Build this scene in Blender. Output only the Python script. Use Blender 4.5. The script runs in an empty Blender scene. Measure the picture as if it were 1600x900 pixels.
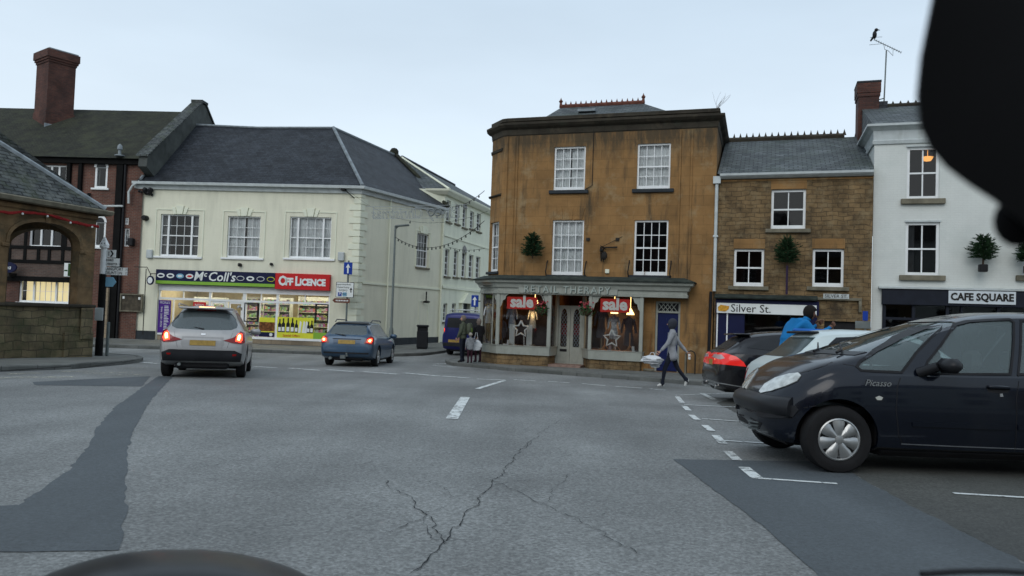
import bpy, bmesh, math, random
from mathutils import Vector, Matrix
from mathutils.bvhtree import BVHTree
from mathutils.geometry import delaunay_2d_cdt, tessellate_polygon
random.seed(7)
PI = math.pi
R = math.radians
SC = bpy.context.scene
COL = SC.collection

# ------------------------------------------------------------------ camera
FPX = 1180.0
PITCH, ROLL, CAMZ = R(1.94), R(2.0), 1.22
cam_d = bpy.data.cameras.new('camera')
cam = bpy.data.objects.new('camera', cam_d)
COL.objects.link(cam)
cam_d.sensor_width = 36.0
cam_d.lens = FPX / 1600 * 36
cam_d.clip_start = 0.05
cam_d.clip_end = 3000
cam_d.dof.use_dof = True
cam_d.dof.focus_distance = 11
cam_d.dof.aperture_fstop = 4.2
CM = Matrix.Translation((0, 0, CAMZ)) @ Matrix.Rotation(PI / 2 + PITCH, 4, 'X') @ Matrix.Rotation(ROLL, 4, 'Z')
cam.matrix_world = CM
SC.camera = cam
# ------------------------------------------------------------------ world and sun
SUN_EL, SUN_AZ = R(38), R(200)      # azimuth measured clockwise from +Y
w = bpy.data.worlds.new('World'); SC.world = w; w.use_nodes = True
nt = w.node_tree; nt.nodes.clear()
out = nt.nodes.new('ShaderNodeOutputWorld'); bg = nt.nodes.new('ShaderNodeBackground')
sky = nt.nodes.new('ShaderNodeTexSky'); sky.sky_type = 'NISHITA'; sky.sun_disc = False
sky.sun_elevation = SUN_EL; sky.sun_rotation = SUN_AZ; sky.dust_density = 3
tc = nt.nodes.new('ShaderNodeTexCoord'); sep = nt.nodes.new('ShaderNodeSeparateXYZ')
nt.links.new(tc.outputs['Generated'], sep.inputs[0])
rmp = nt.nodes.new('ShaderNodeValToRGB')
e = rmp.color_ramp.elements
e[0].position = 0.0; e[0].color = (0.69, 0.785, 0.855, 1)
e[1].position = 0.8; e[1].color = (0.58, 0.69, 0.79, 1)
el = e.new(0.18); el.color = (0.69, 0.785, 0.865, 1)
el = e.new(0.42); el.color = (0.535, 0.65, 0.755, 1)
nt.links.new(sep.outputs['Z'], rmp.inputs[0])
mp = nt.nodes.new('ShaderNodeMapping'); mp.inputs['Scale'].default_value = (1.1, 1.1, 4.0)
nt.links.new(tc.outputs['Generated'], mp.inputs[0])
nz = nt.nodes.new('ShaderNodeTexNoise'); nz.inputs['Scale'].default_value = 1.6; nz.inputs['Detail'].default_value = 5
nt.links.new(mp.outputs[0], nz.inputs['Vector'])
mr = nt.nodes.new('ShaderNodeMapRange')
mr.inputs['From Min'].default_value = .3; mr.inputs['From Max'].default_value = .7
mr.inputs['To Min'].default_value = 6.2; mr.inputs['To Max'].default_value = 7.1
nt.links.new(nz.outputs['Fac'], mr.inputs[0])
vm = nt.nodes.new('ShaderNodeVectorMath'); vm.operation = 'SCALE'
nt.links.new(rmp.outputs[0], vm.inputs[0]); nt.links.new(mr.outputs[0], vm.inputs['Scale'])
mx = nt.nodes.new('ShaderNodeMix'); mx.data_type = 'RGBA'; mx.inputs['Factor'].default_value = 0.88
nt.links.new(sky.outputs[0], mx.inputs['A']); nt.links.new(vm.outputs[0], mx.inputs['B'])
nt.links.new(mx.outputs['Result'], bg.inputs[0]); bg.inputs[1].default_value = 0.12
nt.links.new(bg.outputs[0], out.inputs[0])
sd = bpy.data.lights.new('sun', 'SUN'); sun = bpy.data.objects.new('sun', sd); COL.objects.link(sun)
sd.energy = 0.5; sd.angle = R(40); sd.color = (1, .985, .95)
_d = Vector((math.sin(SUN_AZ) * math.cos(SUN_EL), math.cos(SUN_AZ) * math.cos(SUN_EL), math.sin(SUN_EL)))
sun.rotation_euler = _d.to_track_quat('Z', 'Y').to_euler()
SC.view_settings.view_transform = 'Standard'; SC.view_settings.look = 'None'
SC.view_settings.exposure = 0.58; SC.view_settings.gamma = 1.0
SC.view_settings.use_curve_mapping = False
SC.cycles.max_bounces = 6; SC.cycles.transparent_max_bounces = 12
SC.cycles.caustics_reflective = False; SC.cycles.caustics_refractive = False
SC.cycles.sample_clamp_indirect = 4

# ------------------------------------------------------------------ terrain profile and picking rays
PROF = [(-900, 0.02), (-8, 0.02), (0, 0), (7, -.16), (16, -.40), (22, -.60), (28, -.74), (35, -.78), (41, -.66), (50, -.5), (60, -.42), (900, -.42)]
def _g(y):
    for (a, za), (b, zb) in zip(PROF, PROF[1:]):
        if y <= b: return za + (zb - za) * (y - a) / (b - a)
    return PROF[-1][1]
def g(y):
    return sum(_g(y + k) for k in (-1.6, -.8, 0, .8, 1.6)) / 5
def slope(y): return math.atan2(g(y + 1.2) - g(y - 1.2), 2.4)
def ray(px, py):
    d = CM.to_3x3() @ Vector(((px - 800) / FPX, (450 - py) / FPX, -1))
    return d / d.y                       # one metre of depth (y) per unit
def W(px, py, d):                         # world point seen at that pixel, d metres deep
    return Vector((0, 0, CAMZ)) + ray(px, py) * d
def G(px, py, off=0.0):                   # world point on the ground (plus off)
    r = ray(px, py); lo, hi = .5, 400
    for _ in range(60):
        m = (lo + hi) / 2
        if CAMZ + r.z * m > g(m) + off: lo = m
        else: hi = m
    return Vector((r.x * lo, lo, g(lo) + off))

# ------------------------------------------------------------------ mesh helpers
class MB:
    def __init__(s): s.v = []; s.f = []; s.m = []; s.mi = 0
    def add(s, vs, fs, M=None):
        b = len(s.v)
        for p in vs:
            p = Vector(p); s.v.append(M @ p if M else p)
        for f in fs: s.f.append([b + i for i in f]); s.m.append(s.mi)
        return s
    def poly(s, pts): return s.add(pts, [list(range(len(pts)))])
    def box(s, x0, x1, y0, y1, z0, z1, M=None):
        vs = [(x, y, z) for z in (z0, z1) for y in (y0, y1) for x in (x0, x1)]
        return s.add(vs, [(0, 2, 3, 1), (4, 5, 7, 6), (0, 1, 5, 4), (2, 6, 7, 3), (1, 3, 7, 5), (0, 4, 6, 2)], M)
    def bev(s, x0, x1, y0, y1, z0, z1, b, M=None):
        b = min(b, (x1 - x0) / 2.01, (y1 - y0) / 2.01, (z1 - z0) / 2.01)
        vs = []; 
        X, Y, Z = (x0, x1), (y0, y1), (z0, z1); sg = (1, -1)
        idx = {}
        for i in (0, 1):
            for j in (0, 1):
                for k in (0, 1):
                    for a in range(3):
                        p = [X[i] + sg[i] * b, Y[j] + sg[j] * b, Z[k] + sg[k] * b]
                        p[a] = (X[i], Y[j], Z[k])[a]
                        idx[i, j, k, a] = len(vs); vs.append(p)
        fs = []
        for i in (0, 1):
            fs.append([idx[i, 0, 0, 0], idx[i, 1, 0, 0], idx[i, 1, 1, 0], idx[i, 0, 1, 0]][::(-1 if i == 0 else 1)])
            fs.append([idx[0, i, 0, 1], idx[1, i, 0, 1], idx[1, i, 1, 1], idx[0, i, 1, 1]][::(1 if i == 0 else -1)])
            fs.append([idx[0, 0, i, 2], idx[1, 0, i, 2], idx[1, 1, i, 2], idx[0, 1, i, 2]][::(-1 if i == 0 else 1)])
        for i in (0, 1):
            for j in (0, 1):
                fs.append([idx[i, j, 0, 0], idx[i, j, 1, 0], idx[i, j, 1, 1], idx[i, j, 0, 1]])
                fs.append([idx[i, 0, j, 0], idx[i, 1, j, 0], idx[i, 1, j, 2], idx[i, 0, j, 2]])
                fs.append([idx[0, i, j, 1], idx[1, i, j, 1], idx[1, i, j, 2], idx[0, i, j, 2]])
                for k in (0, 1): fs.append([idx[i, j, k, 0], idx[i, j, k, 1], idx[i, j, k, 2]])
        return s.add(vs, fs, M)
    def prism(s, pts, h, M=None):            # polygon in xy, extruded to z=h
        n = len(pts)
        vs = [(p[0], p[1], 0) for p in pts] + [(p[0], p[1], h) for p in pts]
        fs = [list(range(n))[::-1], list(range(n, 2 * n))] + [(i, (i + 1) % n, n + (i + 1) % n, n + i) for i in range(n)]
        return s.add(vs, fs, M)
    def plate(s, pts, y0, y1, M=None):       # polygon in xz, between y0 (front) and y1
        n = len(pts)
        vs = [(p[0], y0, p[1]) for p in pts] + [(p[0], y1, p[1]) for p in pts]
        fs = [list(range(n)), list(range(n, 2 * n))[::-1]] + [(i, n + i, n + (i + 1) % n, (i + 1) % n) for i in range(n)]
        return s.add(vs, fs, M)
    def tube(s, pts, r, n=6, cap=True):
        pts = [Vector(p) for p in pts]; rs = r if isinstance(r, (list, tuple)) else [r] * len(pts)
        b = len(s.v); prev = None
        for i, p in enumerate(pts):
            t = (pts[min(i + 1, len(pts) - 1)] - pts[max(i - 1, 0)]).normalized()
            if prev is None:
                a = t.orthogonal().normalized()
            else:
                a = (prev - t * prev.dot(t)); a = a.normalized() if a.length > 1e-6 else t.orthogonal().normalized()
            prev = a; c = t.cross(a)
            for k in range(n):
                an = 2 * PI * k / n
                s.v.append(p + (a * math.cos(an) + c * math.sin(an)) * rs[i])
        for i in range(len(pts) - 1):
            for k in range(n):
                s.f.append([b + i * n + k, b + i * n + (k + 1) % n, b + (i + 1) * n + (k + 1) % n, b + (i + 1) * n + k]); s.m.append(s.mi)
        if cap:
            s.f.append([b + k for k in range(n)][::-1]); s.m.append(s.mi)
            s.f.append([b + (len(pts) - 1) * n + k for k in range(n)]); s.m.append(s.mi)
        return s
    def lathe(s, prof, n=16, M=None):        # prof (r,z) about z
        vs = []; fs = []
        for r, z in prof:
            for k in range(n): vs.append((r * math.cos(2 * PI * k / n), r * math.sin(2 * PI * k / n), z))
        for i in range(len(prof) - 1):
            for k in range(n): fs.append((i * n + k, i * n + (k + 1) % n, (i + 1) * n + (k + 1) % n, (i + 1) * n + k))
        if prof[0][0] > 1e-4: fs.append(tuple(range(n))[::-1])
        if prof[-1][0] > 1e-4: fs.append(tuple((len(prof) - 1) * n + k for k in range(n)))
        return s.add(vs, fs, M)
    def ball(s, c, r, n=10, m=6, sc=(1, 1, 1)):
        pr = [(max(1e-5, math.sin(PI * i / m)) , -math.cos(PI * i / m)) for i in range(m + 1)]
        M = Matrix.Translation(c) @ Matrix.Diagonal((r * sc[0], r * sc[1], r * sc[2], 1))
        return s.lathe(pr, n, M)
    def sweep(s, path, prof, caps=True):     # path (x,y) left to right, prof (out,z); out = away from the building
        P = [Vector(p) for p in path]; n = len(P); k = len(prof); rings = []
        for i in range(n):
            d1 = (P[i] - P[i - 1]).normalized() if i > 0 else (P[1] - P[0]).normalized()
            d2 = (P[i + 1] - P[i]).normalized() if i < n - 1 else d1
            n1 = Vector((d1.y, -d1.x)); n2 = Vector((d2.y, -d2.x))
            m = (n1 + n2) / max(.3, 1 + n1.dot(n2))
            rings.append([(P[i].x + m.x * o, P[i].y + m.y * o, z) for o, z in prof])
        vs = [p for r_ in rings for p in r_]; fs = []
        for i in range(n - 1):
            for j in range(k - 1):
                fs.append((i * k + j, (i + 1) * k + j, (i + 1) * k + j + 1, i * k + j + 1))
        if caps: fs += [tuple(range(k)), tuple((n - 1) * k + j for j in range(k))[::-1]]
        return s.add(vs, fs)
    def build(s, name, mats, parent=None, smooth=None, bevel=0, uv=True):
        me = bpy.data.meshes.new(name); me.from_pydata([tuple(p) for p in s.v], [], s.f)
        if not isinstance(mats, (list, tuple)): mats = [mats]
        for m in mats: me.materials.append(m)
        me.polygons.foreach_set('material_index', s.m)
        if uv: auto_uv(me)
        if smooth is not None: smooth_angle(me, smooth)
        o = bpy.data.objects.new(name, me); COL.objects.link(o)
        if parent: o.parent = parent
        if bevel:
            md = o.modifiers.new('bevel', 'BEVEL'); md.width = bevel; md.segments = 2; md.limit_method = 'ANGLE'
        return o

def split_build(mb, name, mats, parent=None, **kw):
    par = list(range(len(mb.v)))
    def find(i):
        while par[i] != i: par[i] = par[par[i]]; i = par[i]
        return i
    for f in mb.f:
        for q in f[1:]: par[find(q)] = find(f[0])
    grp = {}
    for k, f in enumerate(mb.f): grp.setdefault(find(f[0]), []).append(k)
    out = []
    for ks in grp.values():
        m = MB(); idx = {}
        for k in ks:
            ff = []
            for q in mb.f[k]:
                if q not in idx: idx[q] = len(m.v); m.v.append(mb.v[q])
                ff.append(idx[q])
            m.f.append(ff); m.m.append(mb.m[k])
        out.append(m.build(name, mats, parent, **kw))
    return out[0]
def auto_uv(me):
    l = me.uv_layers.new(name='UVMap'); up = Vector((0, 0, 1))
    co = [v.co for v in me.vertices]
    for p in me.polygons:
        nrm = p.normal
        t = up.cross(nrm)
        t = t.normalized() if t.length > .05 else Vector((1, 0, 0))
        v = nrm.cross(t)
        for li in p.loop_indices:
            c = co[me.loops[li].vertex_index]
            l.data[li].uv = (c.dot(t), c.dot(v))

def smooth_angle(me, ang):
    bm = bmesh.new(); bm.from_mesh(me)
    bmesh.ops.recalc_face_normals(bm, faces=bm.faces)
    for f in bm.faces: f.smooth = True
    for e_ in bm.edges:
        e_.smooth = not (len(e_.link_faces) != 2 or e_.calc_face_angle(0) > R(ang))
    bm.to_mesh(me); bm.free()

def thing(name, label, cat, loc=(0, 0, 0), rz=0, group=None, rx=0):
    o = bpy.data.objects.new(name, None); COL.objects.link(o)
    o.location = loc; o.rotation_euler = (rx, 0, rz); o.empty_display_size = .2
    return tag(o, label, cat, group)
def tag(o, label, cat, group=None):
    o['label'] = label; o['category'] = cat
    if group: o['group'] = group
    return o
def struct(name, mb, m, kind='structure', smooth=None):
    o = mb.build(name, m, smooth=smooth); o['kind'] = kind; return o
def textmesh(body, size, mat, parent=None, M=Matrix(), ext=.01, name='lettering', align='CENTER', sx=1.0, off=0.0, shear=0, spacing=1.0, mirror=False):
    c = bpy.data.curves.new(name, 'FONT'); c.body = body; c.size = size; c.extrude = ext; c.align_x = align; c.align_y = 'CENTER'
    c.offset = off; c.shear = shear; c.space_character = spacing; c.resolution_u = 2
    t = bpy.data.objects.new(name, c); COL.objects.link(t)
    bpy.context.view_layer.update()
    me = bpy.data.meshes.new_from_object(t.evaluated_get(bpy.context.evaluated_depsgraph_get()))
    bpy.data.objects.remove(t)
    # text lies in xy; stand it up to face -y
    S = Matrix.Diagonal((sx * (-1 if mirror else 1), 1, 1, 1))
    me.transform(M @ Matrix.Rotation(PI / 2, 4, 'X') @ S)
    me.name = name
    me.materials.clear(); me.materials.append(mat); auto_uv(me)
    o = bpy.data.objects.new(name, me); COL.objects.link(o)
    if parent: o.parent = parent
    return o
def T(x, y, z): return Matrix.Translation((x, y, z))
def RZ(a): return Matrix.Rotation(a, 4, 'Z')
def RX(a): return Matrix.Rotation(a, 4, 'X')
def RY(a): return Matrix.Rotation(a, 4, 'Y')
def copytree(o, parent=None):
    c = o.copy(); COL.objects.link(c)
    if parent: c.parent = parent
    for ch in list(o.children): copytree(ch, c)
    return c

# ------------------------------------------------------------------ materials
def srgb(r, g_, b):
    f = lambda c: (c / 255 / 12.92) if c / 255 <= .04045 else ((c / 255 + .055) / 1.055) ** 2.4
    return (f(r), f(g_), f(b))
def base(name):
    m = bpy.data.materials.new(name); m.use_nodes = True; n = m.node_tree
    return m, n, n.nodes['Principled BSDF']
def pm(name, col, rough=.6, metal=0, var=.12, scale=4, bump=0, bscale=60, coat=0, emit=None, es=0, spec=.2, dirt=None, dirtamt=.5, coord='Object'):
    m, n, p = base(name); L = n.links.new; N = n.nodes.new
    p.inputs['Roughness'].default_value = rough; p.inputs['Metallic'].default_value = metal
    p.inputs['Specular IOR Level'].default_value = spec
    if coat: p.inputs['Coat Weight'].default_value = coat; p.inputs['Coat Roughness'].default_value = .06
    tc = N('ShaderNodeTexCoord')
    no = N('ShaderNodeTexNoise'); no.inputs['Scale'].default_value = scale; no.inputs['Detail'].default_value = 6
    L(tc.outputs[coord], no.inputs['Vector'])
    r = N('ShaderNodeValToRGB'); r.color_ramp.elements[0].position = .3; r.color_ramp.elements[1].position = .7
    r.color_ramp.elements[0].color = tuple(c * (1 - var) for c in col) + (1,)
    r.color_ramp.elements[1].color = tuple(min(1, c * (1 + var)) for c in col) + (1,)
    L(no.outputs['Fac'], r.inputs[0]); c_out = r.outputs[0]
    if dirt:
        n2 = N('ShaderNodeTexNoise'); n2.inputs['Scale'].default_value = scale * .45; n2.inputs['Detail'].default_value = 8
        n2.inputs['Roughness'].default_value = .65
        mpg = N('ShaderNodeMapping'); mpg.inputs['Scale'].default_value = (2.6, 2.6, .7); mpg.inputs['Location'].default_value = (3, 7, 1)
        L(tc.outputs[coord], mpg.inputs[0]); L(mpg.outputs[0], n2.inputs['Vector'])
        r2 = N('ShaderNodeValToRGB'); r2.color_ramp.elements[0].position = .5; r2.color_ramp.elements[1].position = .75
        r2.color_ramp.elements[0].color = (0, 0, 0, 1); r2.color_ramp.elements[1].color = (dirtamt,) * 3 + (1,)
        L(n2.outputs['Fac'], r2.inputs[0])
        mx = N('ShaderNodeMix'); mx.data_type = 'RGBA'; L(r2.outputs[0], mx.inputs['Factor']); L(c_out, mx.inputs['A'])
        mx.inputs['B'].default_value = tuple(dirt) + (1,); c_out = mx.outputs['Result']
    L(c_out, p.inputs['Base Color'])
    if bump:
        nb = N('ShaderNodeTexNoise'); nb.inputs['Scale'].default_value = bscale; nb.inputs['Detail'].default_value = 3
        L(tc.outputs[coord], nb.inputs['Vector'])
        b = N('ShaderNodeBump'); b.inputs['Strength'].default_value = bump; b.inputs['Distance'].default_value = .02
        L(nb.outputs['Fac'], b.inputs['Height']); L(b.outputs[0], p.inputs['Normal'])
    if emit:
        p.inputs['Emission Color'].default_value = tuple(emit) + (1,); p.inputs['Emission Strength'].default_value = es
    return m
def brick(name, c1, c2, mortar, bw, bh, ms=.012, rough=.85, bump=.5, distort=.0, dscale=2, stain=None, stamt=.7, sscale=.5, var=.25, vscale=1.3, off=.5, streak=False, squash=1.0, moss=None, smooth_=.2, spec=.3, lo=.48, hi=.72, runs=None):
    m, n, p = base(name); L = n.links.new; N = n.nodes.new
    uv = N('ShaderNodeUVMap'); uv.uv_map = 'UVMap'; v = uv.outputs[0]
    tc = N('ShaderNodeTexCoord')
    if distort:
        dn = N('ShaderNodeTexNoise'); dn.inputs['Scale'].default_value = dscale; dn.inputs['Detail'].default_value = 2
        L(v, dn.inputs['Vector'])
        sb = N('ShaderNodeVectorMath'); sb.operation = 'SUBTRACT'; sb.inputs[1].default_value = (.5, .5, .5); L(dn.outputs['Color'], sb.inputs[0])
        sc_ = N('ShaderNodeVectorMath'); sc_.operation = 'SCALE'; sc_.inputs['Scale'].default_value = distort; L(sb.outputs[0], sc_.inputs[0])
        ad = N('ShaderNodeVectorMath'); L(v, ad.inputs[0]); L(sc_.outputs[0], ad.inputs[1]); v = ad.outputs[0]
    b = N('ShaderNodeTexBrick'); b.inputs['Scale'].default_value = 1; b.inputs['Brick Width'].default_value = bw; b.inputs['Row Height'].default_value = bh
    b.inputs['Mortar Size'].default_value = ms; b.inputs['Mortar Smooth'].default_value = smooth_; b.offset = off; b.squash = squash
    b.inputs['Color1'].default_value = tuple(c1) + (1,); b.inputs['Color2'].default_value = tuple(c2) + (1,); b.inputs['Mortar'].default_value = tuple(mortar) + (1,)
    L(v, b.inputs['Vector']); c = b.outputs['Color']
    # large soft variation
    n1 = N('ShaderNodeTexNoise'); n1.inputs['Scale'].default_value = vscale; n1.inputs['Detail'].default_value = 8; n1.inputs['Roughness'].default_value = .6; L(tc.outputs['Object'], n1.inputs['Vector'])
    mr = N('ShaderNodeMapRange'); mr.inputs['From Min'].default_value = .3; mr.inputs['From Max'].default_value = .7
    mr.inputs['To Min'].default_value = 1 - var; mr.inputs['To Max'].default_value = 1 + var; L(n1.outputs['Fac'], mr.inputs[0])
    vs = N('ShaderNodeVectorMath'); vs.operation = 'SCALE'; L(c, vs.inputs[0]); L(mr.outputs[0], vs.inputs['Scale']); c = vs.outputs[0]
    for k, (sc, am) in enumerate(((stain, stamt), (moss, .8))):
        if not sc: continue
        mpg = N('ShaderNodeMapping'); mpg.inputs['Scale'].default_value = (3.2, 3.2, .45) if (streak and k == 0) else (1, 1, 1)
        mpg.inputs['Location'].default_value = (5 * k + 2, 1, 3); L(tc.outputs['Object'], mpg.inputs[0])
        n2 = N('ShaderNodeTexNoise'); n2.inputs['Scale'].default_value = sscale * (1 if k == 0 else 2.2); n2.inputs['Detail'].default_value = 9; n2.inputs['Roughness'].default_value = .68
        L(mpg.outputs[0], n2.inputs['Vector'])
        m2 = N('ShaderNodeMapRange'); m2.inputs['From Min'].default_value = lo; m2.inputs['From Max'].default_value = hi; m2.inputs['To Max'].default_value = am
        L(n2.outputs['Fac'], m2.inputs[0])
        mx = N('ShaderNodeMix'); mx.data_type = 'RGBA'; L(m2.outputs[0], mx.inputs['Factor']); L(c, mx.inputs['A']); mx.inputs['B'].default_value = tuple(sc) + (1,)
        c = mx.outputs['Result']
    if runs:                                  # rainwater run-off stains hanging from the cornice at height runs
        sz = N('ShaderNodeSeparateXYZ'); L(tc.outputs['Object'], sz.inputs[0])
        mz = N('ShaderNodeMapRange'); mz.inputs['From Min'].default_value = runs - 1.9; mz.inputs['From Max'].default_value = runs; L(sz.outputs['Z'], mz.inputs[0])
        mg = N('ShaderNodeMapping'); mg.inputs['Scale'].default_value = (2.4, 2.4, .5); L(tc.outputs['Object'], mg.inputs[0])
        n3 = N('ShaderNodeTexNoise'); n3.inputs['Scale'].default_value = 1.3; n3.inputs['Detail'].default_value = 9; n3.inputs['Roughness'].default_value = .7; L(mg.outputs[0], n3.inputs['Vector'])
        m3 = N('ShaderNodeMath'); m3.operation = 'MULTIPLY'; L(mz.outputs[0], m3.inputs[0]); L(n3.outputs['Fac'], m3.inputs[1])
        m4 = N('ShaderNodeMapRange'); m4.inputs['From Min'].default_value = .30; m4.inputs['From Max'].default_value = .55; m4.inputs['To Max'].default_value = .85; L(m3.outputs[0], m4.inputs[0])
        mx = N('ShaderNodeMix'); mx.data_type = 'RGBA'; L(m4.outputs[0], mx.inputs['Factor']); L(c, mx.inputs['A']); mx.inputs['B'].default_value = (.05, .042, .028, 1); c = mx.outputs['Result']
    L(c, p.inputs['Base Color']); p.inputs['Roughness'].default_value = rough; p.inputs['Specular IOR Level'].default_value = spec
    fine = N('ShaderNodeTexNoise'); fine.inputs['Scale'].default_value = 22; fine.inputs['Detail'].default_value = 5; L(tc.outputs['Object'], fine.inputs['Vector'])
    ma = N('ShaderNodeMath'); ma.operation = 'MULTIPLY_ADD'; ma.inputs[1].default_value = -1.2; L(b.outputs['Fac'], ma.inputs[0]); L(fine.outputs['Fac'], ma.inputs[2])
    bp = N('ShaderNodeBump'); bp.inputs['Strength'].default_value = bump; bp.inputs['Distance'].default_value = .02; L(ma.outputs[0], bp.inputs['Height']); L(bp.outputs[0], p.inputs['Normal'])
    return m
def glassmat(name, tint=(.75, .8, .8), ior=1.5, rough=.02, refl=1.0, thrulight=0, thrulightcol=(.4, .45, .45)):
    m, n, p = base(name); n.nodes.remove(p); L = n.links.new; N = n.nodes.new
    o = n.nodes['Material Output']
    tr = N('ShaderNodeBsdfTransparent'); tr.inputs[0].default_value = tuple(tint) + (1,)
    gl = N('ShaderNodeBsdfGlossy'); gl.inputs['Roughness'].default_value = rough
    fr = N('ShaderNodeFresnel'); fr.inputs[0].default_value = ior
    mu = N('ShaderNodeMath'); mu.operation = 'MULTIPLY'; mu.inputs[1].default_value = refl; mu.use_clamp = True
    L(fr.outputs[0], mu.inputs[0])
    a = tr.outputs[0]
    if thrulight:  # diffuse colour mixed in imitates daylight seen through the glass
        df = N('ShaderNodeBsdfDiffuse'); df.inputs[0].default_value = tuple(thrulightcol) + (1,)
        ms = N('ShaderNodeMixShader'); ms.inputs[0].default_value = thrulight; L(a, ms.inputs[1]); L(df.outputs[0], ms.inputs[2]); a = ms.outputs[0]
    mx = N('ShaderNodeMixShader'); L(mu.outputs[0], mx.inputs[0]); L(a, mx.inputs[1]); L(gl.outputs[0], mx.inputs[2])
    L(mx.outputs[0], o.inputs[0]); return m
def asphalt(name, col, rough=.75, agg=.35, mottle=.14, rs=.0):
    m, n, p = base(name); L = n.links.new; N = n.nodes.new
    tc = N('ShaderNodeTexCoord')
    a = N('ShaderNodeTexVoronoi'); a.inputs['Scale'].default_value = 55; L(tc.outputs['Object'], a.inputs['Vector'])
    c1 = N('ShaderNodeTexNoise'); c1.inputs['Scale'].default_value = 42; c1.inputs['Detail'].default_value = 8; c1.inputs['Roughness'].default_value = .75; L(tc.outputs['Object'], c1.inputs['Vector'])
    c2 = N('ShaderNodeTexNoise'); c2.inputs['Scale'].default_value = .35; c2.inputs['Detail'].default_value = 9; c2.inputs['Roughness'].default_value = .62; L(tc.outputs['Object'], c2.inputs['Vector'])
    def rng(o, lo, hi, a0=.3, a1=.7):
        r = N('ShaderNodeMapRange'); r.inputs['From Min'].default_value = a0; r.inputs['From Max'].default_value = a1; r.inputs['To Min'].default_value = lo; r.inputs['To Max'].default_value = hi; L(o, r.inputs[0]); return r.outputs[0]
    def mul(x, y):
        q = N('ShaderNodeMath'); q.operation = 'MULTIPLY'; L(x, q.inputs[0]); L(y, q.inputs[1]); return q.outputs[0]
    sx = N('ShaderNodeSeparateColor'); L(a.outputs['Color'], sx.inputs[0])
    f = mul(mul(rng(c1.outputs['Fac'], 1 - agg, 1 + agg), rng(c2.outputs['Fac'], 1 - mottle, 1 + mottle)), rng(sx.outputs[0], 1 - agg * .5, 1 + agg * .6, 0, 1))
    # wheel tracks / long stains
    mpg = N('ShaderNodeMapping'); mpg.inputs['Scale'].default_value = (1.3, .12, 1); mpg.inputs['Rotation'].default_value = (0, 0, .35); L(tc.outputs['Object'], mpg.inputs[0])
    c3 = N('ShaderNodeTexNoise'); c3.inputs['Scale'].default_value = .8; c3.inputs['Detail'].default_value = 5; L(mpg.outputs[0], c3.inputs['Vector'])
    f = mul(f, rng(c3.outputs['Fac'], .84, 1.12))
    vs = N('ShaderNodeVectorMath'); vs.operation = 'SCALE'; vs.inputs[0].default_value = col; L(f, vs.inputs['Scale']); L(vs.outputs[0], p.inputs['Base Color'])
    L(rng(c2.outputs['Fac'], rough - .1, rough + .1), p.inputs['Roughness']); p.inputs['Specular IOR Level'].default_value = .4
    b = N('ShaderNodeBump'); b.inputs['Strength'].default_value = .45; b.inputs['Distance'].default_value = .012; L(c1.outputs['Fac'], b.inputs['Height']); L(b.outputs[0], p.inputs['Normal'])
    return m
def paintmark(name, col, wear=.5):
    m, n, p = base(name); L = n.links.new; N = n.nodes.new
    tc = N('ShaderNodeTexCoord'); no = N('ShaderNodeTexNoise'); no.inputs['Scale'].default_value = 9; no.inputs['Detail'].default_value = 10; no.inputs['Roughness'].default_value = .75
    L(tc.outputs['Object'], no.inputs['Vector'])
    r = N('ShaderNodeMapRange'); r.inputs['From Min'].default_value = wear - .05; r.inputs['From Max'].default_value = wear + .05; L(no.outputs['Fac'], r.inputs[0])
    p.inputs['Base Color'].default_value = tuple(col) + (1,); p.inputs['Roughness'].default_value = .7
    tr = N('ShaderNodeBsdfTransparent'); mx = N('ShaderNodeMixShader')
    L(r.outputs[0], mx.inputs[0]); L(p.outputs[0], mx.inputs[1]); L(tr.outputs[0], mx.inputs[2]); L(mx.outputs[0], n.nodes['Material Output'].inputs[0])
    return m
def goodsmat(name, bw, bh, sat=1.2, dark=.6, emit=0):
    m, n, p = base(name); L = n.links.new; N = n.nodes.new
    uv = N('ShaderNodeUVMap'); uv.uv_map = 'UVMap'
    mpg = N('ShaderNodeMapping'); mpg.inputs['Scale'].default_value = (1 / bw, 1 / bh, 1); L(uv.outputs[0], mpg.inputs[0])
    fl = N('ShaderNodeVectorMath'); fl.operation = 'FLOOR'; L(mpg.outputs[0], fl.inputs[0])
    wn = N('ShaderNodeTexWhiteNoise'); wn.noise_dimensions = '2D'; L(fl.outputs[0], wn.inputs['Vector'])
    hs = N('ShaderNodeHueSaturation'); hs.inputs['Saturation'].default_value = sat; hs.inputs['Value'].default_value = dark; L(wn.outputs['Color'], hs.inputs['Color'])
    L(hs.outputs[0], p.inputs['Base Color'])
    return m

M = {}
def mm(k, *a, **kw): M[k] = pm(k, *a, **kw)
M['asphalt'] = asphalt('asphalt', (.176, .183, .180), agg=.5, mottle=.34)
M['asphalt_dark'] = asphalt('asphalt_dark', (.074, .086, .094), agg=.24, mottle=.2)
M['asphalt_bay'] = asphalt('asphalt_bay', (.066, .068, .062), agg=.4, mottle=.35)
M['crack'] = pm('crack', (.018, .02, .022), .9)
M['mark'] = paintmark('white_marking', (.62, .65, .64), .56)
M['markold'] = paintmark('worn_marking', (.45, .44, .36), .47)
M['paving'] = brick('paving', (.16, .165, .155), (.125, .13, .125), (.07, .075, .07), .62, .45, .008, bump=.3, var=.25, stain=(.07, .08, .06), stamt=.5, sscale=.7)
M['kerb'] = brick('kerbstone', (.15, .155, .145), (.11, .115, .11), (.05, .05, .05), .9, .6, .01, bump=.4, var=.3, stain=(.05, .055, .045))
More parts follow.
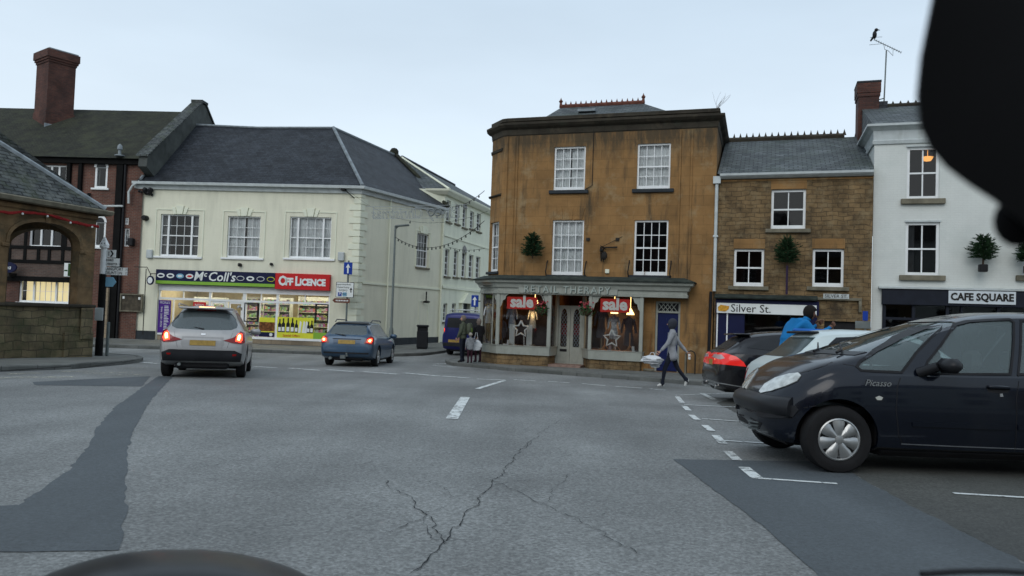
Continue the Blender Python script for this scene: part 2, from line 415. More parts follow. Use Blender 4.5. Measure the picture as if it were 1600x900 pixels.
M['cream'] = brick('cream_painted_brick', (.735, .725, .585), (.725, .715, .575), (.705, .695, .56), .225, .075, .008, bump=.14, rough=.75, var=.035, vscale=.8, stain=(.46, .46, .36), stamt=.55, sscale=.7, streak=True, lo=.47, hi=.8)
M['cream2'] = brick('cream_render', (.74, .76, .62), (.73, .75, .61), (.71, .73, .59), .5, .3, .002, bump=.03, rough=.8, var=.05, stain=(.5, .53, .42), stamt=.5, sscale=.5, streak=True)
M['cafe_wall'] = brick('white_painted_brick', (.63, .655, .625), (.62, .645, .615), (.59, .61, .58), .225, .075, .006, bump=.2, rough=.7, var=.05, stain=(.42, .47, .44), stamt=.45, sscale=.7, distort=.03, dscale=3)
M['redbrick'] = brick('red_brick', (.155, .062, .042), (.105, .045, .034), (.15, .12, .10), .225, .075, .010, bump=.5, var=.3, stain=(.045, .03, .028), stamt=.7, sscale=.7)
M['paleb'] = brick('pale_brick', (.115, .075, .06), (.08, .055, .046), (.12, .105, .095), .225, .075, .010, bump=.5, var=.25, stain=(.08, .06, .05))
M['chimneyb'] = brick('chimney_brick', (.115, .045, .032), (.068, .03, .024), (.075, .05, .042), .225, .075, .010, bump=.5, var=.35, stain=(.03, .02, .02), sscale=.9)
M['ham'] = brick('ham_stone_ashlar', (.275, .152, .057), (.235, .130, .049), (.19, .108, .042), .78, .33, .006, bump=.45, var=.26, vscale=1.1, stain=(.060, .046, .028), stamt=.9, sscale=.8, streak=True, moss=(.30, .22, .12), lo=.53, hi=.70, runs=7.9)
M['hamdark'] = brick('dark_weathered_stone', (.042, .036, .026), (.034, .029, .021), (.02, .017, .014), .8, .4, .006, bump=.5, var=.45, stain=(.11, .09, .06), stamt=.6, sscale=1.6, moss=(.05, .055, .04), lo=.55, hi=.72)
M['rubble'] = brick('rubble_stone', (.185, .122, .058), (.138, .091, .044), (.10, .068, .036), .31, .14, .012, bump=.8, distort=.17, dscale=2.4, var=.5, vscale=2.0, stain=(.045, .034, .022), stamt=.8, sscale=1.3, moss=(.24, .18, .10), lo=.5, hi=.68)
M['market'] = brick('market_stone', (.19, .155, .09), (.12, .095, .055), (.075, .062, .04), .46, .22, .012, bump=.9, distort=.28, dscale=1.3, var=.35, vscale=1.6, stain=(.04, .042, .028), stamt=.8, sscale=1.1, moss=(.055, .065, .03), lo=.45, hi=.7)
M['marketp'] = brick('market_ashlar', (.19, .12, .058), (.15, .098, .05), (.11, .07, .035), .8, .5, .004, bump=.6, var=.45, vscale=2.2, stain=(.055, .05, .032), stamt=.85, sscale=1.6, lo=.45, hi=.65)
M['plinth'] = brick('shop_plinth', (.30, .24, .165), (.26, .205, .14), (.16, .13, .09), .5, .22, .01, bump=.4, var=.2, stain=(.1, .09, .07))
M['slate'] = brick('slate', (.030, .036, .046), (.013, .016, .022), (.004, .005, .007), .26, .17, .012, bump=1.0, rough=.62, var=.35, vscale=1.2, stain=(.06, .068, .08), stamt=.4, sscale=1.5, spec=.3, smooth_=.0, distort=.02, dscale=4)
M['slate2'] = brick('old_slate', (.115, .13, .135), (.055, .066, .072), (.02, .025, .028), .28, .17, .014, bump=.9, rough=.7, var=.3, stain=(.05, .07, .045), stamt=.5, sscale=1.0, smooth_=0, distort=.03, dscale=3)
M['stoneslate'] = brick('mossy_stone_slate', (.085, .095, .095), (.04, .047, .048), (.012, .014, .014), .3, .15, .02, bump=1.0, rough=.8, var=.4, stain=(.05, .065, .03), stamt=.8, sscale=1.6, moss=(.14, .15, .14), smooth_=0, distort=.08, dscale=3)
M['darktile'] = brick('mossy_dark_tile', (.034, .036, .024), (.02, .022, .017), (.008, .008, .007), .17, .10, .01, bump=.8, rough=.9, var=.4, stain=(.05, .052, .03), stamt=.6, sscale=.8, moss=(.05, .055, .03))
mm('redtile', (.13, .05, .035), .85, var=.35, scale=8)
mm('lead', (.22, .25, .27), .6, var=.25, scale=5)
mm('render_grey', (.075, .082, .078), .85, var=.25, scale=2, dirt=(.03, .035, .03))
mm('white', (.78, .80, .80), .45, var=.05)
mm('whitegrey', (.48, .52, .52), .5, var=.08, dirt=(.25, .27, .24))
mm('gutterw', (.5, .54, .54), .45, var=.12)
mm('black', (.012, .012, .014), .5, var=.3)
mm('blackpl', (.018, .019, .022), .38, var=.15)
mm('rubber', (.014, .014, .015), .85, var=.25, bump=.2, bscale=80)
mm('timber', (.005, .005, .005), .9, var=.4)
mm('interior', (.02, .02, .022), .9)
mm('room', (.42, .38, .28), .9)
mm('net', (.82, .85, .86), .95, var=.12, scale=6)
mm('curtain_dim', (.22, .23, .23), .95, var=.15, scale=5)
M['glass'] = glassmat('window_glass', (.95, .97, .97), 1.5, .03, 1.1)
M['glassdark'] = glassmat('dark_window_glass', (.5, .52, .54), 1.5, .03, 1.2)
mm('stonesill', (.17, .155, .115), .85, var=.3, dirt=(.05, .055, .04))
mm('darksill', (.03, .036, .042), .7, var=.2)
mm('creamtrim', (.74, .76, .62), .7, var=.04)
mm('navy', (.007, .010, .045), .4, var=.1)
mm('navydoor', (.006, .012, .068), .4, var=.12)
mm('green', (.22, .42, .05), .5, var=.05)
mm('red', (.52, .018, .02), .5, var=.05)
mm('purple', (.07, .02, .22), .5, var=.05)
mm('yellow', (.66, .66, .05), .5, var=.08)
mm('signwhite', (.72, .75, .74), .5, var=.04)
mm('signwarm', (.62, .66, .68), .5, var=.04)
mm('sage', (.31, .325, .29), .55, var=.10, dirt=(.20, .21, .17), dirtamt=.5)
mm('sagedark', (.13, .155, .14), .6, var=.2, dirt=(.05, .07, .05))
mm('slatecap', (.028, .036, .032), .8, var=.4, dirt=(.08, .09, .07))
mm('iron', (.02, .018, .016), .6, var=.3)
mm('steelgrey', (.16, .18, .18), .5, metal=.3, var=.15)
mm('lamppole', (.14, .165, .16), .55, var=.12)
mm('foil', (.018, .045, .018), .9, var=.5, scale=30)
mm('foil2', (.03, .065, .022), .9, var=.5, scale=30)
mm('bark', (.06, .04, .025), .9, var=.3)
mm('bulb', (.05, .06, .05), .3, var=.2)
mm('copperred', (.25, .02, .02), .9, var=.35, scale=20)
mm('brownsign', (.14, .055, .035), .5)
mm('bluesign', (.01, .045, .30), .45, var=.05)
mm('lightblue', (.18, .38, .52), .5, var=.06)
mm('darkglaze', (.02, .022, .025), .25, var=.1)
mm('bigsignwhite', (.58, .63, .66), .5, var=.04)
M['goods'] = goodsmat('shelf_goods', .11, .16, .75, .42)
M['glow'] = pm('lit_lamp', (1, .8, .4), .5, emit=(1, .62, .22), es=3.2, var=0)
M['glowwhite'] = pm('lit_tube', (1, .95, .8), .5, emit=(1, .88, .62), es=9, var=0)
M['glowroom'] = pm('lit_room', (.9, .8, .5), .5, emit=(1, .80, .42), es=.42, var=.25, scale=1.4)

# ------------------------------------------------------------------ ground sheets
def sheet(name, poly, off, mat, step=1.0, jit=0, skirt=0, kind='structure', capw=None, kerbmat=None):
    poly = [Vector((p[0], p[1])) for p in poly]
    n = len(poly); pts = list(poly); edges = []
    # subdivide the outline
    ring = []
    for i in range(n):
        a, b = poly[i], poly[(i + 1) % n]; k = max(1, int((b - a).length / step))
        for j in range(k): ring.append(a.lerp(b, j / k))
    if jit:
        rj = random.Random(3); q = []
        for i, p in enumerate(ring):
            nx_ = ring[(i + 1) % len(ring)]
            for t in (0, .2, .4, .6, .8): q.append(p.lerp(nx_, t) + Vector((rj.gauss(0, jit), rj.gauss(0, jit))))
        ring = q
    N_ = len(ring); edges = [(i, (i + 1) % N_) for i in range(N_)]
    xs = [p.x for p in ring]; ys = [p.y for p in ring]
    inner = []
    def inside(x, y):
        c = False
        for i in range(n):
            a, b = poly[i], poly[(i + 1) % n]
            if (a.y > y) != (b.y > y) and x < (b.x - a.x) * (y - a.y) / (b.y - a.y) + a.x: c = not c
        return c
    y = math.floor(min(ys))
    while y <= max(ys):
        x = math.floor(min(xs))
        while x <= max(xs):
            if inside(x + .013, y + .007): inner.append(Vector((x + .013, y + .007)))
            x += step * 2
        y += step
    vs, es, fs, _, _, _ = delaunay_2d_cdt(ring + inner, edges, [list(range(N_))], 1, 1e-5)
    mb = MB(); mb.add([(v.x, v.y, g(v.y) + off) for v in vs], [list(f) for f in fs])
    if skirt:
        mb.mi = 1 if kerbmat else 0
        area = sum(ring[i].x * ring[(i + 1) % N_].y - ring[(i + 1) % N_].x * ring[i].y for i in range(N_))
        for i in range(N_):
            a, b = ring[i], ring[(i + 1) % N_]
            if area < 0: a, b = b, a
            mb.add([(a.x, a.y, g(a.y) + off), (b.x, b.y, g(b.y) + off), (b.x, b.y, g(b.y) - .05), (a.x, a.y, g(a.y) - .05)], [(3, 2, 1, 0)])
    o = mb.build(name, [mat, kerbmat] if kerbmat else mat)
    for p in o.data.polygons:
        pass
    if kind: o['kind'] = kind
    return o
mb = MB()
ysn = [-900, -300, -100, -40] + [i * .8 - 20 for i in range(0, 110)] + [90, 140, 250, 500, 900]
xsn = [-900, -300, -120, -60, -30, -15, 0, 15, 30, 60, 120, 300, 900]
for yv in ysn:
    for xv in xsn: mb.v.append(Vector((xv, yv, g(yv))))
nx = len(xsn)
for j in range(len(ysn) - 1):
    for i in range(nx - 1): mb.f.append([j * nx + i, j * nx + i + 1, (j + 1) * nx + i + 1, (j + 1) * nx + i]); mb.m.append(0)
struct('ground', mb, M['asphalt'])
def P2(*px): return [G(a, b).xy for a, b in px]
# ------------------------------------------------------------------ pavements, patches, markings
sheet('pavement_by_shops', P2((100, 541), (500, 554), (602, 557.5), (660, 556), (693, 551.5)) + [(-2.1, 40), (-.9, 44), (.6, 51), (.9, 75), (-70, 75), (-70, 36)], .12, M['paving'], skirt=1, kerbmat=M['kerb'])
kr = [G(1100, 603).xy, G(1000, 595).xy, G(900, 587.5).xy, G(800, 580).xy, G(735, 574).xy, G(707, 571.5).xy, G(698, 569).xy, G(696, 566).xy]
_k0 = kr[0]
sheet('pavement_by_boutique', [(_k0.x + 30 * .95, _k0.y - 30 * .31)] + [tuple(p) for p in kr] + [(-1.2, 34), (0.4, 42), (1.6, 50), (2.2, 75), (40, 75)], .12, M['paving'], skirt=1, kerbmat=M['kerb'])
isl = P2((-260, 594), (0, 581), (110, 577), (190, 570), (217, 566.5), (223, 564), (215, 561), (165, 557.5))
sheet('market_island_pavement', isl + [(-15, 27), (-45, 27), (-45, 13)], .12, M['paving'], skirt=1, kerbmat=M['kerb'])
def kerbstrip(pts, name):
    mb = MB()
    pts = [Vector((p[0], p[1])) for p in pts]; ring = []
    for a, b in zip(pts, pts[1:]):
        k = max(1, int((b - a).length / .9))
        ring += [a.lerp(b, j / k) for j in range(k)]
    ring.append(pts[-1]); rows = []
    for i, p in enumerate(ring):
        d = (ring[min(i + 1, len(ring) - 1)] - ring[max(i - 1, 0)]).normalized(); nrm = Vector((-d.y, d.x)) * kerbstrip.s
        for o, z in ((-.01, -.04), (-.012, .105), (.01, .128), (.14, .132), (.145, .1)):
            q = p + nrm * o; rows.append((q.x, q.y, g(q.y) + z))
    mb.v = [Vector(r_) for r_ in rows]
    for i in range(len(ring) - 1):
        for j in range(4): mb.f.append([i * 5 + j, (i + 1) * 5 + j, (i + 1) * 5 + j + 1, i * 5 + j + 1]); mb.m.append(0)
    o = mb.build(name, M['kerb']); o['kind'] = 'structure'
kerbstrip.s = 1
kerbstrip(P2((100, 541), (500, 554), (602, 557.5), (660, 556), (693, 551.5)) + [(-2.1, 40), (-.9, 44)], 'kerb_by_shops')
kerbstrip([(-1.2, 34)] + [tuple(p) for p in kr[::-1]] + [(_k0.x + 30 * .95, _k0.y - 30 * .31)], 'kerb_by_boutique')
kerbstrip.s = 1
kerbstrip(isl, 'kerb_of_market_island')

sheet('dark_asphalt_patch', P2((247, 588), (272, 588), (252, 607), (234, 628), (207, 675), (200, 700), (197, 735), (197, 800), (187, 861), (-200, 866), (-200, 795), (28, 790), (60, 768), (106, 735), (137, 700), (152, 668), (180, 636)), .004, M['asphalt_dark'], step=.5, jit=.009)
sheet('dark_asphalt_trench', P2((50, 597), (235, 588), (222, 604), (55, 602)), .003, M['asphalt_dark'], step=.5, jit=.009)
sheet('dark_bay_patch', P2((1052, 718), (1300, 722), (1420, 790), (1580, 870), (1900, 1010), (1330, 960), (1275, 895), (1190, 820), (1110, 762)), .004, M['asphalt_dark'], step=.5, jit=.009)
sheet('parking_bay_surface', P2((1300, 722), (1240, 690), (1180, 660), (1120, 630), (1175, 612)) + [(14, 14), (22, 12), (22, 2), (4, 1.5)] + P2((1900, 1010), (1580, 870), (1420, 790)), .002, M['asphalt_bay'], step=.5, jit=.012)
mb = MB(); mo = MB()
def ribbon(mb, a, b, w, off=.009, n=None):
    d = (b - a); L_ = d.xy.length; n = n or max(1, int(L_ / .5)); t = d.xy.normalized(); s = Vector((-t.y, t.x)) * w / 2
    vs = []
    for i in range(n + 1):
        p = a.lerp(b, i / n)
        for q in (1, -1):
            x, y = p.x + s.x * q, p.y + s.y * q; vs.append((x, y, g(y) + off))
    mb.add(vs, [(2 * i, 2 * i + 1, 2 * i + 3, 2 * i + 2) for i in range(n)])
for (x0, y0, x1, y1, w_) in [(398, 573, 432, 575, .16), (452, 575.5, 500, 579, .2), (512, 578, 552, 581, .2), (567, 581, 622, 585, .2), (632, 583, 686, 588, .2), (692, 588, 732, 591, .18), (745, 592.5, 790, 594, .15),
        (803, 593.5, 836, 595.5, .13), (857, 596.5, 890, 598.5, .13), (909, 600, 946, 603, .13), (962, 604, 1003, 607, .12), (1015, 608, 1040, 610, .12),
        (788, 595, 746, 608, .12), (727, 621, 706, 655, .17), (676, 569.5, 702, 568, .1), (675, 571, 712, 574, .1), (1055, 618, 1160, 614, .05),
        (1058, 620, 1066, 630, .1), (1069, 635, 1076, 642, .1), (1080, 649, 1090, 657, .1), (1101, 665, 1112, 674, .1), (1118, 681, 1130, 694, .1), (1137, 706, 1152, 720, .1), (1162, 731, 1184, 749, .11),
        (1069, 633, 1160, 637, .07), (1097, 655, 1170, 660, .07), (1127, 689, 1222, 695, .06), (1184, 748.5, 1308, 757, .06), (1490, 772, 1640, 781, .06), (1097, 615, 1116, 625, .12),
        (300, 571, 350, 572, .16), (222, 566.5, 246, 568.5, .2)]:
    ribbon(mb, G(x0, y0), G(x1, y1), w_)
struct('white_road_markings', mb, M['mark'])
for (x0, y0, x1, y1, w_) in [(-60, 592, 116, 589, .45), (10, 585.5, 60, 583, .3), (95, 581, 155, 580, .28), (130, 584, 205, 582, .3), (160, 587.5, 225, 585, .25), (180, 577, 230, 574, .12)]:
    ribbon(mo, G(x0, y0), G(x1, y1), w_)
struct('worn_yellow_road_markings', mo, M['markold'])
mb = MB(); rc = random.Random(3)
for pts, w0 in [([(640, 899), (668, 872), (690, 850), (712, 822), (742, 790), (765, 760), (790, 733), (812, 706), (830, 690)], .009),
                ([(690, 850), (680, 822), (664, 803), (652, 795), (640, 775), (612, 765), (603, 750)], .008), ([(664, 803), (690, 795), (700, 788)], .006), ([(655, 812), (630, 822), (600, 838)], .006),
                ([(-10, 741), (30, 737), (66, 731)], .006), ([(750, 745), (800, 765), (850, 790), (905, 812), (950, 838), (1000, 870)], .006), ([(820, 700), (850, 672), (880, 655)], .005),
                ([(540, 730), (580, 722), (640, 720)], .005), ([(300, 735), (360, 722), (420, 712)], .005), ([(690, 850), (720, 843), (760, 846)], .005), ([(664, 803), (668, 830), (690, 850)], .006), ([(742, 790), (700, 770), (660, 745)], .004), ([(765, 760), (820, 752), (880, 760)], .004), ([(850, 790), (870, 760), (900, 735)], .004), ([(560, 800), (600, 790), (652, 795)], .004), ([(905, 812), (960, 800), (1020, 810)], .004), ([(430, 640), (470, 636), (520, 640)], .004)]:
    q = [G(*p) for p in pts]; fin = []
    for a, b in zip(q, q[1:]):
        k = max(2, int((b - a).length / .05))
        for j in range(k):
            t = (b - a).normalized(); fin.append(a.lerp(b, j / k) + Vector((-t.y, t.x, 0)) * (rc.gauss(0, .006) + .018 * math.sin(j * .55 + a.x * 7)))
    for i, (a, b) in enumerate(zip(fin, fin[1:])): 
        ww = w0 * rc.uniform(.25, 1.1)
        d = (b - a).normalized(); s = Vector((-d.y, d.x)) * ww / 2
        mb.add([(a.x + s.x, a.y + s.y, g(a.y) + .007), (a.x - s.x, a.y - s.y, g(a.y) + .007), (b.x - s.x, b.y - s.y, g(b.y) + .007), (b.x + s.x, b.y + s.y, g(b.y) + .007)], [(0, 1, 2, 3)])
struct('road_cracks', mb, M['crack'])

# ------------------------------------------------------------------ building helpers
class Fac:
    def __init__(s, name, label, pa, da, pb, db, zb, cat='building', group=None):
        a, b = ray(pa, 480) * da, ray(pb, 480) * db
        s.A = Vector((a.x, a.y, zb)); d = Vector((b.x - a.x, b.y - a.y)); s.L = d.length; s.ang = math.atan2(d.y, d.x)
        s.Mx = Matrix.Translation(s.A) @ RZ(s.ang); s.Mi = s.Mx.inverted()
        s.o = thing(name, label, cat, s.A, s.ang, group) if label else None
    def loc(s, v): return s.Mi @ v
    def at(s, px, py, off=0.0):
        o = s.Mi @ Vector((0, 0, CAMZ)); d = s.Mi.to_3x3() @ ray(px, py)
        return o + d * ((off - o.y) / d.y)
    def rect(s, x0, y0, x1, y1, off=0.0):
        xm, ym = (x0 + x1) / 2, (y0 + y1) / 2
        return (s.at(x0, ym, off).x, s.at(x1, ym, off).x, s.at(xm, y1, off).z, s.at(xm, y0, off).z)
    def wd(s, px, py, d): return s.loc(W(px, py, d))

def wall_holes(mb, x0, x1, z0, z1, holes, y=0.0, rev=.2, room=True, mi_rev=0, mi_room=1):
    xs = sorted({x0, x1} | {h[0] for h in holes} | {h[1] for h in holes}); zs = sorted({z0, z1} | {h[2] for h in holes} | {h[3] for h in holes})
    for i in range(len(xs) - 1):
        for j in range(len(zs) - 1):
            cx, cz = (xs[i] + xs[i + 1]) / 2, (zs[j] + zs[j + 1]) / 2
            if cx < x0 or cx > x1 or cz < z0 or cz > z1: continue
            if any(h[0] < cx < h[1] and h[2] < cz < h[3] for h in holes): continue
            mb.mi = 0; mb.poly([(xs[i], y, zs[j]), (xs[i + 1], y, zs[j]), (xs[i + 1], y, zs[j + 1]), (xs[i], y, zs[j + 1])])
    for h in holes:
        a, b, c, d = h[:4]; noroom = len(h) > 4
        mb.mi = mi_rev
        for q in ([(a, c), (b, c)], [(b, c), (b, d)], [(b, d), (a, d)], [(a, d), (a, c)]):
            (p, r_), (s_, t) = q; mb.poly([(p, y, r_), (s_, y, t), (s_, y + rev, t), (p, y + rev, r_)])
        if room and not noroom:
            mb.mi = mi_room; e_ = .12; Y1, Y2 = y + rev, y + 1.3
            a, b, c, d = a - e_, b + e_, c - e_, d + e_
            mb.poly([(a, Y2, c), (b, Y2, c), (b, Y2, d), (a, Y2, d)])
            for q in ([(a, c), (b, c)], [(b, c), (b, d)], [(b, d), (a, d)], [(a, d), (a, c)]):
                (p, r_), (s_, t) = q; mb.poly([(p, Y1, r_), (s_, Y1, t), (s_, Y2, t), (p, Y2, r_)])
    mb.mi = 0

def sash(par, r, cols=4, rt=2, rb=2, y=.09, fw=.055, bar=.02, curtain=None, sill='white', sillout=.09, sillh=.09, sillext=.1, mull=(), frame='white', glass='glass', bottom=.1, tilt=0, lab=None, arch=False, half=False):
    x0, x1, z0, z1 = r; mb = MB(); zm = (z0 + z1) / 2 if not half else z0 + (z1 - z0) * half
    Mx = Matrix()
    mb.box(x0, x0 + fw, y, y + .09, z0, z1); mb.box(x1 - fw, x1, y, y + .09, z0, z1)
    mb.box(x0, x1, y - .003, y + .093, z0, z0 + bottom); mb.box(x0, x1, y - .003, y + .093, z1 - fw, z1)
    xs = [x0 + fw] + [x0 + (x1 - x0) * q for q in mull] + [x1 - fw]
    for q in mull:
        xm = x0 + (x1 - x0) * q; mb.box(xm - .045, xm + .045, y - .01, y + .09, z0, z1)
    if rb: mb.box(x0, x1, y + .012, y + .08, zm - .025, zm + .025)
    for k in range(len(xs) - 1):
        a, b = xs[k], xs[k + 1]
        nc = cols if isinstance(cols, int) else cols[k]
        for i in range(1, nc):
            xv = a + (b - a) * i / nc; mb.box(xv - bar / 2, xv + bar / 2, y + .03, y + .06, z0, z1)
    for n_, lo, hi in ((rt, zm if rb else z0 + bottom, z1 - fw), (rb, z0 + bottom, zm)):
        for i in range(1, n_):
            zv = lo + (hi - lo) * i / n_; mb.box(x0, x1, y + .032, y + .058, zv - bar / 2, zv + bar / 2)
    fr = mb.build('window', M[frame], par)
    if lab: fr['label'] = lab
    m2 = MB(); m2.poly([(x0, y + .045, z0), (x1, y + .045, z0), (x1, y + .045, z1), (x0, y + .045, z1)]); m2.build('pane', M[glass], fr)
    if sill:
        m3 = MB(); m3.bev(x0 - sillext, x1 + sillext, -sillout, y + .02, z0 - sillh, z0 + .004, .012); m3.build('window_sill', M[sill], fr)
    if curtain:
        mt = 'net' if curtain[0] == 'n' else 'curtain_dim'; m4 = MB()
        spans = {'full': [(0, 1)], 'split': [(0, .47), (.53, 1)], 'sides': [(0, .22), (.78, 1)], 'left': [(0, .3)]}[curtain[1:]]
        for a, b in spans:
            n = max(8, int((b - a) * (x1 - x0) / .03)); pts = []
            for i in range(n + 1):
                xv = x0 + (x1 - x0) * (a + (b - a) * i / n); yy = y + .17 + .028 * math.sin(xv * 52 + math.sin(xv * 9) * 3)
                pts.append((xv, yy))
            vs = [(p[0], p[1], z0) for p in pts] + [(p[0], p[1], z1) for p in pts]
            m4.add(vs, [(i, i + 1, n + 2 + i, n + 1 + i) for i in range(n)])
        m4.build('curtain', M[mt], fr, smooth=60)
    return fr

# ------------------------------------------------------------------ convenience shop (cream building with slate roof)
F = Fac('cream_shop_building', 'cream painted two-storey corner building with slate hipped roof above a convenience shop', 213, 36.5, 557, 35.6, g(36) + .12)
B = F.o; L = F.L
ze = F.at(400, 288).z                     # eaves
S_ = F.wd(687, 500, 42.2); S = Vector((S_.x, S_.y))          # far end of the lane side wall
sd_ = S - Vector((L, 0)); sl = sd_.length; sang = math.atan2(sd_.y, sd_.x)
wins = [F.rect(250, 335, 310, 401), F.rect(355, 338, 406, 403), F.rect(452, 339, 517, 404)]
shop = F.rect(244, 452, 514, 560); shop = (shop[0], shop[1], -1.0, F.at(380, 449).z)
mb = MB(); wall_holes(mb, 0, L, -1, ze, wins + [shop + (1,)], rev=.25)
mb.mi = 0
mb.poly([(0, 0, -1), (0, 9, -1), (0, 9, ze), (0, 0, ze)])
b = S + Vector((-8, 2)); mb.poly([(0, 9, -1), (b.x, b.y, -1), (b.x, b.y, ze), (0, 9, ze)])
mb.build('front_wall', [M['cream'], M['interior']], B)
# lane-side wall in its own rotated frame
def side_rect(x0, y0, x1, y1):
    Fs = Fac('x', None, 557, 35.6, 687, 42.2, F.A.z); return Fs.rect(x0, y0, x1, y1)
Fs = Fac('x', None, 557, 35.6, 687, 42.2, F.A.z)
sw = Fs.rect(651, 365, 669, 418)
sm = MB(); wall_holes(sm, 0, sl, -1.2, ze, [sw]); 
SM = T(L, 0, 0) @ RZ(sang)
for i, v in enumerate(sm.v): sm.v[i] = SM @ v
sm.mi = 0
sm.build('lane_side_wall', [M['cream'], M['interior']], B)
def moved(o, Mx):
    o.data.transform(Mx)
    for c in o.children: moved(c, Mx)
fr = sash(B, sw, 4, 2, 2, curtain='dfull', sill='stonesill', glass='glassdark'); moved(fr, SM)
sash(B, wins[0], [1, 3, 1], 2, 2, mull=(.19, .8), curtain='dsides', lab='three-light sash window with dark panes', sillext=.25)
sash(B, wins[1], 4, 2, 2, curtain='nsplit', sillext=.25, lab='narrower sash window with net curtains')
sash(B, wins[2], [1, 3, 1], 2, 2, mull=(.19, .8), curtain='nfull', sillext=.25, lab='three-light sash window with net curtains')
for wn in wins + [None]:
    mb = MB()
    a, b, c, d = wn if wn else sw
    e_ = .26 if wn else .14
    for q in ((a - e_, a - e_ + .05, c, d + e_), (b + e_ - .05, b + e_, c, d + e_), (a - e_ + .05, b + e_ - .05, d + e_ - .05, d + e_)): mb.box(q[0], q[1], -.03, -.003, q[2], q[3])
    xm = (a + b) / 2; mb.plate([(xm - .13, d + .01), (xm + .13, d + .01), (xm + .2, d + .42), (xm - .2, d + .42)], -.07, -.004)
    for s in (-1, 1): mb.plate(sorted([(xm + s * .16, d + .01), (xm + s * .3, d + .01), (xm + s * .42, d + .34), (xm + s * .235, d + .34)]) and [(xm + s * .16, d + .01), (xm + s * .3, d + .01), (xm + s * .42, d + .34), (xm + s * .235, d + .34)], -.05, -.004)
    o = mb.build('window_surround', M['creamtrim'], B)
    if not wn: o.data.transform(SM)
# quoins at the corner
mb = MB(); zz = .6; k = 0; zq = F.at(556, 520).z
while zz < ze - .5:
    w1 = .52 if k % 2 else .32
    mb.box(L - w1, L + .02, -.035, .1, zz, zz + .27); 
    vs_ = MB(); vs_.box(-.02, (.52 if not k % 2 else .3), -.035, .1, zz, zz + .27, SM); mb.add(vs_.v, vs_.f)
    zz += .31; k += 1
mb.build('corner_quoins', M['creamtrim'], B)
# floor band on lane side, plinths
mb = MB(); zb_ = Fs.at(620, 445).z
mb.box(.35, sl, -.05, 0, zb_ - .09, zb_ + .0, SM); mb.build('string_course', M['creamtrim'], B)
mb = MB(); mb.box(0, sl, -.06, 0, -1.2, .42, SM); mb.box(shop[1] + .02, L, -.06, 0, -1, .30); mb.box(0, shop[0] - .02, -.06, 0, -1, .42)
split_build(mb, 'dark_plinth', M['darksill'], B)
# blocked opening outlines, pipes
mb = MB()
mb.tube([SM @ Vector((x, -.09, z)) for x, z in ((Fs.at(609, 310).x, ze - .1), (Fs.at(609, 310).x, .1))], .035, 6)
mb.tube([SM @ Vector((x, -.09, z)) for x, z in ((sl - .12, ze - .1), (sl - .12, 0))], .05, 8)
split_build(mb, 'drainpipe', M['creamtrim'], B, smooth=50)
# roof
EL = F.at(210, 281, -.28); EC = F.at(549, 290, -.28); zg = EC.z
EL = Vector((-.15, -.28, zg)); n2 = Vector((math.sin(sang), -math.cos(sang)))
EC = Vector((L + .12, -.28, zg)); ES = Vector((S.x, S.y, zg)) + Vector((n2.x, n2.y, 0)) * .28
RL = F.wd(287, 196, 40.6); RA = F.wd(521, 200, 40.2); zr = (RL.z + RA.z) / 2; RL.z = RA.z = zr
GT = F.wd(618, 243, 46.8); GT.z = zr - .02
sag = (RL + RA) / 2 - Vector((0, 0, .09))
mb = MB(); mb.poly([EL, EC, RA, sag]); mb.poly([EL, sag, RL])
mb.poly([EC, ES, GT, RA])
bk = Vector((0, 9.3, zg)); mb.poly([RL, sag, RA, Vector((RA.x - 3, 9.3, zg)), Vector((-.15, 9.3, zg))])
mb.poly([RA, GT, Vector((GT.x - 5, GT.y, zg)), Vector((RA.x - 3, 9.3, zg))])
mb.poly([EL + Vector((0, 0, -.005)), RL, Vector((-.15, 9.3, zg))])
mb.build('roof', M['slate'], B)
mb = MB(); mb.tube([EC + Vector((0, 0, .03)), RA + Vector((0, 0, .05))], .09, 6); mb.tube([RA + Vector((0, 0, .05)), GT + Vector((0, 0, .05))], .07, 6); mb.tube([RL + Vector((0, 0, .04)), sag + Vector((0, 0, .04)), RA + Vector((0, 0, .04))], .06, 6)
_v = (RA - EC).normalized(); mb.build('lead_hip_and_ridge', M['lead'], B, smooth=60)
mb = MB(); mb.tube([GT + Vector((0, 0, .12)), ES + Vector((0, 0, .10))], .12, 6); mb.ball(GT + Vector((-.1, 0, .22)), .3, 8, 5); mb.build('verge_coping', M['darktile'], B, smooth=40)
mb = MB(); mb.sweep([(-.35, 0), (L, 0), (S.x, S.y)], [(0, zg - .34), (.10, zg - .34), (.13, zg - .14), (.2, zg - .12), (.22, zg - .14), (.34, zg - .13), (.36, zg - .01), (.33, zg), (.0, zg - .02)])
mb.build('gutter_and_eaves', M['gutterw'], B)

# shopfront
sp = thing('shopfront', None, None) if False else None
yf = .10
def fr_rect(mbx, x0, y0, x1, y1, ya, yb):
    a, b, c, d = F.rect(x0, y0, x1, y1); mbx.box(a, b, ya, yb, c, d)
mb = MB(); zt = F.at(380, 470).z; zs = F.at(380, 453).z; ztop = shop[3]; zsh = F.at(380, 458).z; zbt = F.at(470, 532).z
xs_ = lambda px: F.at(px, 500).x
for px, wd in ((245, .12), (268, .05), (325, .12), (352, .06), (379, .16), (404, .04), (431, .13), (513, .12)):
    x = xs_(px); lo = zbt if px in (268, 404) else 0
    mb.box(x - wd / 2, x + wd / 2, yf, yf + .1, lo, zt if px in (268, 404, 352) else ztop)
for px in (283, 405, 452 + 22): x = xs_(px); mb.box(x - .025, x + .025, yf + .01, yf + .08, zt, zsh)
mb.box(shop[0], shop[1], yf - .012, yf + .09, zt - .06, zt + .04)
mb.box(shop[0], shop[1], yf - .06, yf + .12, zsh, ztop)
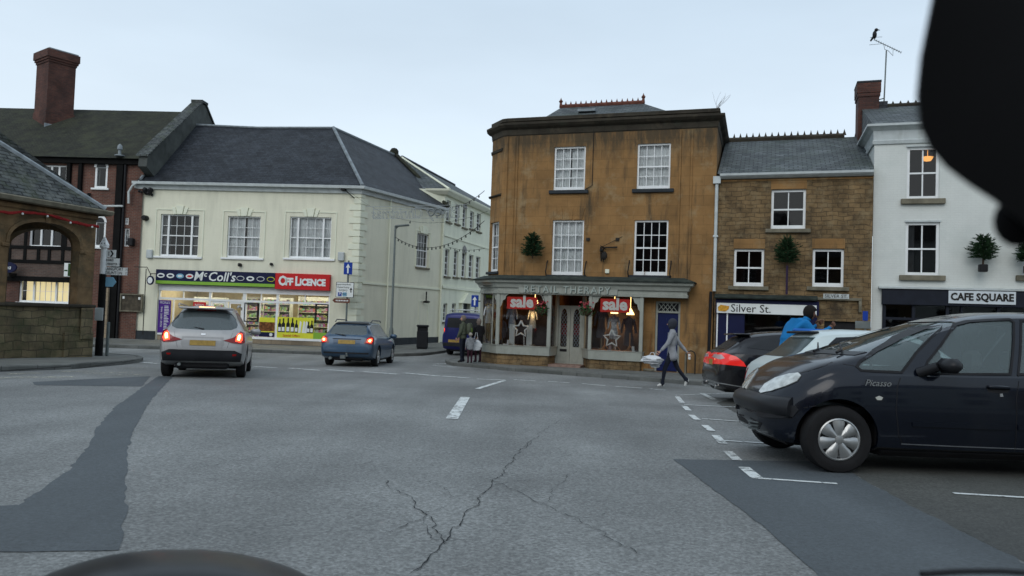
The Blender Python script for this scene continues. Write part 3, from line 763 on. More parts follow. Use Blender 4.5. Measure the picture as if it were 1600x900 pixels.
mb.box(xs_(379), xs_(513), yf - .03, yf + .1, zbt - .02, zbt + .09); mb.box(xs_(245), xs_(325), yf - .03, yf + .1, zbt + .02, zbt + .11)
mb.box(xs_(379), xs_(383), yf - .01, yf + .09, 0, zt)
sf = mb.build('shopfront', M['white'], B)
mb = MB(); mb.poly([(shop[0], yf + .05, 0.03), (shop[1], yf + .05, .03), (shop[1], yf + .05, zsh), (shop[0], yf + .05, zsh)]); mb.build('shop_glass', M['glass'], sf)
mb = MB(); mb.box(xs_(383), xs_(513) - .06, yf - .005, yf + .2, -1, zbt - .02); mb.box(xs_(245), xs_(325) - .06, yf - .005, yf + .2, -1, zbt + .02); mb.build('stall_riser', M['plinth'], sf)
# door frame inside
mb = MB()
for a, b in ((326, 351), (353, 377)):
    A_, B_ = xs_(a) + .07, xs_(b) - .04
    mb.box(A_, A_ + .06, yf + .02, yf + .08, 0, zt - .06); mb.box(B_ - .06, B_, yf + .02, yf + .08, 0, zt - .06); mb.box(A_ + .06, B_ - .06, yf + .02, yf + .08, 0.0, .25); mb.box(A_ + .06, B_ - .06, yf + .02, yf + .08, zt - .16, zt - .06)
mb.build('double_door', M['white'], sf)
mb = MB()
for r_ in ((380, 473, 402, 503), (491, 475, 512, 505)):
    a, b, c, d = F.rect(*r_); t = .05
    mb.box(a, a + t, yf - .02, yf + .12, c, d); mb.box(b - t, b, yf - .02, yf + .12, c, d); mb.box(a + t, b - t, yf - .02, yf + .12, c, c + t); mb.box(a + t, b - t, yf - .02, yf + .12, d - t, d)
split_build(mb, 'noticeboard_edge', M['black'], sf)
# shop interior
x0, x1 = shop[0], shop[1]; zf = .05
mb = MB(); D = 4.2
mb.poly([(x0 - .2, D, zf), (x1, D, zf), (x1, D, 3.2), (x0 - .2, D, 3.2)]); mb.poly([(x0 - .2, yf + .2, zf), (x1 , yf + .2, zf), (x1, D, zf), (x0 - .2, D, zf)])
mb.poly([(x0 - .2, yf + .2, 3.25), (x1, yf + .2, 3.25), (x1, D, 3.25), (x0 - .2, D, 3.25)]); mb.poly([(x0 - .2, yf + .2, zf), (x0 - .2, D, zf), (x0 - .2, D, 3.25), (x0 - .2, yf + .2, 3.25)]); mb.poly([(x1, yf + .2, zf), (x1, D, zf), (x1, D, 3.25), (x1, yf + .2, 3.25)])
mb.build('shop_interior', M['room'], B)
for i in range(3):
    xx = x0 + (i + .5) * (x1 - x0) / 3
    mb = MB(); mb.box(xx - .9, xx + .9, 1.6, 1.8, 3.12, 3.2); mb.build('ceiling_light', M['glowwhite'], B)
    ld = bpy.data.lights.new('shop_lamp', 'AREA'); ld.shape = 'RECTANGLE'; ld.size = 2.2; ld.size_y = 1.6; ld.energy = 42; ld.color = (1, .86, .58)
    lo_ = bpy.data.objects.new('shop_lamp', ld); COL.objects.link(lo_); lo_.location = F.Mx @ Vector((xx, 1.7, 3.0)); lo_.rotation_euler = (R(-18), 0, F.ang)
# shelves and posters in the shop
def shelf_unit(xa, xb, y, h, label, grp, F_=None, z=.05):
    F_ = F_ or F
    t = thing('shelf_unit', label, 'shelf', F_.Mx @ Vector((xa, y, z)), F_.ang, grp); wd = xb - xa
    mb = MB(); mb.box(0, .04, 0, .4, 0, h); mb.box(wd - .04, wd, 0, .4, 0, h); mb.box(.04, wd - .04, .37, .4, 0, h)
    n = int(h / .36)
    for i in range(n): mb.box(.04, wd - .04, 0, .37, i * .36 + .05, i * .36 + .08)
    mb.build('shelving', M['whitegrey'], t)
    gm = MB(); rr = random.Random(int(xa * 10))
    for i in range(n):
        x = .07
        while x < wd - .2:
            ww = rr.uniform(.09, .2); hh = rr.uniform(.16, .25); gm.box(x, x + ww - .015, .03, .3, i * .36 + .08, i * .36 + .08 + hh); x += ww
    o = gm.build('goods', M['goods'], t); o['kind'] = 'stuff'
shelf_unit(xs_(270), xs_(322), 1.9, 2.1, 'tall shelf of goods inside the shop window behind the purple poster', None)
shelf_unit(xs_(330), xs_(378), 3.2, 2.2, 'tall shelf of goods at the back of the shop seen through its door', None)
shelf_unit(xs_(383), xs_(428), 2.0, 2.2, 'shelf of goods behind the snack poster in the shop window', None)
shelf_unit(xs_(436), xs_(510), 2.4, 2.3, 'wide shelf of bottles and packets behind the wine poster', None)
def panel(par, F_, r_, y, mat, name='poster', t=.012):
    a, b, c, d = F_.rect(*r_, off=y); mb = MB(); mb.box(a, b, y - t, y, c, d); return mb.build(name, M[mat], par), (a, b, c, d)
o, r_ = panel(B, F, (247, 469, 266.5, 521), yf - .01, 'purple')
o['label'] = 'tall purple poster with white lettering in the left window'
textmesh("M'COLL'S", .15, M['signwhite'], o, T((r_[0] + r_[1]) / 2, yf - .03, r_[3] - .12), .003, sx=.8)
textmesh('FOOD  NEWS  WINE', .13, M['signwhite'], o, T(r_[0] + .18, yf - .03, (r_[2] + r_[3]) / 2) @ RY(-PI / 2), .003, sx=.8)
mb = MB(); rr = random.Random(5)
for i in range(17): zv = r_[3] - .3 - i * .075; mb.box(r_[0] + .3, r_[0] + .3 + rr.uniform(.12, .25), yf - .026, yf - .023, zv, zv + .03)
mb.build('small_print', M['signwhite'], o)
o, r_ = panel(B, F, (289 + 13, 472, 322, 482), yf - .01, 'red'); o['label'] = 'small red window banner'
textmesh('NEWS', .17, M['signwhite'], o, T((r_[0] + r_[1]) / 2, yf - .03, (r_[2] + r_[3]) / 2), .003)
o, r_ = panel(B, F, (433, 496, 490, 529), yf - .01, 'yellow'); o['label'] = 'yellow poster with a row of wine bottles'
a, b_, c, d = r_
def bottle_pic(mbb, x, z, h, y):
    w_ = h * .13; mbb.plate([(x - w_, z), (x + w_, z), (x + w_, z + h * .6), (x + w_ * .4, z + h * .72), (x + w_ * .4, z + h), (x - w_ * .4, z + h), (x - w_ * .4, z + h * .72), (x - w_, z + h * .6)], y - .005, y)
bk_, wt = MB(), MB()
for i, (q, hh) in enumerate(((.07, .62), (.17, .66), (.30, .68), (.42, .68), (.53, .6), (.86, .55), (.95, .6))):
    x = a + (b_ - a) * q; bottle_pic(bk_, x, c + .28, hh, yf - .022); hw_ = hh * .1; wt.box(x - hw_, x + hw_, yf - .034, yf - .030, c + .33, c + .33 + hh * .3)
for q in (.62, .72, .79): wt.plate([(a + (b_ - a) * q - .07, c + .28), (a + (b_ - a) * q + .05, c + .28), (a + (b_ - a) * q + .09, c + .78), (a + (b_ - a) * q + .01, c + .85)], yf - .027, yf - .022)
bk_.build('bottle_picture', M['black'], o); wt.build('label_picture', M['signwhite'], o)
textmesh('Special Offers', .15, M['red'], o, T(a + (b_ - a) * .4, yf - .03, c + .13), .003)
mb = MB(); mb.box(b_, xs_(511), yf - .022, yf - .01, c, c + .32); mb.build('lime_strip', M['green'], o)
o, r_ = panel(B, F, (405, 496, 429, 519), yf - .01, 'yellow'); o['label'] = 'poster of brown snacks above a navy strip'
mm('snackpic', (.16, .06, .02), .6, var=.8, scale=9)
mb = MB(); mb.box(r_[0], r_[1], yf - .03, yf - .023, r_[2] + .05, r_[3] - .22); mb.build('snack_picture', M['snackpic'], o)
mb = MB(); mb.box(r_[0], r_[1], yf - .03, yf - .01, r_[2] - .22, r_[2]); mb.build('navy_strip', M['navy'], o)
mb = MB(); mb.lathe([(.001, 0), (.08, 0), (.08, .01), (.001, .01)], 12, T(r_[1] - .15, yf - .03, r_[2] - .11) @ RX(PI / 2)); mb.build('white_dot', M['signwhite'], o)
# fascia sign
a, b_, c, d = F.rect(243, 423.5, 430, 446.5, off=-.2); zc, zd = c, d
mb = MB(); mb.bev(a, b_, -.2, .0, zc, zd, .01); fs = mb.build('fascia_sign', M['navy'], B)
a2, b2, c2, d2 = F.rect(430, 428, 515, 453, off=-.2); 
mb = MB(); mb.bev(b_ + .003, b2, -.205, .0, zc - .06, zd - .0, .01); rp = mb.build('red_sign_panel', M['red'], fs)
mb = MB(); mb.box(a + .02, b_ - .01, -.212, -.202, zc + .02, zc + .17); mb.build('green_stripe', M['green'], fs)
zm = (zc + zd) / 2 + .06
xt = F.at(343, 430, -.21).x
textmesh('M', .60, M['signwhite'], fs, T(F.at(309.5, 436, -.21).x, -.212, zm), .006, shear=.18, off=.008)
textmesh('c', .36, M['signwhite'], fs, T(F.at(320.5, 436, -.21).x, -.212, zm + .12), .006, shear=.18, off=.006)
textmesh("Coll's", .60, M['signwhite'], fs, T(F.at(346, 436, -.21).x, -.212, zm), .006, shear=.18, off=.008)
for s_, px, sz_, dz_ in (('O', 442, .62, 0), ('FF', 452, .46, -.03), ('L', 465, .60, 0), ('ICENCE', 488.5, .42, -.03)): textmesh(s_, sz_, M['signwhite'], rp, T(F.at(px, 440, -.21).x, -.216, (zc + zd) / 2 - .03 + dz_), .006, off=.024, sx=.86)
for i, px in enumerate((251, 266, 281, 296)):
    x = F.at(px, 436, -.21).x; mb = MB(); mb.lathe([(.001, 0), (1, 0), (1, .012), (.001, .012)], 20, T(x, -.203, zm) @ RX(PI / 2) @ Matrix.Diagonal((.19, .115, 1, 1)))
    o = mb.build('round_emblem', M[['signwhite', 'signwhite', 'lightblue', 'signwhite'][i]], fs)
    mb = MB(); mb.lathe([(.001, 0), (1, 0), (1, .006), (.001, .006)], 16, T(x, -.216, zm) @ RX(PI / 2) @ Matrix.Diagonal((.12, .05, 1, 1))); mb.build('emblem_mark', M[['navy', 'navy', 'signwhite', 'red'][i]], o)
for i, px in enumerate((375.5, 391, 407, 423)):
    x = F.at(px, 438, -.21).x; mb = MB(); mb.lathe([(.001, 0), (1, 0), (1, .012), (.001, .012)], 20, T(x, -.203, zm - .02) @ RX(PI / 2) @ Matrix.Diagonal((.19, .115, 1, 1)))
    o = mb.build('round_emblem', M[['signwhite', 'signwhite', 'signwhite', 'yellow'][i]], fs)
    mb = MB(); k_ = (.165, .09) if i != 1 else (.11, .05); mb.lathe([(.001, 0), (1, 0), (1, .006), (.001, .006)], 16, T(x, -.216, zm - .02) @ RX(PI / 2) @ Matrix.Diagonal((k_[0], k_[1], 1, 1))); mb.build('emblem_mark', M['navy'], o)
# wall fittings on the shop building
def fit(name, label, cat, mb, mat, F_=F, smooth=None):
    t = mb.build(name, M[mat], smooth=smooth); t.matrix_world = F_.Mx; return tag(t, label, cat)
a = F.at(231, 300); mb = MB(); rr = random.Random(2)
for i in range(16): mb.ball(a + Vector((rr.uniform(-.28, .28), rr.uniform(-.3, -.05), rr.uniform(-.16, .16))), rr.uniform(.06, .13), 6, 4)
fit('floodlight', 'dark cluster of floodlights high on the cream wall above the left sash window', 'light', mb, 'black')
a = F.at(229, 341); mb = MB(); mb.lathe([(.001, .3), (.1, .3), (.13, .2), (.13, 0), (.001, 0)], 12, T(a.x, 0, a.z) @ RX(PI / 2)); fit('wall_light', 'small round black lamp on the cream wall left of the first sash window', 'light', mb, 'black', smooth=40)
def boxfit(px, py, label, mat, w_, h_, d_, name, cat):
    a = F.at(px, py); mb = MB(); mb.bev(a.x - w_ / 2, a.x + w_ / 2, -d_, 0, a.z - h_ / 2, a.z + h_ / 2, .03); return fit(name, label, cat, mb, mat)
boxfit(235, 397, 'pale burglar alarm box at the left end of the cream wall', 'whitegrey', .3, .42, .14, 'alarm_box', 'alarm')
boxfit(534, 401, 'pale burglar alarm box beside the blue arrow sign', 'whitegrey', .3, .42, .16, 'alarm_box', 'alarm')
boxfit(376, 414, 'small black lamp over the middle of the shop sign', 'black', .14, .16, .2, 'sign_lamp', 'light')
boxfit(425, 413, 'small black box over the join of the blue and red shop signs', 'black', .13, .13, .16, 'sign_lamp', 'light')
a = F.at(539, 296); mb = MB(); mb.bev(a.x - .12, a.x + .1, -.3, -.02, a.z - .1, a.z + .12, .03); mb.tube([a + Vector((0, -.1, 0)), a + Vector((.55, -.25, -.45))], .025, 6); fit('security_camera', 'black camera on an arm under the eaves at the cream corner', 'camera', mb, 'black')
# round projecting sign
a = F.at(235, 438, -.55)
t = thing('hanging_sign', 'small round blue and white sign hanging from a bracket left of the shop fascia', 'sign', F.Mx @ Vector((a.x, -.55, a.z)), F.ang)
mb = MB(); mb.lathe([(.001, -.03), (.22, -.03), (.22, .03), (.001, .03)], 20, RX(PI / 2) @ Matrix.Diagonal((.8, 1, 1, 1))); mb.build('sign_board', M['navy'], t, smooth=40)
mb = MB(); mb.lathe([(.001, 0), (.15, 0), (.15, .01), (.001, .01)], 20, T(0, -.032, 0) @ RX(PI / 2) @ Matrix.Diagonal((.8, 1, 1, 1))); mb.build('sign_face', M['signwhite'], t)
mb = MB(); mb.tube([(-.02, 0, .22), (-.02, 0, .32), (.1, .55, .34)], .018, 6); mb.tube([(-.25, .02, .55), (-.25, .02, -2.6)], .02, 6); mb.tube([(-.9, .1, .62), (-.2, .0, .62), (.02, 0, .25)], .02, 6); mb.build('bracket', M['iron'], t)

# ------------------------------------------------------------------ far cream building along the lane
F2 = Fac('far_cream_building', 'tall cream building further down the lane with rows of narrow windows', 689, 42.4, 757, 50.2, g(45) + .12)
B2 = F2.o; L2 = F2.L + 9; ze2 = F2.at(690, 294).z
up = [F2.rect(x - 3.2, a, x + 3.2, b) for x, a, b in ((701, 313, 347), (714.5, 319, 350), (726, 325, 356), (737.5, 330, 358), (748, 334, 362))]
lw = [F2.rect(x - 3.6, a, x + 3.4, b) for x, a, b in ((698.5, 389, 432), (712.5, 391, 433), (725, 394, 434), (736, 398, 435), (747, 401, 436))]
gw = [F2.rect(x - 3, a, x + 3, b) for x, a, b in ((695.5, 474, 503), (709, 474, 503), (744, 474, 503))]
dr = F2.rect(720, 474, 731, 506)
mb = MB(); wall_holes(mb, 0, L2, -1.5, ze2, up + lw + gw + [dr])
mb.mi = 0
mb.poly([(0, 0, -1), (0, 0, ze2), (-2.5, 6, ze2), (-2.5, 6, -1)]); mb.poly([(L2, 0, -1), (L2, 8, -1), (L2, 8, ze2), (L2, 0, ze2)])
# short return wall that faces the square
wv = F2.wd(667, 320, 42.6); mb.poly([(0, 0, -1), (0, 0, ze2), (wv.x, wv.y, ze2), (wv.x, wv.y, -1)])
mb.build('wall', [M['cream2'], M['interior']], B2)
for r_ in up + lw + gw: sash(B2, r_, 2, 2, 2, y=.1, fw=.05, bar=.03, sill='stonesill', glass='glassdark', sillout=.1, sillh=.1, sillext=.12)
mb = MB(); a, b, c, d = dr; mb.box(a - .25, a, -.15, 0, c - .3, d); mb.box(b, b + .25, -.15, 0, c - .3, d); mb.plate([(a - .4, d), (b + .4, d), ((a + b) / 2, d + .65)], -.25, 0); mb.build('door_surround', M['creamtrim'], B2)
mb = MB(); mb.box(a, b, .08, .12, c - .5, d); mb.build('door', M['darksill'], B2)
for r_ in (up[2], lw[2]):
    a, b, c, d = r_; mb = MB(); mb.plate([((a + b) / 2 + (b - a) / 2 * math.cos(t_ * PI / 8), d + (b - a) / 2 * 1.0 * math.sin(t_ * PI / 8)) for t_ in range(9)], -.02, .02); mb.build('arched_fanlight', M['darkglaze'], B2)
mb = MB()
for py in (431 - 53,): zz = F2.at(700, 368).z; mb.box(0, L2, -.05, 0, zz - .08, zz)
zz = F2.at(700, 447).z; mb.box(0, L2, -.07, 0, zz - .15, zz); mb.build('string_course', M['creamtrim'], B2)
z0 = ze2; r1 = F2.wd(620, 245, 47.5); r2 = Vector((L2 - 3, 4.2, r1.z)); hp = Vector((3.5, 4.2, r1.z + .1))
hp = F2.wd(628, 246, 48.0)
e1 = Vector((-.3, -.35, z0)); e2 = Vector((L2, -.35, z0)); e3 = Vector((wv.x, wv.y, z0)); hq = Vector((L2 - 1, hp.y + .6, hp.z + .2))
mb = MB(); mb.poly([e1, e2, hq, hp]); mb.poly([e3, e1, hp]); mb.poly([hp, hq, Vector((L2, 10, z0)), Vector((wv.x, 10, z0))]); mb.poly([e3, hp, Vector((wv.x, 10, z0))]); mb.build('roof', M['slate2'], B2)
mb = MB(); mb.sweep([(wv.x, wv.y), (0, 0), (L2, 0)][0:3], [(0, z0 - .3), (.18, z0 - .28), (.36, z0 - .08), (.38, z0 + .03), (0, z0 + .03)]); mb.tube([e1, hp], .08, 5); mb.build('eaves_moulding', M['creamtrim'], B2)
mb = MB(); mb.tube([hp + Vector((0, 0, .05)), hq + Vector((0, 0, .05))], .09, 5); mb.build('ridge', M['slate'], B2)

# ------------------------------------------------------------------ brick and timber building on the left
F3 = Fac('brick_pub_building', 'red brick and black timber building with mossy tiled roof, behind the stone market house', -260, 37.2, 214, 36.4, g(36) + .12)
B3 = F3.o; L3 = F3.L; z3 = F3.at(180, 246).z
h3 = [F3.rect(66, 258, 103, 304), F3.rect(148, 259, 168, 294), F3.rect(147, 345, 165, 386), F3.rect(45, 353, 97, 386), F3.rect(29, 437, 108, 473)]
sm3 = [F3.rect(194, 357, 202, 385), F3.rect(195, 340, 201, 351)]
dr3 = F3.rect(162, 448, 178, 530)
mb = MB(); wall_holes(mb, 0, L3, -1, z3, h3[:2] + h3[2:] + sm3 + [dr3])
mb.mi = 0; mb.build('wall', [M['redbrick'], M['interior']], B3)
sash(B3, h3[0], [1, 1, 1], 1, 0, mull=(.34, .66), fw=.07)
for h in (h3[1], h3[2]):
    fr = sash(B3, h, 1, 1, 0, fw=.1, y=.02, sillext=.12, curtain='dsides', lab='narrow round-headed white window')
    a, b, c, d = h; mb = MB(); n = 10; xm, r_ = (a + b) / 2, (b - a) / 2
    outer = [(xm + r_ * 1.12 * math.cos(PI * i / n), d - r_ * .25 + r_ * 1.2 * math.sin(PI * i / n)) for i in range(n + 1)]
    mb.plate(outer, -.03, .03); mb.build('arched_head', M['white'], fr)
    mb = MB(); mb.plate([(xm + r_ * .75 * math.cos(PI * i / n), d - r_ * .25 + r_ * .8 * math.sin(PI * i / n)) for i in range(n + 1)], -.037, -.031); mb.build('head_pane', M['darkglaze'], fr)
for h in sm3: sash(B3, h, 2, 3, 0, fw=.05, y=.05, sill=None, bottom=.05)
sash(B3, h3[3], [1, 1, 1], 1, 0, mull=(.34, .66), fw=.09, bottom=.09, glass='glassdark', lab='white three-light casement between black timbers')
fr = sash(B3, h3[4], [1, 4, 2], 2, 0, mull=(.28, .72), fw=.09, bottom=.09, lab='wide white ground floor window lit from inside')
a, b, c, d = h3[4]; mb = MB(); mb.poly([(a + (b - a) * .02, .5, c), (b, .5, c), (b, .5, d), (a + (b - a) * .02, .5, d)]); mb.build('lit_blind', M['glowroom'], fr)
# jettied timber storey (black beams with pale brick infill)
px0, px1 = -120, 140
zA, zB, zC = F3.at(60, 345).z, F3.at(60, 408).z, F3.at(60, 434).z
xa, xb = F3.at(px0, 380).x, F3.at(px1, 380).x
mb = MB(); wall_holes(mb, xa, xb, F3.at(60, 436).z, F3.at(60, 300).z, [h3[3] + (1,)], y=-.08, rev=.1, room=False); mb.build('timber_storey_infill', M['paleb'], B3)
mb = MB()
zt1, zt2, zt3, zt4 = F3.at(60, 300).z, F3.at(60, 387).z, F3.at(60, 409).z, F3.at(60, 435).z
for z in (zt2, zt3): mb.box(xa, xb, -.13, -.06, z - .08, z + .08)
mb.box(xa, xb, -.22, -.02, zt4 - .16, zt4 + .08)
for px in (-60, -10, 17, 42, 100, 104, 137): x = F3.at(px, 380).x; mb.box(x - .07, x + .07, -.125, -.06, zt2 + .08, zt1)
for px in (-30, 17, 41, 62, 79, 100, 118): x = F3.at(px, 400).x; mb.box(x - .07, x + .07, -.128, -.06, zt3 + .08, zt2 - .08)
# tall black posts and fascia at eaves
for px, w_ in ((188, .16), (108, .09), (126, .08)):
    x = F3.at(px, 300).x; zl = -1 if px == 188 else zt1; mb.box(x - w_, x + w_, -.16, -.0, zl, z3)
mb.box(0, L3, -.2, 0, z3 - .35, z3 - .02)
mb.build('timber_frame', M['timber'], B3)
mb = MB(); x = F3.at(196, 300).x; mb.tube([(x, -.1, z3 - .3), (x, -.1, 0)], .06, 8); mb.build('black_downpipe', M['black'], B3, smooth=50)
mb = MB(); q = [F3.at(218, 283, -.2), F3.at(207, 290, -.2), F3.at(201, 300, -.2), F3.at(201, 318, -.2)]; mb.tube(q, .055, 8); q = [F3.at(150, 322, -.2), F3.at(192, 322, -.2)]; mb.tube(q, .05, 6); mb.build('white_downpipe', M['gutterw'], B3, smooth=50)
mb = MB(); a, b, c, d = dr3; mb.box(a, b, .05, .1, -.4, d); mb.build('door', M['black'], B3)
mb = MB(); x = F3.at(172, 480).x; mb.box(x - .05, x + .05, -.3, -.2, 0, F3.at(172, 450).z); mb.build('door_post', M['plinth'], B3)
# roof and gable
yr = 4.9; zr3 = F3.wd(180, 171.5, 41.4).z
ridge_y = yr
mb = MB(); x3 = L3 - .0
mb.poly([(-.3, -.35, z3 - .1), (x3, -.35, z3 - .1), (x3, ridge_y, zr3), (-.3, ridge_y, zr3)]); mb.poly([(-.3, ridge_y, zr3), (x3, ridge_y, zr3), (x3, 9.8, z3), (-.3, 9.8, z3)]); mb.build('roof', M['darktile'], B3)
gt = F3.wd(278, 161, 41.6); gz = zr3 + .42
mb = MB(); gab = [(-.55, z3 - .5), (-.5, z3 - .05), (ridge_y - .25, gz), (ridge_y + .25, gz), (10.2, z3), (10.2, -1), (.3, -1), (.3, z3 - .9)]
nn = len(gab); mb.add([(x3 - .0, y, z) for y, z in gab] + [(x3 + .42, y, z) for y, z in gab], [list(range(nn)), list(range(nn, 2 * nn))[::-1]] + [(i, (i + 1) % nn, nn + (i + 1) % nn, nn + i) for i in range(nn)])
mb.build('gable_parapet', M['render_grey'], B3)
mb = MB()
for (ya, za), (yb, zb2) in (((-.6, z3 - .02), (ridge_y - .2, gz + .06)), ((ridge_y + .2, gz + .06), (10.3, z3 + .02))):
    mb.add([(x3 - .1, ya, za), (x3 + .5, ya, za), (x3 + .5, yb, zb2), (x3 - .1, yb, zb2), (x3 - .1, ya, za + .08), (x3 + .5, ya, za + .08), (x3 + .5, yb, zb2 + .08), (x3 - .1, yb, zb2 + .08)], [(0, 1, 2, 3), (4, 7, 6, 5), (0, 4, 5, 1), (1, 5, 6, 2), (2, 6, 7, 3), (3, 7, 4, 0)])
mb.box(x3 - .12, x3 + .52, ridge_y - .35, ridge_y + .35, gz + .05, gz + .18); mb.build('gable_coping', M['stoneslate'], B3)
# lead flashing where the shop roof meets the gable
mb = MB(); mb.tube([F3.loc(F.Mx @ (EL + Vector((.2, 0, .1)))), F3.loc(F.Mx @ (RL + Vector((.05, -.2, .1))))], .07, 5); mb.build('lead_flashing', M['lead'], B3)
# finial on the roof edge
a = F3.at(187, 238, -.3); mb = MB(); mb.lathe([(.05, 0), (.22, .02), (.22, .06), (.07, .1), (.06, .3), (.12, .34), (.1, .52), (.03, .6)], 10, T(a.x, -.3, a.z - .2)); mb.build('rainwater_finial', M['lead'], B3, smooth=40)
# chimney
cx, cy = F3.wd(84, 180, 40.6).x, F3.wd(84, 180, 40.6).y
ztop_c = F3.wd(86, 86, 40.6).z; zbase = zr3 - 1.4; CMx = T(cx, cy, 0) @ RZ(R(-33))
mb = MB(); rw = .78
mb.box(-rw, rw, -.72, .72, zbase - .8, zbase + .85, CMx); mb.box(-rw + .04, rw - .04, -.68, .68, zbase + .85, ztop_c - .6, CMx)
for i, (e_, h) in enumerate(((.04, .12), (.09, .12), (.14, .40))): zz = ztop_c - .64 + sum((.12, .12, .40)[:i]); mb.box(-rw + .04 - e_, rw - .04 + e_, -.68 - e_, .68 + e_, zz, zz + h, CMx)
ch = mb.build('chimney', M['chimneyb'], B3)
mb = MB(); mb.box(-rw - .06, rw + .06, -.74, .74, ztop_c, ztop_c + .07, CMx); mb.build('chimney_cap', M['lead'], ch)
mb = MB(); mb.box(-rw - .04, rw + .04, -.76, -.715, zbase - .9, zbase - .35, CMx); mb.box(rw, rw + .05, -.76, .72, zbase - .9, zbase + .1, CMx); mb.build('lead_apron', M['lead'], ch)
# timber-building signs
a = F3.at(14, 418, -.5); t = thing('hanging_sign', 'dark oval sign with pale lettering on the timber building, seen through the market house arch', 'sign', F3.Mx @ Vector((a.x, -.6, a.z)), F3.ang)
mb = MB(); mb.lathe([(.001, -.04), (.42, -.04), (.42, .04), (.001, .04)], 20, RX(PI / 2) @ Matrix.Diagonal((1.1, .62, 1, 1))); mb.build('sign_board', M['navy'], t); textmesh('Spa', .3, M['signwhite'], t, T(0, -.05, 0), .004, shear=.3)
mb = MB(); mb.box(-.1, .1, -.02, .6, -.42, -.26); mb.build('bracket', M['iron'], t)
a, b, c, d = F3.rect(100, 411, 110, 432, off=-.4); t = thing('projecting_sign', 'small white and green projecting sign beside the lit ground floor window', 'sign', F3.Mx @ Vector((a, -.4, c)), F3.ang)
mb = MB(); mb.box(0, b - a, 0, .06, 0, d - c); mb.box((b - a) / 2 - .03, (b - a) / 2 + .03, .06, .4, .2, .3); mb.build('sign_board', M['signwhite'], t); mb = MB(); q = (b - a); mb.box(q * .62, q, -.006, 0, 0.02, d - c - .02); mb.box(0.02, q * .55, -.006, 0, .25, .32); mb.build('green_panel', M['foil2'], t)
a, b, c, d = F3.rect(187, 459, 222, 487, off=-.12)
t = thing('notice_board', 'wood-framed glass notice board on the brick wall beside the cream shop', 'notice board', F3.Mx @ Vector((a, -.12, c)), F3.ang)
mb = MB(); w_, h_ = b - a, d - c
for q in ((0, .06, 0, h_), (w_ - .06, w_, 0, h_), (.06, w_ - .06, 0, .06), (.06, w_ - .06, h_ - .06, h_)): mb.box(q[0], q[1], 0, .11, q[2], q[3])
mb.build('frame', M['stonesill'], t); mb = MB(); mb.box(.06, w_ - .06, .05, .1, .06, h_ - .06); mm('noteb', (.06, .05, .035), .5, var=.5, scale=6); mb.build('board', M['noteb'], t)
mb = MB(); mb.box(.1, .2, .04, .05, h_ - .25, h_ - .13); mb.box(w_ - .22, w_ - .12, .04, .05, h_ - .27, h_ - .15); mb.build('paper', M['signwhite'], t)
a = F3.at(207, 378); mb = MB(); mb.bev(a.x - .13, a.x + .13, -.25, 0, a.z - .2, a.z + .17, .03); fit('wall_lantern', 'black box lamp on the brick wall left of the cream shop', 'light', mb, 'black', F3)
a, b, c, d = F3.rect(160, 428, 180, 440, off=-.3)
# ------------------------------------------------------------------ boutique (three-storey ham stone building)
zb4 = g(25) + .12
F4 = Fac('ham_stone_boutique_building', 'tall orange-brown ham stone building with curved corner, parapet and a sage green boutique shopfront', 783, 27.3, 1114, 25.0, zb4)
B4 = F4.o; L4 = F4.L
at4 = F4.at
def mt(pm_, n=1): return M[pm_]
zp = at4(940, 178.5).z; zcor = at4(940, 192).z; zf4 = at4(930, 438).z
# plan of the curved left corner
P1, P2_, P3, P4 = (0, 0), (-.16, .05), (-.80, .70), (-.86, .9)
wins4 = [F4.rect(865.5, 229, 914.5, 297.5), F4.rect(995.5, 224, 1047.5, 295.5), F4.rect(862.5, 344, 911.5, 430), F4.rect(990.5, 344, 1043.5, 430.5)]
px_sr = at4(1002.5, 500).x
dbl = F4.rect(1023, 471, 1062, 584); dbl = (dbl[0], dbl[1], 0.0, dbl[3])
mb = MB(); wall_holes(mb, 0, L4, -.8, zp, wins4 + [(-.01, px_sr, -.81, zf4 - .3, 1), dbl], rev=.22)
mb.mi = 0
cw = []
for p, q in ((P1, P2_), (P3, P4), (P4, (-.1, 4.5)), ((-.1, 4.5), (2.6, 12))): mb.poly([(p[0], p[1], zf4 - .4), (q[0], q[1], zf4 - .4), (q[0], q[1], zp), (p[0], p[1], zp)])
mb.poly([(-.86, .9, -.8), (-.1, 4.5, -.8), (-.1, 4.5, zf4), (-.86, .9, zf4)]); mb.poly([(-.1, 4.5, -.8), (2.6, 12, -.8), (2.6, 12, zf4), (-.1, 4.5, zf4)])
mb.poly([(L4, 0, -.8), (L4, 11, -.8), (L4, 11, zp), (L4, 0, zp)]); mb.poly([(L4, 11, -.8), (2.6, 12, -.8), (2.6, 12, zp), (L4, 11, zp)])
mb.build('wall', [M['ham'], M['interior']], B4)
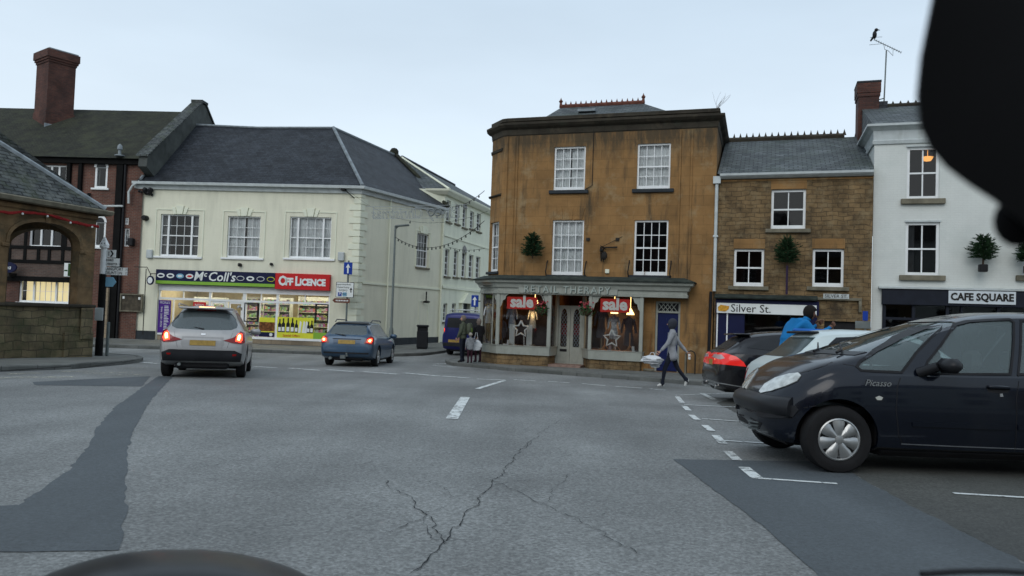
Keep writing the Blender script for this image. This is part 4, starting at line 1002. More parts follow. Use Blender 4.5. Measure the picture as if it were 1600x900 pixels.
# canted facet with its own window
cl = math.hypot(P3[0] - P2_[0], P3[1] - P2_[1]); ca = math.atan2(P2_[1] - P3[1], P2_[0] - P3[0]); CMx4 = T(P3[0], P3[1], 0) @ RZ(ca)
zc0, zc1 = at4(767, 428).z, at4(767, 345).z
cm = MB(); wall_holes(cm, 0, cl, zf4 - .4, zp, [(.06, cl - .1, zc0 + .1, zc1)], rev=.18)
for i, v in enumerate(cm.v): cm.v[i] = CMx4 @ v
cm.build('curved_corner_wall', [M['ham'], M['interior']], B4)
fr = sash(B4, (.06, cl - .1, zc0 + .1, zc1), 3, 2, 2, curtain='nfull', sill='darksill', lab='sash window on the curved corner'); moved(fr, CMx4)
for r_, cu, lb, n_ in ((wins4[0], 'nsplit', 'upper left sash window with net curtains', (2, 2)), (wins4[1], 'nfull', 'upper right sash window with net curtains', (2, 2)), (wins4[2], 'nfull', 'first floor sash window with full net curtain', (2, 2)), (wins4[3], None, 'first floor sash window with dark uncurtained panes', (2, 2))):
    sash(B4, r_, 4, n_[0], n_[1], y=.06, fw=.06, bar=.024, curtain=cu, sill='darksill', sillout=.1, sillh=.12, sillext=.14, lab=lb, glass='glass' if cu else 'glassdark', bottom=.13)
# shallow pilaster strips, cracks and weathered band under the cornice
mb = MB()
for px in (790, 806, 1061, 1079):
    x = at4(px, 320).x; mb.box(x - .03, x + .03, -.035, 0, zf4, zcor - .35)
x = at4(798, 320).x; mb.box(x - .12, x + .12, -.018, 0, zf4, zcor - .4); x = at4(1070, 320).x; mb.box(x - .14, x + .14, -.018, 0, zf4, zcor - .4)
split_build(mb, 'pilaster_strip', M['ham'], B4)
path = [(-.1, 4.5), P4, P3, P2_, P1, (L4, 0), (L4 + .001, 6)]
mb = MB(); mb.sweep(path, [(.0, zcor - .34), (.03, zcor - .3), (.05, zcor - .12), (.16, zcor - .06), (.24, zcor + .02), (.24, zcor + .09), (.05, zcor + .13), (.03, zp - .14), (.07, zp - .12), (.07, zp + .0), (-.3, zp + .02), (-.3, zcor)], caps=True)
mb.build('cornice_and_parapet', M['hamdark'], B4)
mb = MB(); zk = at4(767, 232).z; mb.sweep([(-.4, 3.0), P4, P3, P2_], [(0, zk - .1), (.04, zk - .08), (.05, zk), (0, zk + .03)]); zk = at4(767, 303).z; mb.sweep([(-.4, 3.0), P4, P3, P2_], [(0, zk - .06), (.08, zk - .04), (.09, zk), (0, zk + .03)])
mb.build('corner_band', M['hamdark'], B4)
mb = MB()
for r_ in wins4[2:3]:
    a, b, c, d = r_; xm = (a + b) / 2
    for k in (-1, 0, 1): mb.plate([(xm + k * .34 - .13, d + .02), (xm + k * .34 + .13, d + .02), (xm + k * .42 + .17, d + .42), (xm + k * .42 - .17, d + .42)], -.018, -.001)
mb.build('window_arch_stones', M['ham'], B4)
# window side brackets
mb = MB()
for r_ in wins4[2:]:
    a, b, c, d = r_
    for x in (a - .14, b + .12): mb.tube([(x, -.02, c + .5), (x + .02, -.16, c + .42), (x - .02, -.18, c + .1), (x, -.1, c - .08)], .022, 5)
mb.build('planter_bracket', M['iron'], B4)
mb = MB(); x = at4(927, 240).x; mb.tube([(x, -.03, at4(927, 188).z), (x, -.03, at4(926, 290).z), (x - .25, -.03, at4(926, 296).z)], .014, 5); mb.build('cable', M['iron'], B4)
# pitched roof behind the parapet, with crested ridge
ra, rb_ = F4.wd(878, 169, 31), F4.wd(1004, 161, 29.6); rb_.z = ra.z = (ra.z + rb_.z) / 2
mb = MB(); ya = .5
q = [Vector((.3, ya, zp - .4)), Vector((L4 - .3, ya, zp - .4)), Vector((L4 - .3, 10, zp - .4)), Vector((2.6, 10.5, zp - .4))]
yr_ = (ra.y + rb_.y) / 2; ra.y = rb_.y = yr_
mb.poly([q[0], q[1], rb_, ra]); mb.poly([q[1], q[2], rb_]); mb.poly([q[2], q[3], ra, rb_]); mb.poly([q[3], q[0], ra]); mb.build('roof', M['slate2'], B4)
def crest(par, a, b, h, step, mat='redtile', name='ridge_cresting'):
    mb = MB(); d = (b - a); n = int(d.length / step); mb.tube([a + Vector((0, 0, .04)), b + Vector((0, 0, .04))], h * .4, 6)
    for i in range(n + 1):
        p = a + d * (i / n); s_ = step * .32
        mb.add([(p.x - s_, p.y - .02, p.z + h * .3), (p.x + s_, p.y - .02, p.z + h * .3), (p.x + s_ * .35, p.y - .02, p.z + h * .8), (p.x, p.y - .02, p.z + h * 1.15), (p.x - s_ * .35, p.y - .02, p.z + h * .8),
                (p.x - s_, p.y + .02, p.z + h * .3), (p.x + s_, p.y + .02, p.z + h * .3), (p.x + s_ * .35, p.y + .02, p.z + h * .8), (p.x, p.y + .02, p.z + h * 1.15), (p.x - s_ * .35, p.y + .02, p.z + h * .8)],
               [(0, 1, 2, 3, 4), (9, 8, 7, 6, 5)] + [(i_, (i_ + 1) % 5, (i_ + 1) % 5 + 5, i_ + 5) for i_ in range(5)])
    return mb.build(name, M[mat], par)
crest(B4, ra, rb_, .22, .2)
mb = MB(); 
for p in (ra, rb_): mb.lathe([(.07, 0), (.05, .2), (.09, .26), (.03, .34), (.001, .42)], 8, T(*p))
mb.build('ridge_finial', M['redtile'], B4)
mb = MB(); a = F4.wd(892, 166, 28.8); b = F4.wd(927, 166, 28.8); mb.box(ra.x + 1.0, ra.x + 1.7, yr_ - 1.2, yr_ - .8, ra.z - .52, ra.z - .42); mb.build('rooflight', M['lead'], B4)

# --- boutique shopfront
FO = -.32
s4 = lambda px, off=FO: F4.at(px, 510, off).x
xL, xM, xR = s4(778), s4(858), s4(868, .5)
xD0, xD1 = F4.at(870, 530, .6).x, F4.at(912, 530, .6).x
xr0, xr1 = s4(922), s4(1002)
left_path = [(-.55, 1.6), (-.93, .55), (xL, FO), (xM, FO), (xD0, .55)]
right_path = [(xD1, .55), (xr0, FO), (xr1, FO), (xr1 + .02, .05)]
def zat(px, py, off=FO): return F4.at(px, py, off).z
zs0, zs1 = zat(815, 554), zat(815, 540)       # sill board bottom, glass bottom
zr0, zr1 = zat(960, 563), zat(960, 548)
zgt = zat(880, 461)                            # underside of fascia
mb = MB()
mb.sweep(left_path, [(0, zs0), (.04, zs0), (.05, zs1 - .03), (.07, zs1 - .02), (.07, zs1), (0, zs1)], caps=False)
mb.sweep(right_path, [(0, zr0), (.04, zr0), (.05, zr1 - .03), (.07, zr1 - .02), (.07, zr1), (0, zr1)], caps=False)
def post(mb, x, y, w_, z0, z1, a=0): mb.bev(-w_ / 2, w_ / 2, -w_ / 2, w_ / 2, z0, z1, .012, T(x, y, 0) @ RZ(a))
for p in left_path: post(mb, p[0], p[1], .13, zs1, zgt)
for p in right_path[:3]: post(mb, p[0], p[1], .12, zr1, zgt)
post(mb, -.3, .1 + FO * .4, .05, zs1, zgt)
# door frame and side walls, top transom
mb.box(xD0 - .03, xD0 + .04, .5, .62, 0, zgt); mb.box(xD1 - .04, xD1 + .03, .5, .62, 0, zgt)
zdt = F4.at(890, 481, .6).z
mb.box(xD0, xD1, .52, .6, zdt, zdt + .08)
front = mb.build('shopfront', M['sage'], B4)
# corner brackets (spandrels)
mb = MB()
for x, s in ((xL, -1), (xL, 1), (xM, -1), (xr0, 1), (xr1, -1)):
    r_ = .26; pts = [(x + s * .05, zgt), (x + s * (.05 + r_ * 1.3), zgt), (x + s * (.05 + r_ * .9), zgt - .08), (x + s * (.05 + r_ * .75), zgt - .2), (x + s * (.05 + r_ * .4), zgt - .25), (x + s * (.05 + r_ * .25), zgt - .42), (x + s * .05, zgt - .5)]
    if s < 0 and x == xL:
        m_ = MB(); m_.plate([(abs(p[0] - x), p[1]) for p in pts], -.03, .03); Mx = T(xL, FO, 0) @ RZ(math.atan2(.55 - FO, -.93 - xL)); mb.add([Mx @ v for v in m_.v], m_.f); continue
    mb.plate(pts, FO - .03, FO + .03)
split_build(mb, 'curved_bracket', M['sage'], front)
mb = MB()
for pth, za in ((left_path, zs1), (right_path, zr1)):
    for p, q in zip(pth, pth[1:]): mb.poly([(p[0], p[1], za), (q[0], q[1], za), (q[0], q[1], zgt), (p[0], p[1], zgt)])
mb.build('shop_glass', M['glass'], front)
mb = MB(); mb.sweep(left_path, [(-.02, -.8), (-.02, zs0)], caps=False); mb.sweep(right_path, [(-.02, -.8), (-.02, zr0)], caps=False); mb.build('stone_stall_riser', M['rubble'], front)
# window beds, interior box
mb = MB()
inn = [(-.86, .9)] + [(p[0], p[1]) for p in left_path[1:]] + [(xD0, 2.6), (-.3, 2.6)]
mb.poly([(x, y, zs1 - .03) for x, y in inn]); mb.poly([(p[0], p[1], zr1 - .03) for p in right_path] + [(xr1, 2.6, zr1 - .03), (xD1, 2.6, zr1 - .03)])
mm('woodback', (.20, .09, .035), .8, var=.4, scale=2); mm('darkback', (.03, .022, .022), .9, var=.5, scale=3)
mb.build('display_floor', M['woodback'], front)
mb = MB(); mb.poly([(-.5, 2.6, 0), (xr1, 2.6, 0), (xr1, 2.6, 3.4), (-.5, 2.6, 3.4)]); mb.poly([(xr1 + .01, 0, 0), (xr1 + .01, 2.6, 0), (xr1 + .01, 2.6, 3.4), (xr1 + .01, 0, 3.4)]); mb.poly([(xD0 - .04, .62, 0), (xD0 - .04, 2.6, 0), (xD0 - .04, 2.6, 3.4), (xD0 - .04, .62, 3.4)])
mb.poly([(-.9, -.3, zgt + .3), (xr1, -.3, zgt + .3), (xr1, 2.6, zgt + .3), (-.5, 2.6, zgt + .3)]); mb.poly([(-.5, .6, 0.02), (xr1, .6, .02), (xr1, 2.6, .02), (-.5, 2.6, .02)]); mb.build('shop_interior', M['woodback'], B4)
mb = MB(); mb.box(s4(790), s4(856), .75, .8, zs1, zgt - .75); mb.box(s4(928), s4(1000), .85, .9, zr1, zgt - .3); mb.build('display_back_panel', M['darkback'], B4)
# doors
mb = MB()
xm = (xD0 + xD1) / 2
for s, (a, b) in enumerate(((xD0 + .04, xm - .005), (xm + .005, xD1 - .04))):
    d_ = MB(); w_ = b - a; st = .11; zl0, zl1 = F4.at(890, 542, .6).z, F4.at(890, 486, .6).z
    d_.box(a, a + st, .54, .585, .02, zdt); d_.box(b - st, b, .54, .585, .02, zdt); d_.box(a + st, b - st, .54, .585, .02, zl0); 
    n = 8; xc = (a + b) / 2; hw = (w_ - 2 * st) / 2
    pts = [(a + st, zdt), (a + st, zl1 - .25)] + [(xc - hw * math.cos(PI / 2 * i / n), zl1 - .25 + .33 * math.sin(PI / 2 * i / n)) for i in range(n + 1)] + [(xc, zdt)]
    d_.plate(pts, .54, .585); d_.plate([(2 * xc - x, z) for x, z in pts][::-1], .54, .585)
    d_.box(a + st + .03, b - st - .03, .525, .542, .12, .36)
    dd = d_.build('door', M['sage'], front)
    l_ = MB(); z = zl0
    for k in range(-3, 9):
        for sg in (1, -1):
            za_, zb_ = zl0 + k * .16, zl0 + k * .16 + hw * 2 * 1.5 * sg
            xa_, xb_ = xc - hw, xc + hw
            cl_ = []
            for t in [i / 12 for i in range(13)]:
                zz = za_ + (zb_ - za_) * t
                if zl0 <= zz <= zl1 + .02: cl_.append((xa_ + (xb_ - xa_) * t, .575, zz))
            if len(cl_) > 1: l_.tube([cl_[0], cl_[-1]], .011, 4)
    l_.build('lattice', M['white'], dd)
    g_ = MB(); g_.poly([(a + st, .565, zl0), (b - st, .565, zl0), (b - st, .565, zl1 + .1), (a + st, .565, zl1 + .1)]); g_.build('pane', M['glassdark'], dd)
    p_ = MB(); zc_ = zl0 + .62; p_.box(a + st + .01, b - st - .01, .59, .60, zc_ - .2, zc_ + .2); p_.build('red_notice', M['red'], dd)
    if s == 0:
        p_ = MB(); p_.bev(xc - .13, xc + .13, .515, .54, zl0 - .17, zl0 - .08, .01); p_.build('letter_box', M['black'], dd)
mb = MB(); mb.box(xD0 - .1, xD1 + .1, -.25, .6, -.1, .05); mm('doorstep', (.25, .17, .14), .8, var=.2, scale=8); mb.build('tiled_doorstep', M['doorstep'], front)
# fascia with its cornice
xe = F4.at(1090, 470, -.4).x
fp = [(-.95, 2.0), (-1.02, .55), (xL - .03, FO - .08), (xe - .35, FO - .08), (xe - .35, .0)]
zt_, zb_ = zat(930, 443), zgt
mb = MB(); mb.sweep(fp, [(-.2, zb_), (.02, zb_), (.03, zb_ + .1), (.0, zb_ + .12), (.0, zt_ - .22), (.06, zt_ - .2), (.1, zt_ - .08), (.2, zt_ - .02), (.22, zt_ + .06), (-.3, zt_ + .1)]); fa = mb.build('fascia', M['sage'], front)
mb = MB(); mb.sweep([(-1.0, 2.0)] + fp[1:], [(0, zt_ + .07), (.27, zt_ + .062), (.28, zt_ + .1), (-.1, zt_ + .24), (-.45, zt_ + .26)]); mb.build('slate_canopy', M['slatecap'], front)
a, b, c, d = F4.rect(810, 447, 965, 464, off=-.46)
c, d = zb_ + .03, zt_ - .13
mb = MB(); mb.bev(a, b, FO - .14, FO - .06, c, d, .012); sg = mb.build('name_board', M['sage'], fa)
textmesh('RETAIL THERAPY', .34, M['sagedark'], sg, T((a + b) / 2, FO - .155, (c + d) / 2), .02, sx=1.0, spacing=1.22)
mm('sagetext', (.36, .41, .38), .5); textmesh('RETAIL THERAPY', .34, M['sagetext'], sg, T((a + b) / 2 - .02, FO - .172, (c + d) / 2 + .012), .006, sx=1.0, spacing=1.22)
# sale banners and lit lamps
for r_ in ((792, 464, 839, 483), (938, 467, 984, 488)):
    a, b, c, d = F4.rect(*r_, off=FO + .05); t = thing('sale_banner', 'red banner reading sale in the ' + ('left' if r_[0] < 900 else 'right') + ' boutique window', 'banner', F4.Mx @ Vector((a, FO + .05, c)), F4.ang, 'red sale banners')
    mb = MB(); mb.box(0, b - a, 0, .015, 0, d - c); mm('bannerred', (.62, .035, .03), .6, emit=(1, .05, .03), es=.03, var=.05); mb.build('cloth', M['bannerred'], t)  # faint emission brightens the red cloth, which is no lamp
    mm('textglow', (.85, .85, .82), .6, emit=(1, .97, .92), es=.03, var=.02); textmesh('sale', .56, M['textglow'], t, T((b - a) / 2, -.006, (d - c) / 2 + .03), .004, off=.022)  # letters glow slightly to look brighter, nothing lights them from behind
for px, py, y, en in ((836, 473, .5, 11), (960, 489, .8, 10), (985, 491, .7, 10)):
    a = F4.at(px, py, y); mb = MB(); mb.lathe([(.02, .2), (.05, .16), (.13, .02), (.135, -.02), (.001, -.02)], 12, T(0, 0, 0)); mb.tube([(0, 0, .2), (0, 0, zgt + .3 - a.z)], .01, 4)
    t = mb.build('pendant_lamp', M['glow'], smooth=40); t.matrix_world = F4.Mx @ T(*a); tag(t, {836: 'lit warm lamp behind the left red sale banner', 960: 'lit warm lamp under the right red sale banner', 985: 'lit warm lamp at the right end of the right boutique window'}[px], 'lamp')
    ld = bpy.data.lights.new('boutique_lamp', 'POINT'); ld.energy = en; ld.color = (1, .62, .3); ld.shadow_soft_size = .12
    lo_ = bpy.data.objects.new('boutique_lamp', ld); COL.objects.link(lo_); lo_.location = F4.Mx @ (a + Vector((0, -.25, -.45)))
# dressed display forms
def dress(px, ytop, ybot, y, cols, label, sleeves=True, legs='navyform', grp='dressed forms in the boutique windows'):
    a = F4.at(px, ytop, y); b = F4.at(px, ybot, y); h = a.z - b.z
    t = thing('display_form', label, 'mannequin', F4.Mx @ Vector((a.x, y, b.z)), F4.ang, grp)
    S = h
    mb = MB(); mb.lathe([(.30 * S * .62, .0), (.27 * S * .62, .3 * S), (.2 * S * .62, .55 * S), (.25 * S * .62, .8 * S), (.24 * S * .62, .9 * S), (.09 * S * .62, .97 * S), (.06 * S * .62, S)], 14, Matrix.Diagonal((1, .6, 1, 1)))
    if sleeves:
        for s in (-1, 1): mb.tube([(s * .14 * S, 0, .9 * S), (s * .21 * S, -.02, .7 * S), (s * .25 * S, -.03, .42 * S)], [.055 * S, .05 * S, .04 * S], 8)
    mb.build('garment', cols, t, smooth=50)
    zfl = (zs1 if px < 870 else zr1) - b.z
    mb = MB(); mb.tube([(0, 0, 0.02), (0, 0, zfl + .02)], .02, 6); mb.lathe([(.14, 0), (.12, .02), (.02, .04)], 12, T(0, 0, zfl)); mb.build('stand', M['stonesill'], t)
    return t
mm('tweedblue', (.16, .19, .23), .95, var=.35, scale=30); mm('tweedgrey', (.24, .25, .22), .95, var=.4, scale=30); mm('pink', (.3, .22, .22), .9, var=.3); mm('charcoal', (.05, .04, .045), .95, var=.3); mm('stripe', (.27, .29, .31), .9, var=.8, scale=12); mm('whitecloth', (.5, .52, .53), .95, var=.15)
dress(801, 479, 513, .3, M['tweedblue'], 'blue-grey tweed jacket on a stand in the left boutique window')
dress(833, 481, 513, .3, M['tweedgrey'], 'grey patterned short jacket on a stand in the left boutique window')
dress(764, 476, 505, .4, M['whitecloth'], 'pale top on a stand in the corner pane of the boutique')
dress(786, 500, 528, .55, M['charcoal'], 'dark folded garment low in the left boutique window')
dress(941, 483, 528, .35, M['charcoal'], 'dark coat on a stand at the left of the right boutique window')
dress(960, 492, 530, .3, M['stripe'], 'striped grey top in the middle of the right boutique window')
dress(983, 494, 540, .35, M['charcoal'], 'dark coat on a stand at the right of the right boutique window')
def star(px, py, r, label):
    a = F4.at(px, py, FO + .22); t = thing('star_decoration', label, 'star', F4.Mx @ a, F4.ang, 'white star decorations')
    pts = []
    for i in range(10):
        an = PI / 2 + i * PI / 5; q = r if i % 2 == 0 else r * .5; pts.append((q * math.cos(an), 0, q * math.sin(an)))
    mb = MB(); mb.tube(pts + [pts[0]], .035, 6); mb.tube([(.12, 0, -.25), (.14, 0, -.75)], .012, 4); mb.build('star_frame', M['white'], t)
star(814, 514, .30, 'white openwork star low in the left boutique window'); star(956, 529, .30, 'white openwork star low in the right boutique window')
mb0 = None
for i, (px, wd_) in enumerate(((788 + 7, 0), (822, 0))):
    pass
mb = MB()
for px, lb_ in ((800, 'pale display board left of the white star in the left boutique window'), (827, 'pale display board right of the white star in the left boutique window')):
    x = F4.at(px, 520, .2).x; mb = MB(); mb.box(-.1, .1, .2, .25, 0, .75); mb.box(-.14, .14, .12, .32, 0, .02); t = mb.build('display_board', M['whitegrey']); t.matrix_world = F4.Mx @ T(x, 0, zs1 - .02); tag(t, lb_, 'stand', 'display boards in the boutique window')
for px in (849,): pass

rr = random.Random(8)
for i, (px, py, lab) in enumerate(((945, 535, 'wooden tripod stand at the left of the right boutique window'), (984, 537, 'wooden tripod stand at the right of the right boutique window'), (963, 538, 'low wooden tripod stand beside the white star'))):
    x = F4.at(px, py, .0).x; h = .5 if i < 2 else .3
    t = thing('tripod_stand', lab, 'stand', F4.Mx @ Vector((x, 0, zr1 - .03)), F4.ang, 'wooden tripods in the boutique window')
    mm('wood%d' % i, (.32, .15, .06), .7); mb = MB(); mb.tube([(0, 0, .18), (0, 0, h * 1.3)], .02, 6)
    for k in range(3): an = k * 2.1 + .4; mb.tube([(0, 0, .22), (.17 * math.cos(an), .12 * math.sin(an), 0.01)], .018, 5)
    mb.build('tripod', M['wood%d' % i], t)
for px, y, m_, lab in ((752 + 11, 545, 'charcoal', 'dark shoe'), (773, 545, 'charcoal', 'dark shoe'), (785, 545, 'charcoal', 'dark shoe'), (790, 546, 'whitecloth', 'pale shoe'), (952, 545, 'pink', 'small pink bag'), (992, 546, 'whitecloth', 'pale shoe'), (997, 546, 'charcoal', 'dark shoe')):
    yy = FO + .25 if px > 780 else .35
    x = F4.at(px, y, yy).x; z = (zs1 if px < 870 else zr1) - .03
    mb = MB(); mb.bev(-.05, .05, -.12, .12, 0, .06, .025); mb.tube([(0, .08, .04), (0, .09, .2)], [.05, .045], 8)
    t = mb.build('shoe' if 'shoe' in lab else 'handbag', M[m_]); t.matrix_world = F4.Mx @ T(x, yy, z) @ RZ(px * 1.7)
    tag(t, {763: 'dark shoe at the far left of the corner pane', 773: 'dark shoe in the corner pane by the first post', 785: 'dark shoe just right of the first shopfront post', 790: 'pale shoe left of the white star, left window', 952: 'small pink bag below the star in the right window', 992: 'pale shoe at the right end of the right boutique window', 997: 'dark shoe by the right post of the right boutique window'}[px], lab.split()[-1], 'shoes and bags on the window floor')
# hanging baskets
def basket(px, py, label):
    a = F4.at(px, py, FO - .05); t = thing('hanging_basket', label, 'hanging basket', F4.Mx @ a, F4.ang, 'hanging baskets at the boutique door')
    rr = random.Random(px); mb = MB()
    for i in range(230):
        v = Vector((rr.gauss(0, 1), rr.gauss(0, 1), rr.gauss(0, .8))).normalized() * rr.uniform(.12, .31); v.z *= .75; s = rr.uniform(.03, .06)
        u = Vector((rr.uniform(-1, 1), rr.uniform(-1, 1), rr.uniform(-1, .3))).normalized() * s; w_ = u.orthogonal().normalized() * s * .5
        mb.add([v - u, v + w_, v + u, v - w_], [(0, 1, 2, 3)])
    mb.build('foliage', M['foil2'], t)
    mb = MB()
    for i in range(26):
        v = Vector((rr.uniform(-.24, .24), rr.uniform(-.24, .1), rr.uniform(.05, .3))); mb.ball(v, .03, 5, 4)
    mm('flower', (.35, .06, .07), .8, var=.4); mb.build('flowers', M['flower'], t)
    mb = MB(); mb.lathe([(.001, -.2), (.12, -.16), (.2, -.02), (.2, .0)], 12); mb.build('bowl', M['bark'], t)
    mb = MB()
    for k in range(3): an = k * 2.1; mb.tube([(.19 * math.cos(an), .19 * math.sin(an), 0), (0, 0, .55)], .006, 4)
    mb.build('chain', M['iron'], t)
basket(847, 484, 'hanging basket with small red flowers left of the boutique doors'); basket(917, 485, 'hanging basket with small red flowers right of the boutique doors')
# blue door with lattice fanlight
a, b, c, d = dbl; zd_ = at4(1042, 489).z
mb = MB(); mb.box(a, a + .07, .08, .2, 0, d); mb.box(b - .07, b, .08, .2, 0, d); mb.box(a, b, .06, .2, zd_, zd_ + .06); mb.box(a, b, .08, .2, d - .05, d); fr = mb.build('door_frame', M['sage'], B4)
mb = MB(); mb.box(a + .07, b - .07, .12, .16, 0.02, zd_)
for (u0, u1) in ((.12, .44), (.56, .88)):
    for (v0, v1) in ((.1, .42), (.5, .92)): mb.box(a + (b - a) * u0, a + (b - a) * u1, .105, .121, zd_ * v0, zd_ * v1)
mb.build('blue_door', M['navydoor'], B4)
mb = MB(); w_ = (b - a - .14)
for k in range(-2, 7):
    for sgn in (1, -1):
        pts = [(a + .07 + w_ * (k * .2 + (t if sgn > 0 else t)) if False else 0, 0, 0) for t in (0,)]
        x0_ = a + .07 + w_ * k * .2; hh = d - zd_ - .11; q = [(x0_ + (hh * .8 * t if sgn > 0 else hh * .8 * (1 - t)), .12, zd_ + .06 + hh * t) for t in (0, 1)]
        if min(p[0] for p in q) >= a + .03 and max(p[0] for p in q) <= b - .02: mb.tube(q, .014, 4)
mb.build('lattice', M['sage'], fr)
mb = MB(); mb.poly([(a, .16, zd_), (b, .16, zd_), (b, .16, d), (a, .16, d)]); mb.build('fanlight_pane', M['darkglaze'], fr)
mb = MB(); xx = at4(1110, 480).x; 
mb.tube([(at4(1111, 400).x + .03, -.08, zat(1110, 455)), (at4(1109, 480).x, -.08, 0)], .05, 8); mb.build('lower_downpipe', M['black'], B4, smooth=50)
# downpipe (white) between buildings
mb = MB(); x = L4 + .03; mb.tube([(x, -.1, at4(1116, 284).z), (x, -.1, at4(1112, 455).z)], .055, 8); mb.box(x - .12, x + .12, -.2, -.02, at4(1116, 288).z, at4(1116, 277).z); z = at4(1114, 371).z; mb.box(x - .08, x + .08, -.17, -.03, z, z + .06); mb.build('white_downpipe', M['gutterw'], B4, smooth=50)
# iron sign bracket
a = at4(945, 392); t = thing('iron_sign_bracket', 'wrought iron bracket with a small figure between the two first floor windows', 'bracket', F4.Mx @ Vector((a.x, 0, a.z)), F4.ang)
mb = MB(); mb.tube([(.0, 0, .1), (.0, -.75, .1)], .02, 6); mb.tube([(0, -.1, -.4), (-.06, -.2, -.1), (.05, -.35, .08)], .02, 6); mb.tube([(.6, 0, .5), (-.1, -.1, .12)], .01, 5); mb.tube([(-.1, -.05, -.35), (-.14, -.1, .1), (.45, -.1, .12)], .03, 6)
mb.ball((0.02, -.2, -.18), .11, 8, 6, (1, .6, 1.4)); mb.ball((-.08, -.2, .0), .07, 8, 6); mb.build('ironwork', M['iron'], t)
for px, py in ((919, 374), (965, 374)):
    a = at4(px, py); mb = MB(); mb.box(a.x - .06, a.x + .06, -.06, 0, a.z - .05, a.z + .05); fit('wall_fixing', 'small dark wall fixing ' + ('left' if px < 940 else 'right') + ' of the iron bracket', 'fixing', mb, 'iron', F4)
a = at4(949, 424); mb = MB(); mb.bev(a.x - .07, a.x + .07, -.07, 0, a.z - .07, a.z + .07, .01); fit('wall_box', 'small cream box on the stone wall above the boutique canopy', 'box', mb, 'creamtrim', F4)
# buddleia twigs on the parapet
mb = MB(); rr = random.Random(4); o_ = Vector((L4 - .05, .1, zp))
for i in range(9):
    p = [Vector(o_)]; d_ = Vector((rr.uniform(-.3, .7), 0, rr.uniform(.5, 1))).normalized()
    for k in range(4): p.append(p[-1] + d_ * rr.uniform(.1, .2)); d_ = (d_ + Vector((rr.uniform(-.4, .4), rr.uniform(-.3, .3), rr.uniform(-.2, .2)))).normalized()
    mb.tube(p, [.007, .005, .004, .003, .002], 4)
t = mb.build('bare_twigs', M['bark']); t.matrix_world = F4.Mx; tag(t, 'bare twigs of a weed growing at the right end of the parapet', 'plant')
# wall-mounted conifers
def conifer(F_, px, y0, y1, wpx, label, pot=False, pole=None, out=.35, seed=1, grp='small fir trees mounted on the shop walls'):
    a = F_.at(px, y1, -out); top = F_.at(px, y0, -out).z; h = top - a.z; w_ = (F_.at(px + wpx / 2, y1, -out).x - a.x)
    t = thing('wall_fir_tree', label, 'fir tree', F_.Mx @ Vector((a.x, -out, a.z)), F_.ang, grp); rr = random.Random(seed); mb = MB()
    for i in range(230):
        u = rr.random(); z0 = h * (.1 + .72 * u); an = rr.uniform(0, 2 * PI); rad = w_ * (1 - abs(u - .38) ** 2 * 1.9) * rr.uniform(.55, 1.15)
        p0 = Vector((0, 0, z0)); p1 = Vector((math.cos(an) * rad, math.sin(an) * rad * .8, z0 + h * rr.uniform(-.02, .2)))
        if -p1.y < -out: p1.y = out * .9
        d_ = p1 - p0
        for k in range(11):
            f_ = rr.uniform(.3, 1.0); c = p0 + d_ * f_; l_ = rr.uniform(.05, .1) ; dr_ = (d_.normalized() + Vector((rr.uniform(-.9, .9), rr.uniform(-.9, .9), rr.uniform(-.6, .6)))).normalized() * l_
            sd = dr_.cross(Vector((rr.uniform(-1, 1), rr.uniform(-1, 1), rr.uniform(-1, 1)))).normalized() * .016
            mb.add([c - sd, c + dr_, c + sd, c - dr_ * .3], [(0, 1, 2, 3)])
        mb.tube([p0, p1], [.008, .003], 3, cap=False)
    mb.build('foliage', M['foil'], t)
    mb = MB(); mb.tube([(0, 0, -.12 if pot else 0), (0, 0, h * .8)], [.03, .01], 6); mb.build('trunk', M['bark'], t)
    if pot:
        mb = MB(); mb.bev(-.11, .11, -.11, .11, -.28, -.06, .02); mb.box(-.03, .03, .1, out, -.2, -.14); mb.build('pot', M['black'], t)
    if pole:
        zl = F_.at(px, pole, -out).z - a.z; mb = MB(); mm('polepurple', (.035, .02, .05), .6); mb.tube([(0, 0, 0), (-.0, .05, zl)], .035, 6); mb.build('pole', M['polepurple'], t)
conifer(F4, 832, 363, 404, 36, 'small bushy fir mounted on the ham stone wall left of the first floor window', seed=2)

# ------------------------------------------------------------------ Silver Street building
F5 = Fac('rubble_stone_shop_building', 'lower rubble stone building with old slate roof between the boutique and the white cafe building', 1115.5, 24.98, 1361, 23.45, g(24) + .12)
B5 = F5.o; L5 = F5.L; at5 = F5.at; z5 = at5(1240, 273).z
w5 = [F5.rect(1205, 296, 1259, 358), F5.rect(1146.5, 389, 1193.5, 447.5), F5.rect(1269.5, 389, 1318.5, 448.5)]
sh5 = F5.rect(1119, 490, 1276, 580); sh5 = (sh5[0], sh5[1], 0, sh5[3]); dk5 = F5.rect(1287, 502, 1336, 590); dk5 = (dk5[0], dk5[1], 0, dk5[3])
mb = MB(); wall_holes(mb, 0.01, L5, -.8, z5, w5 + [sh5, dk5]); mb.mi = 0; mb.poly([(0.01, 10, -.8), (L5, 10, -.8), (L5, 10, z5), (.01, 10, z5)])
mb.build('wall', [M['rubble'], M['interior']], B5)
for r_, lb in zip(w5, ('upper sash window with four dark panes', 'lower left sash window with four dark panes', 'lower right sash window with four dark panes')):
    sash(B5, r_, 2, 1, 1, y=.07, fw=.075, bar=.03, sill='stonesill', sillout=.1, sillh=.12, sillext=.16, glass='glassdark', lab=lb, bottom=.13)
mb = MB(); 
for r_ in w5: a, b, c, d = r_; mb.box(a - .02, b + .02, -.012, .0, d + .015, d + .33)
mb.box(0.02, L5, -.03, 0, z5 - .18, z5 - .12); mb.build('lintel_stone', M['ham'], B5)
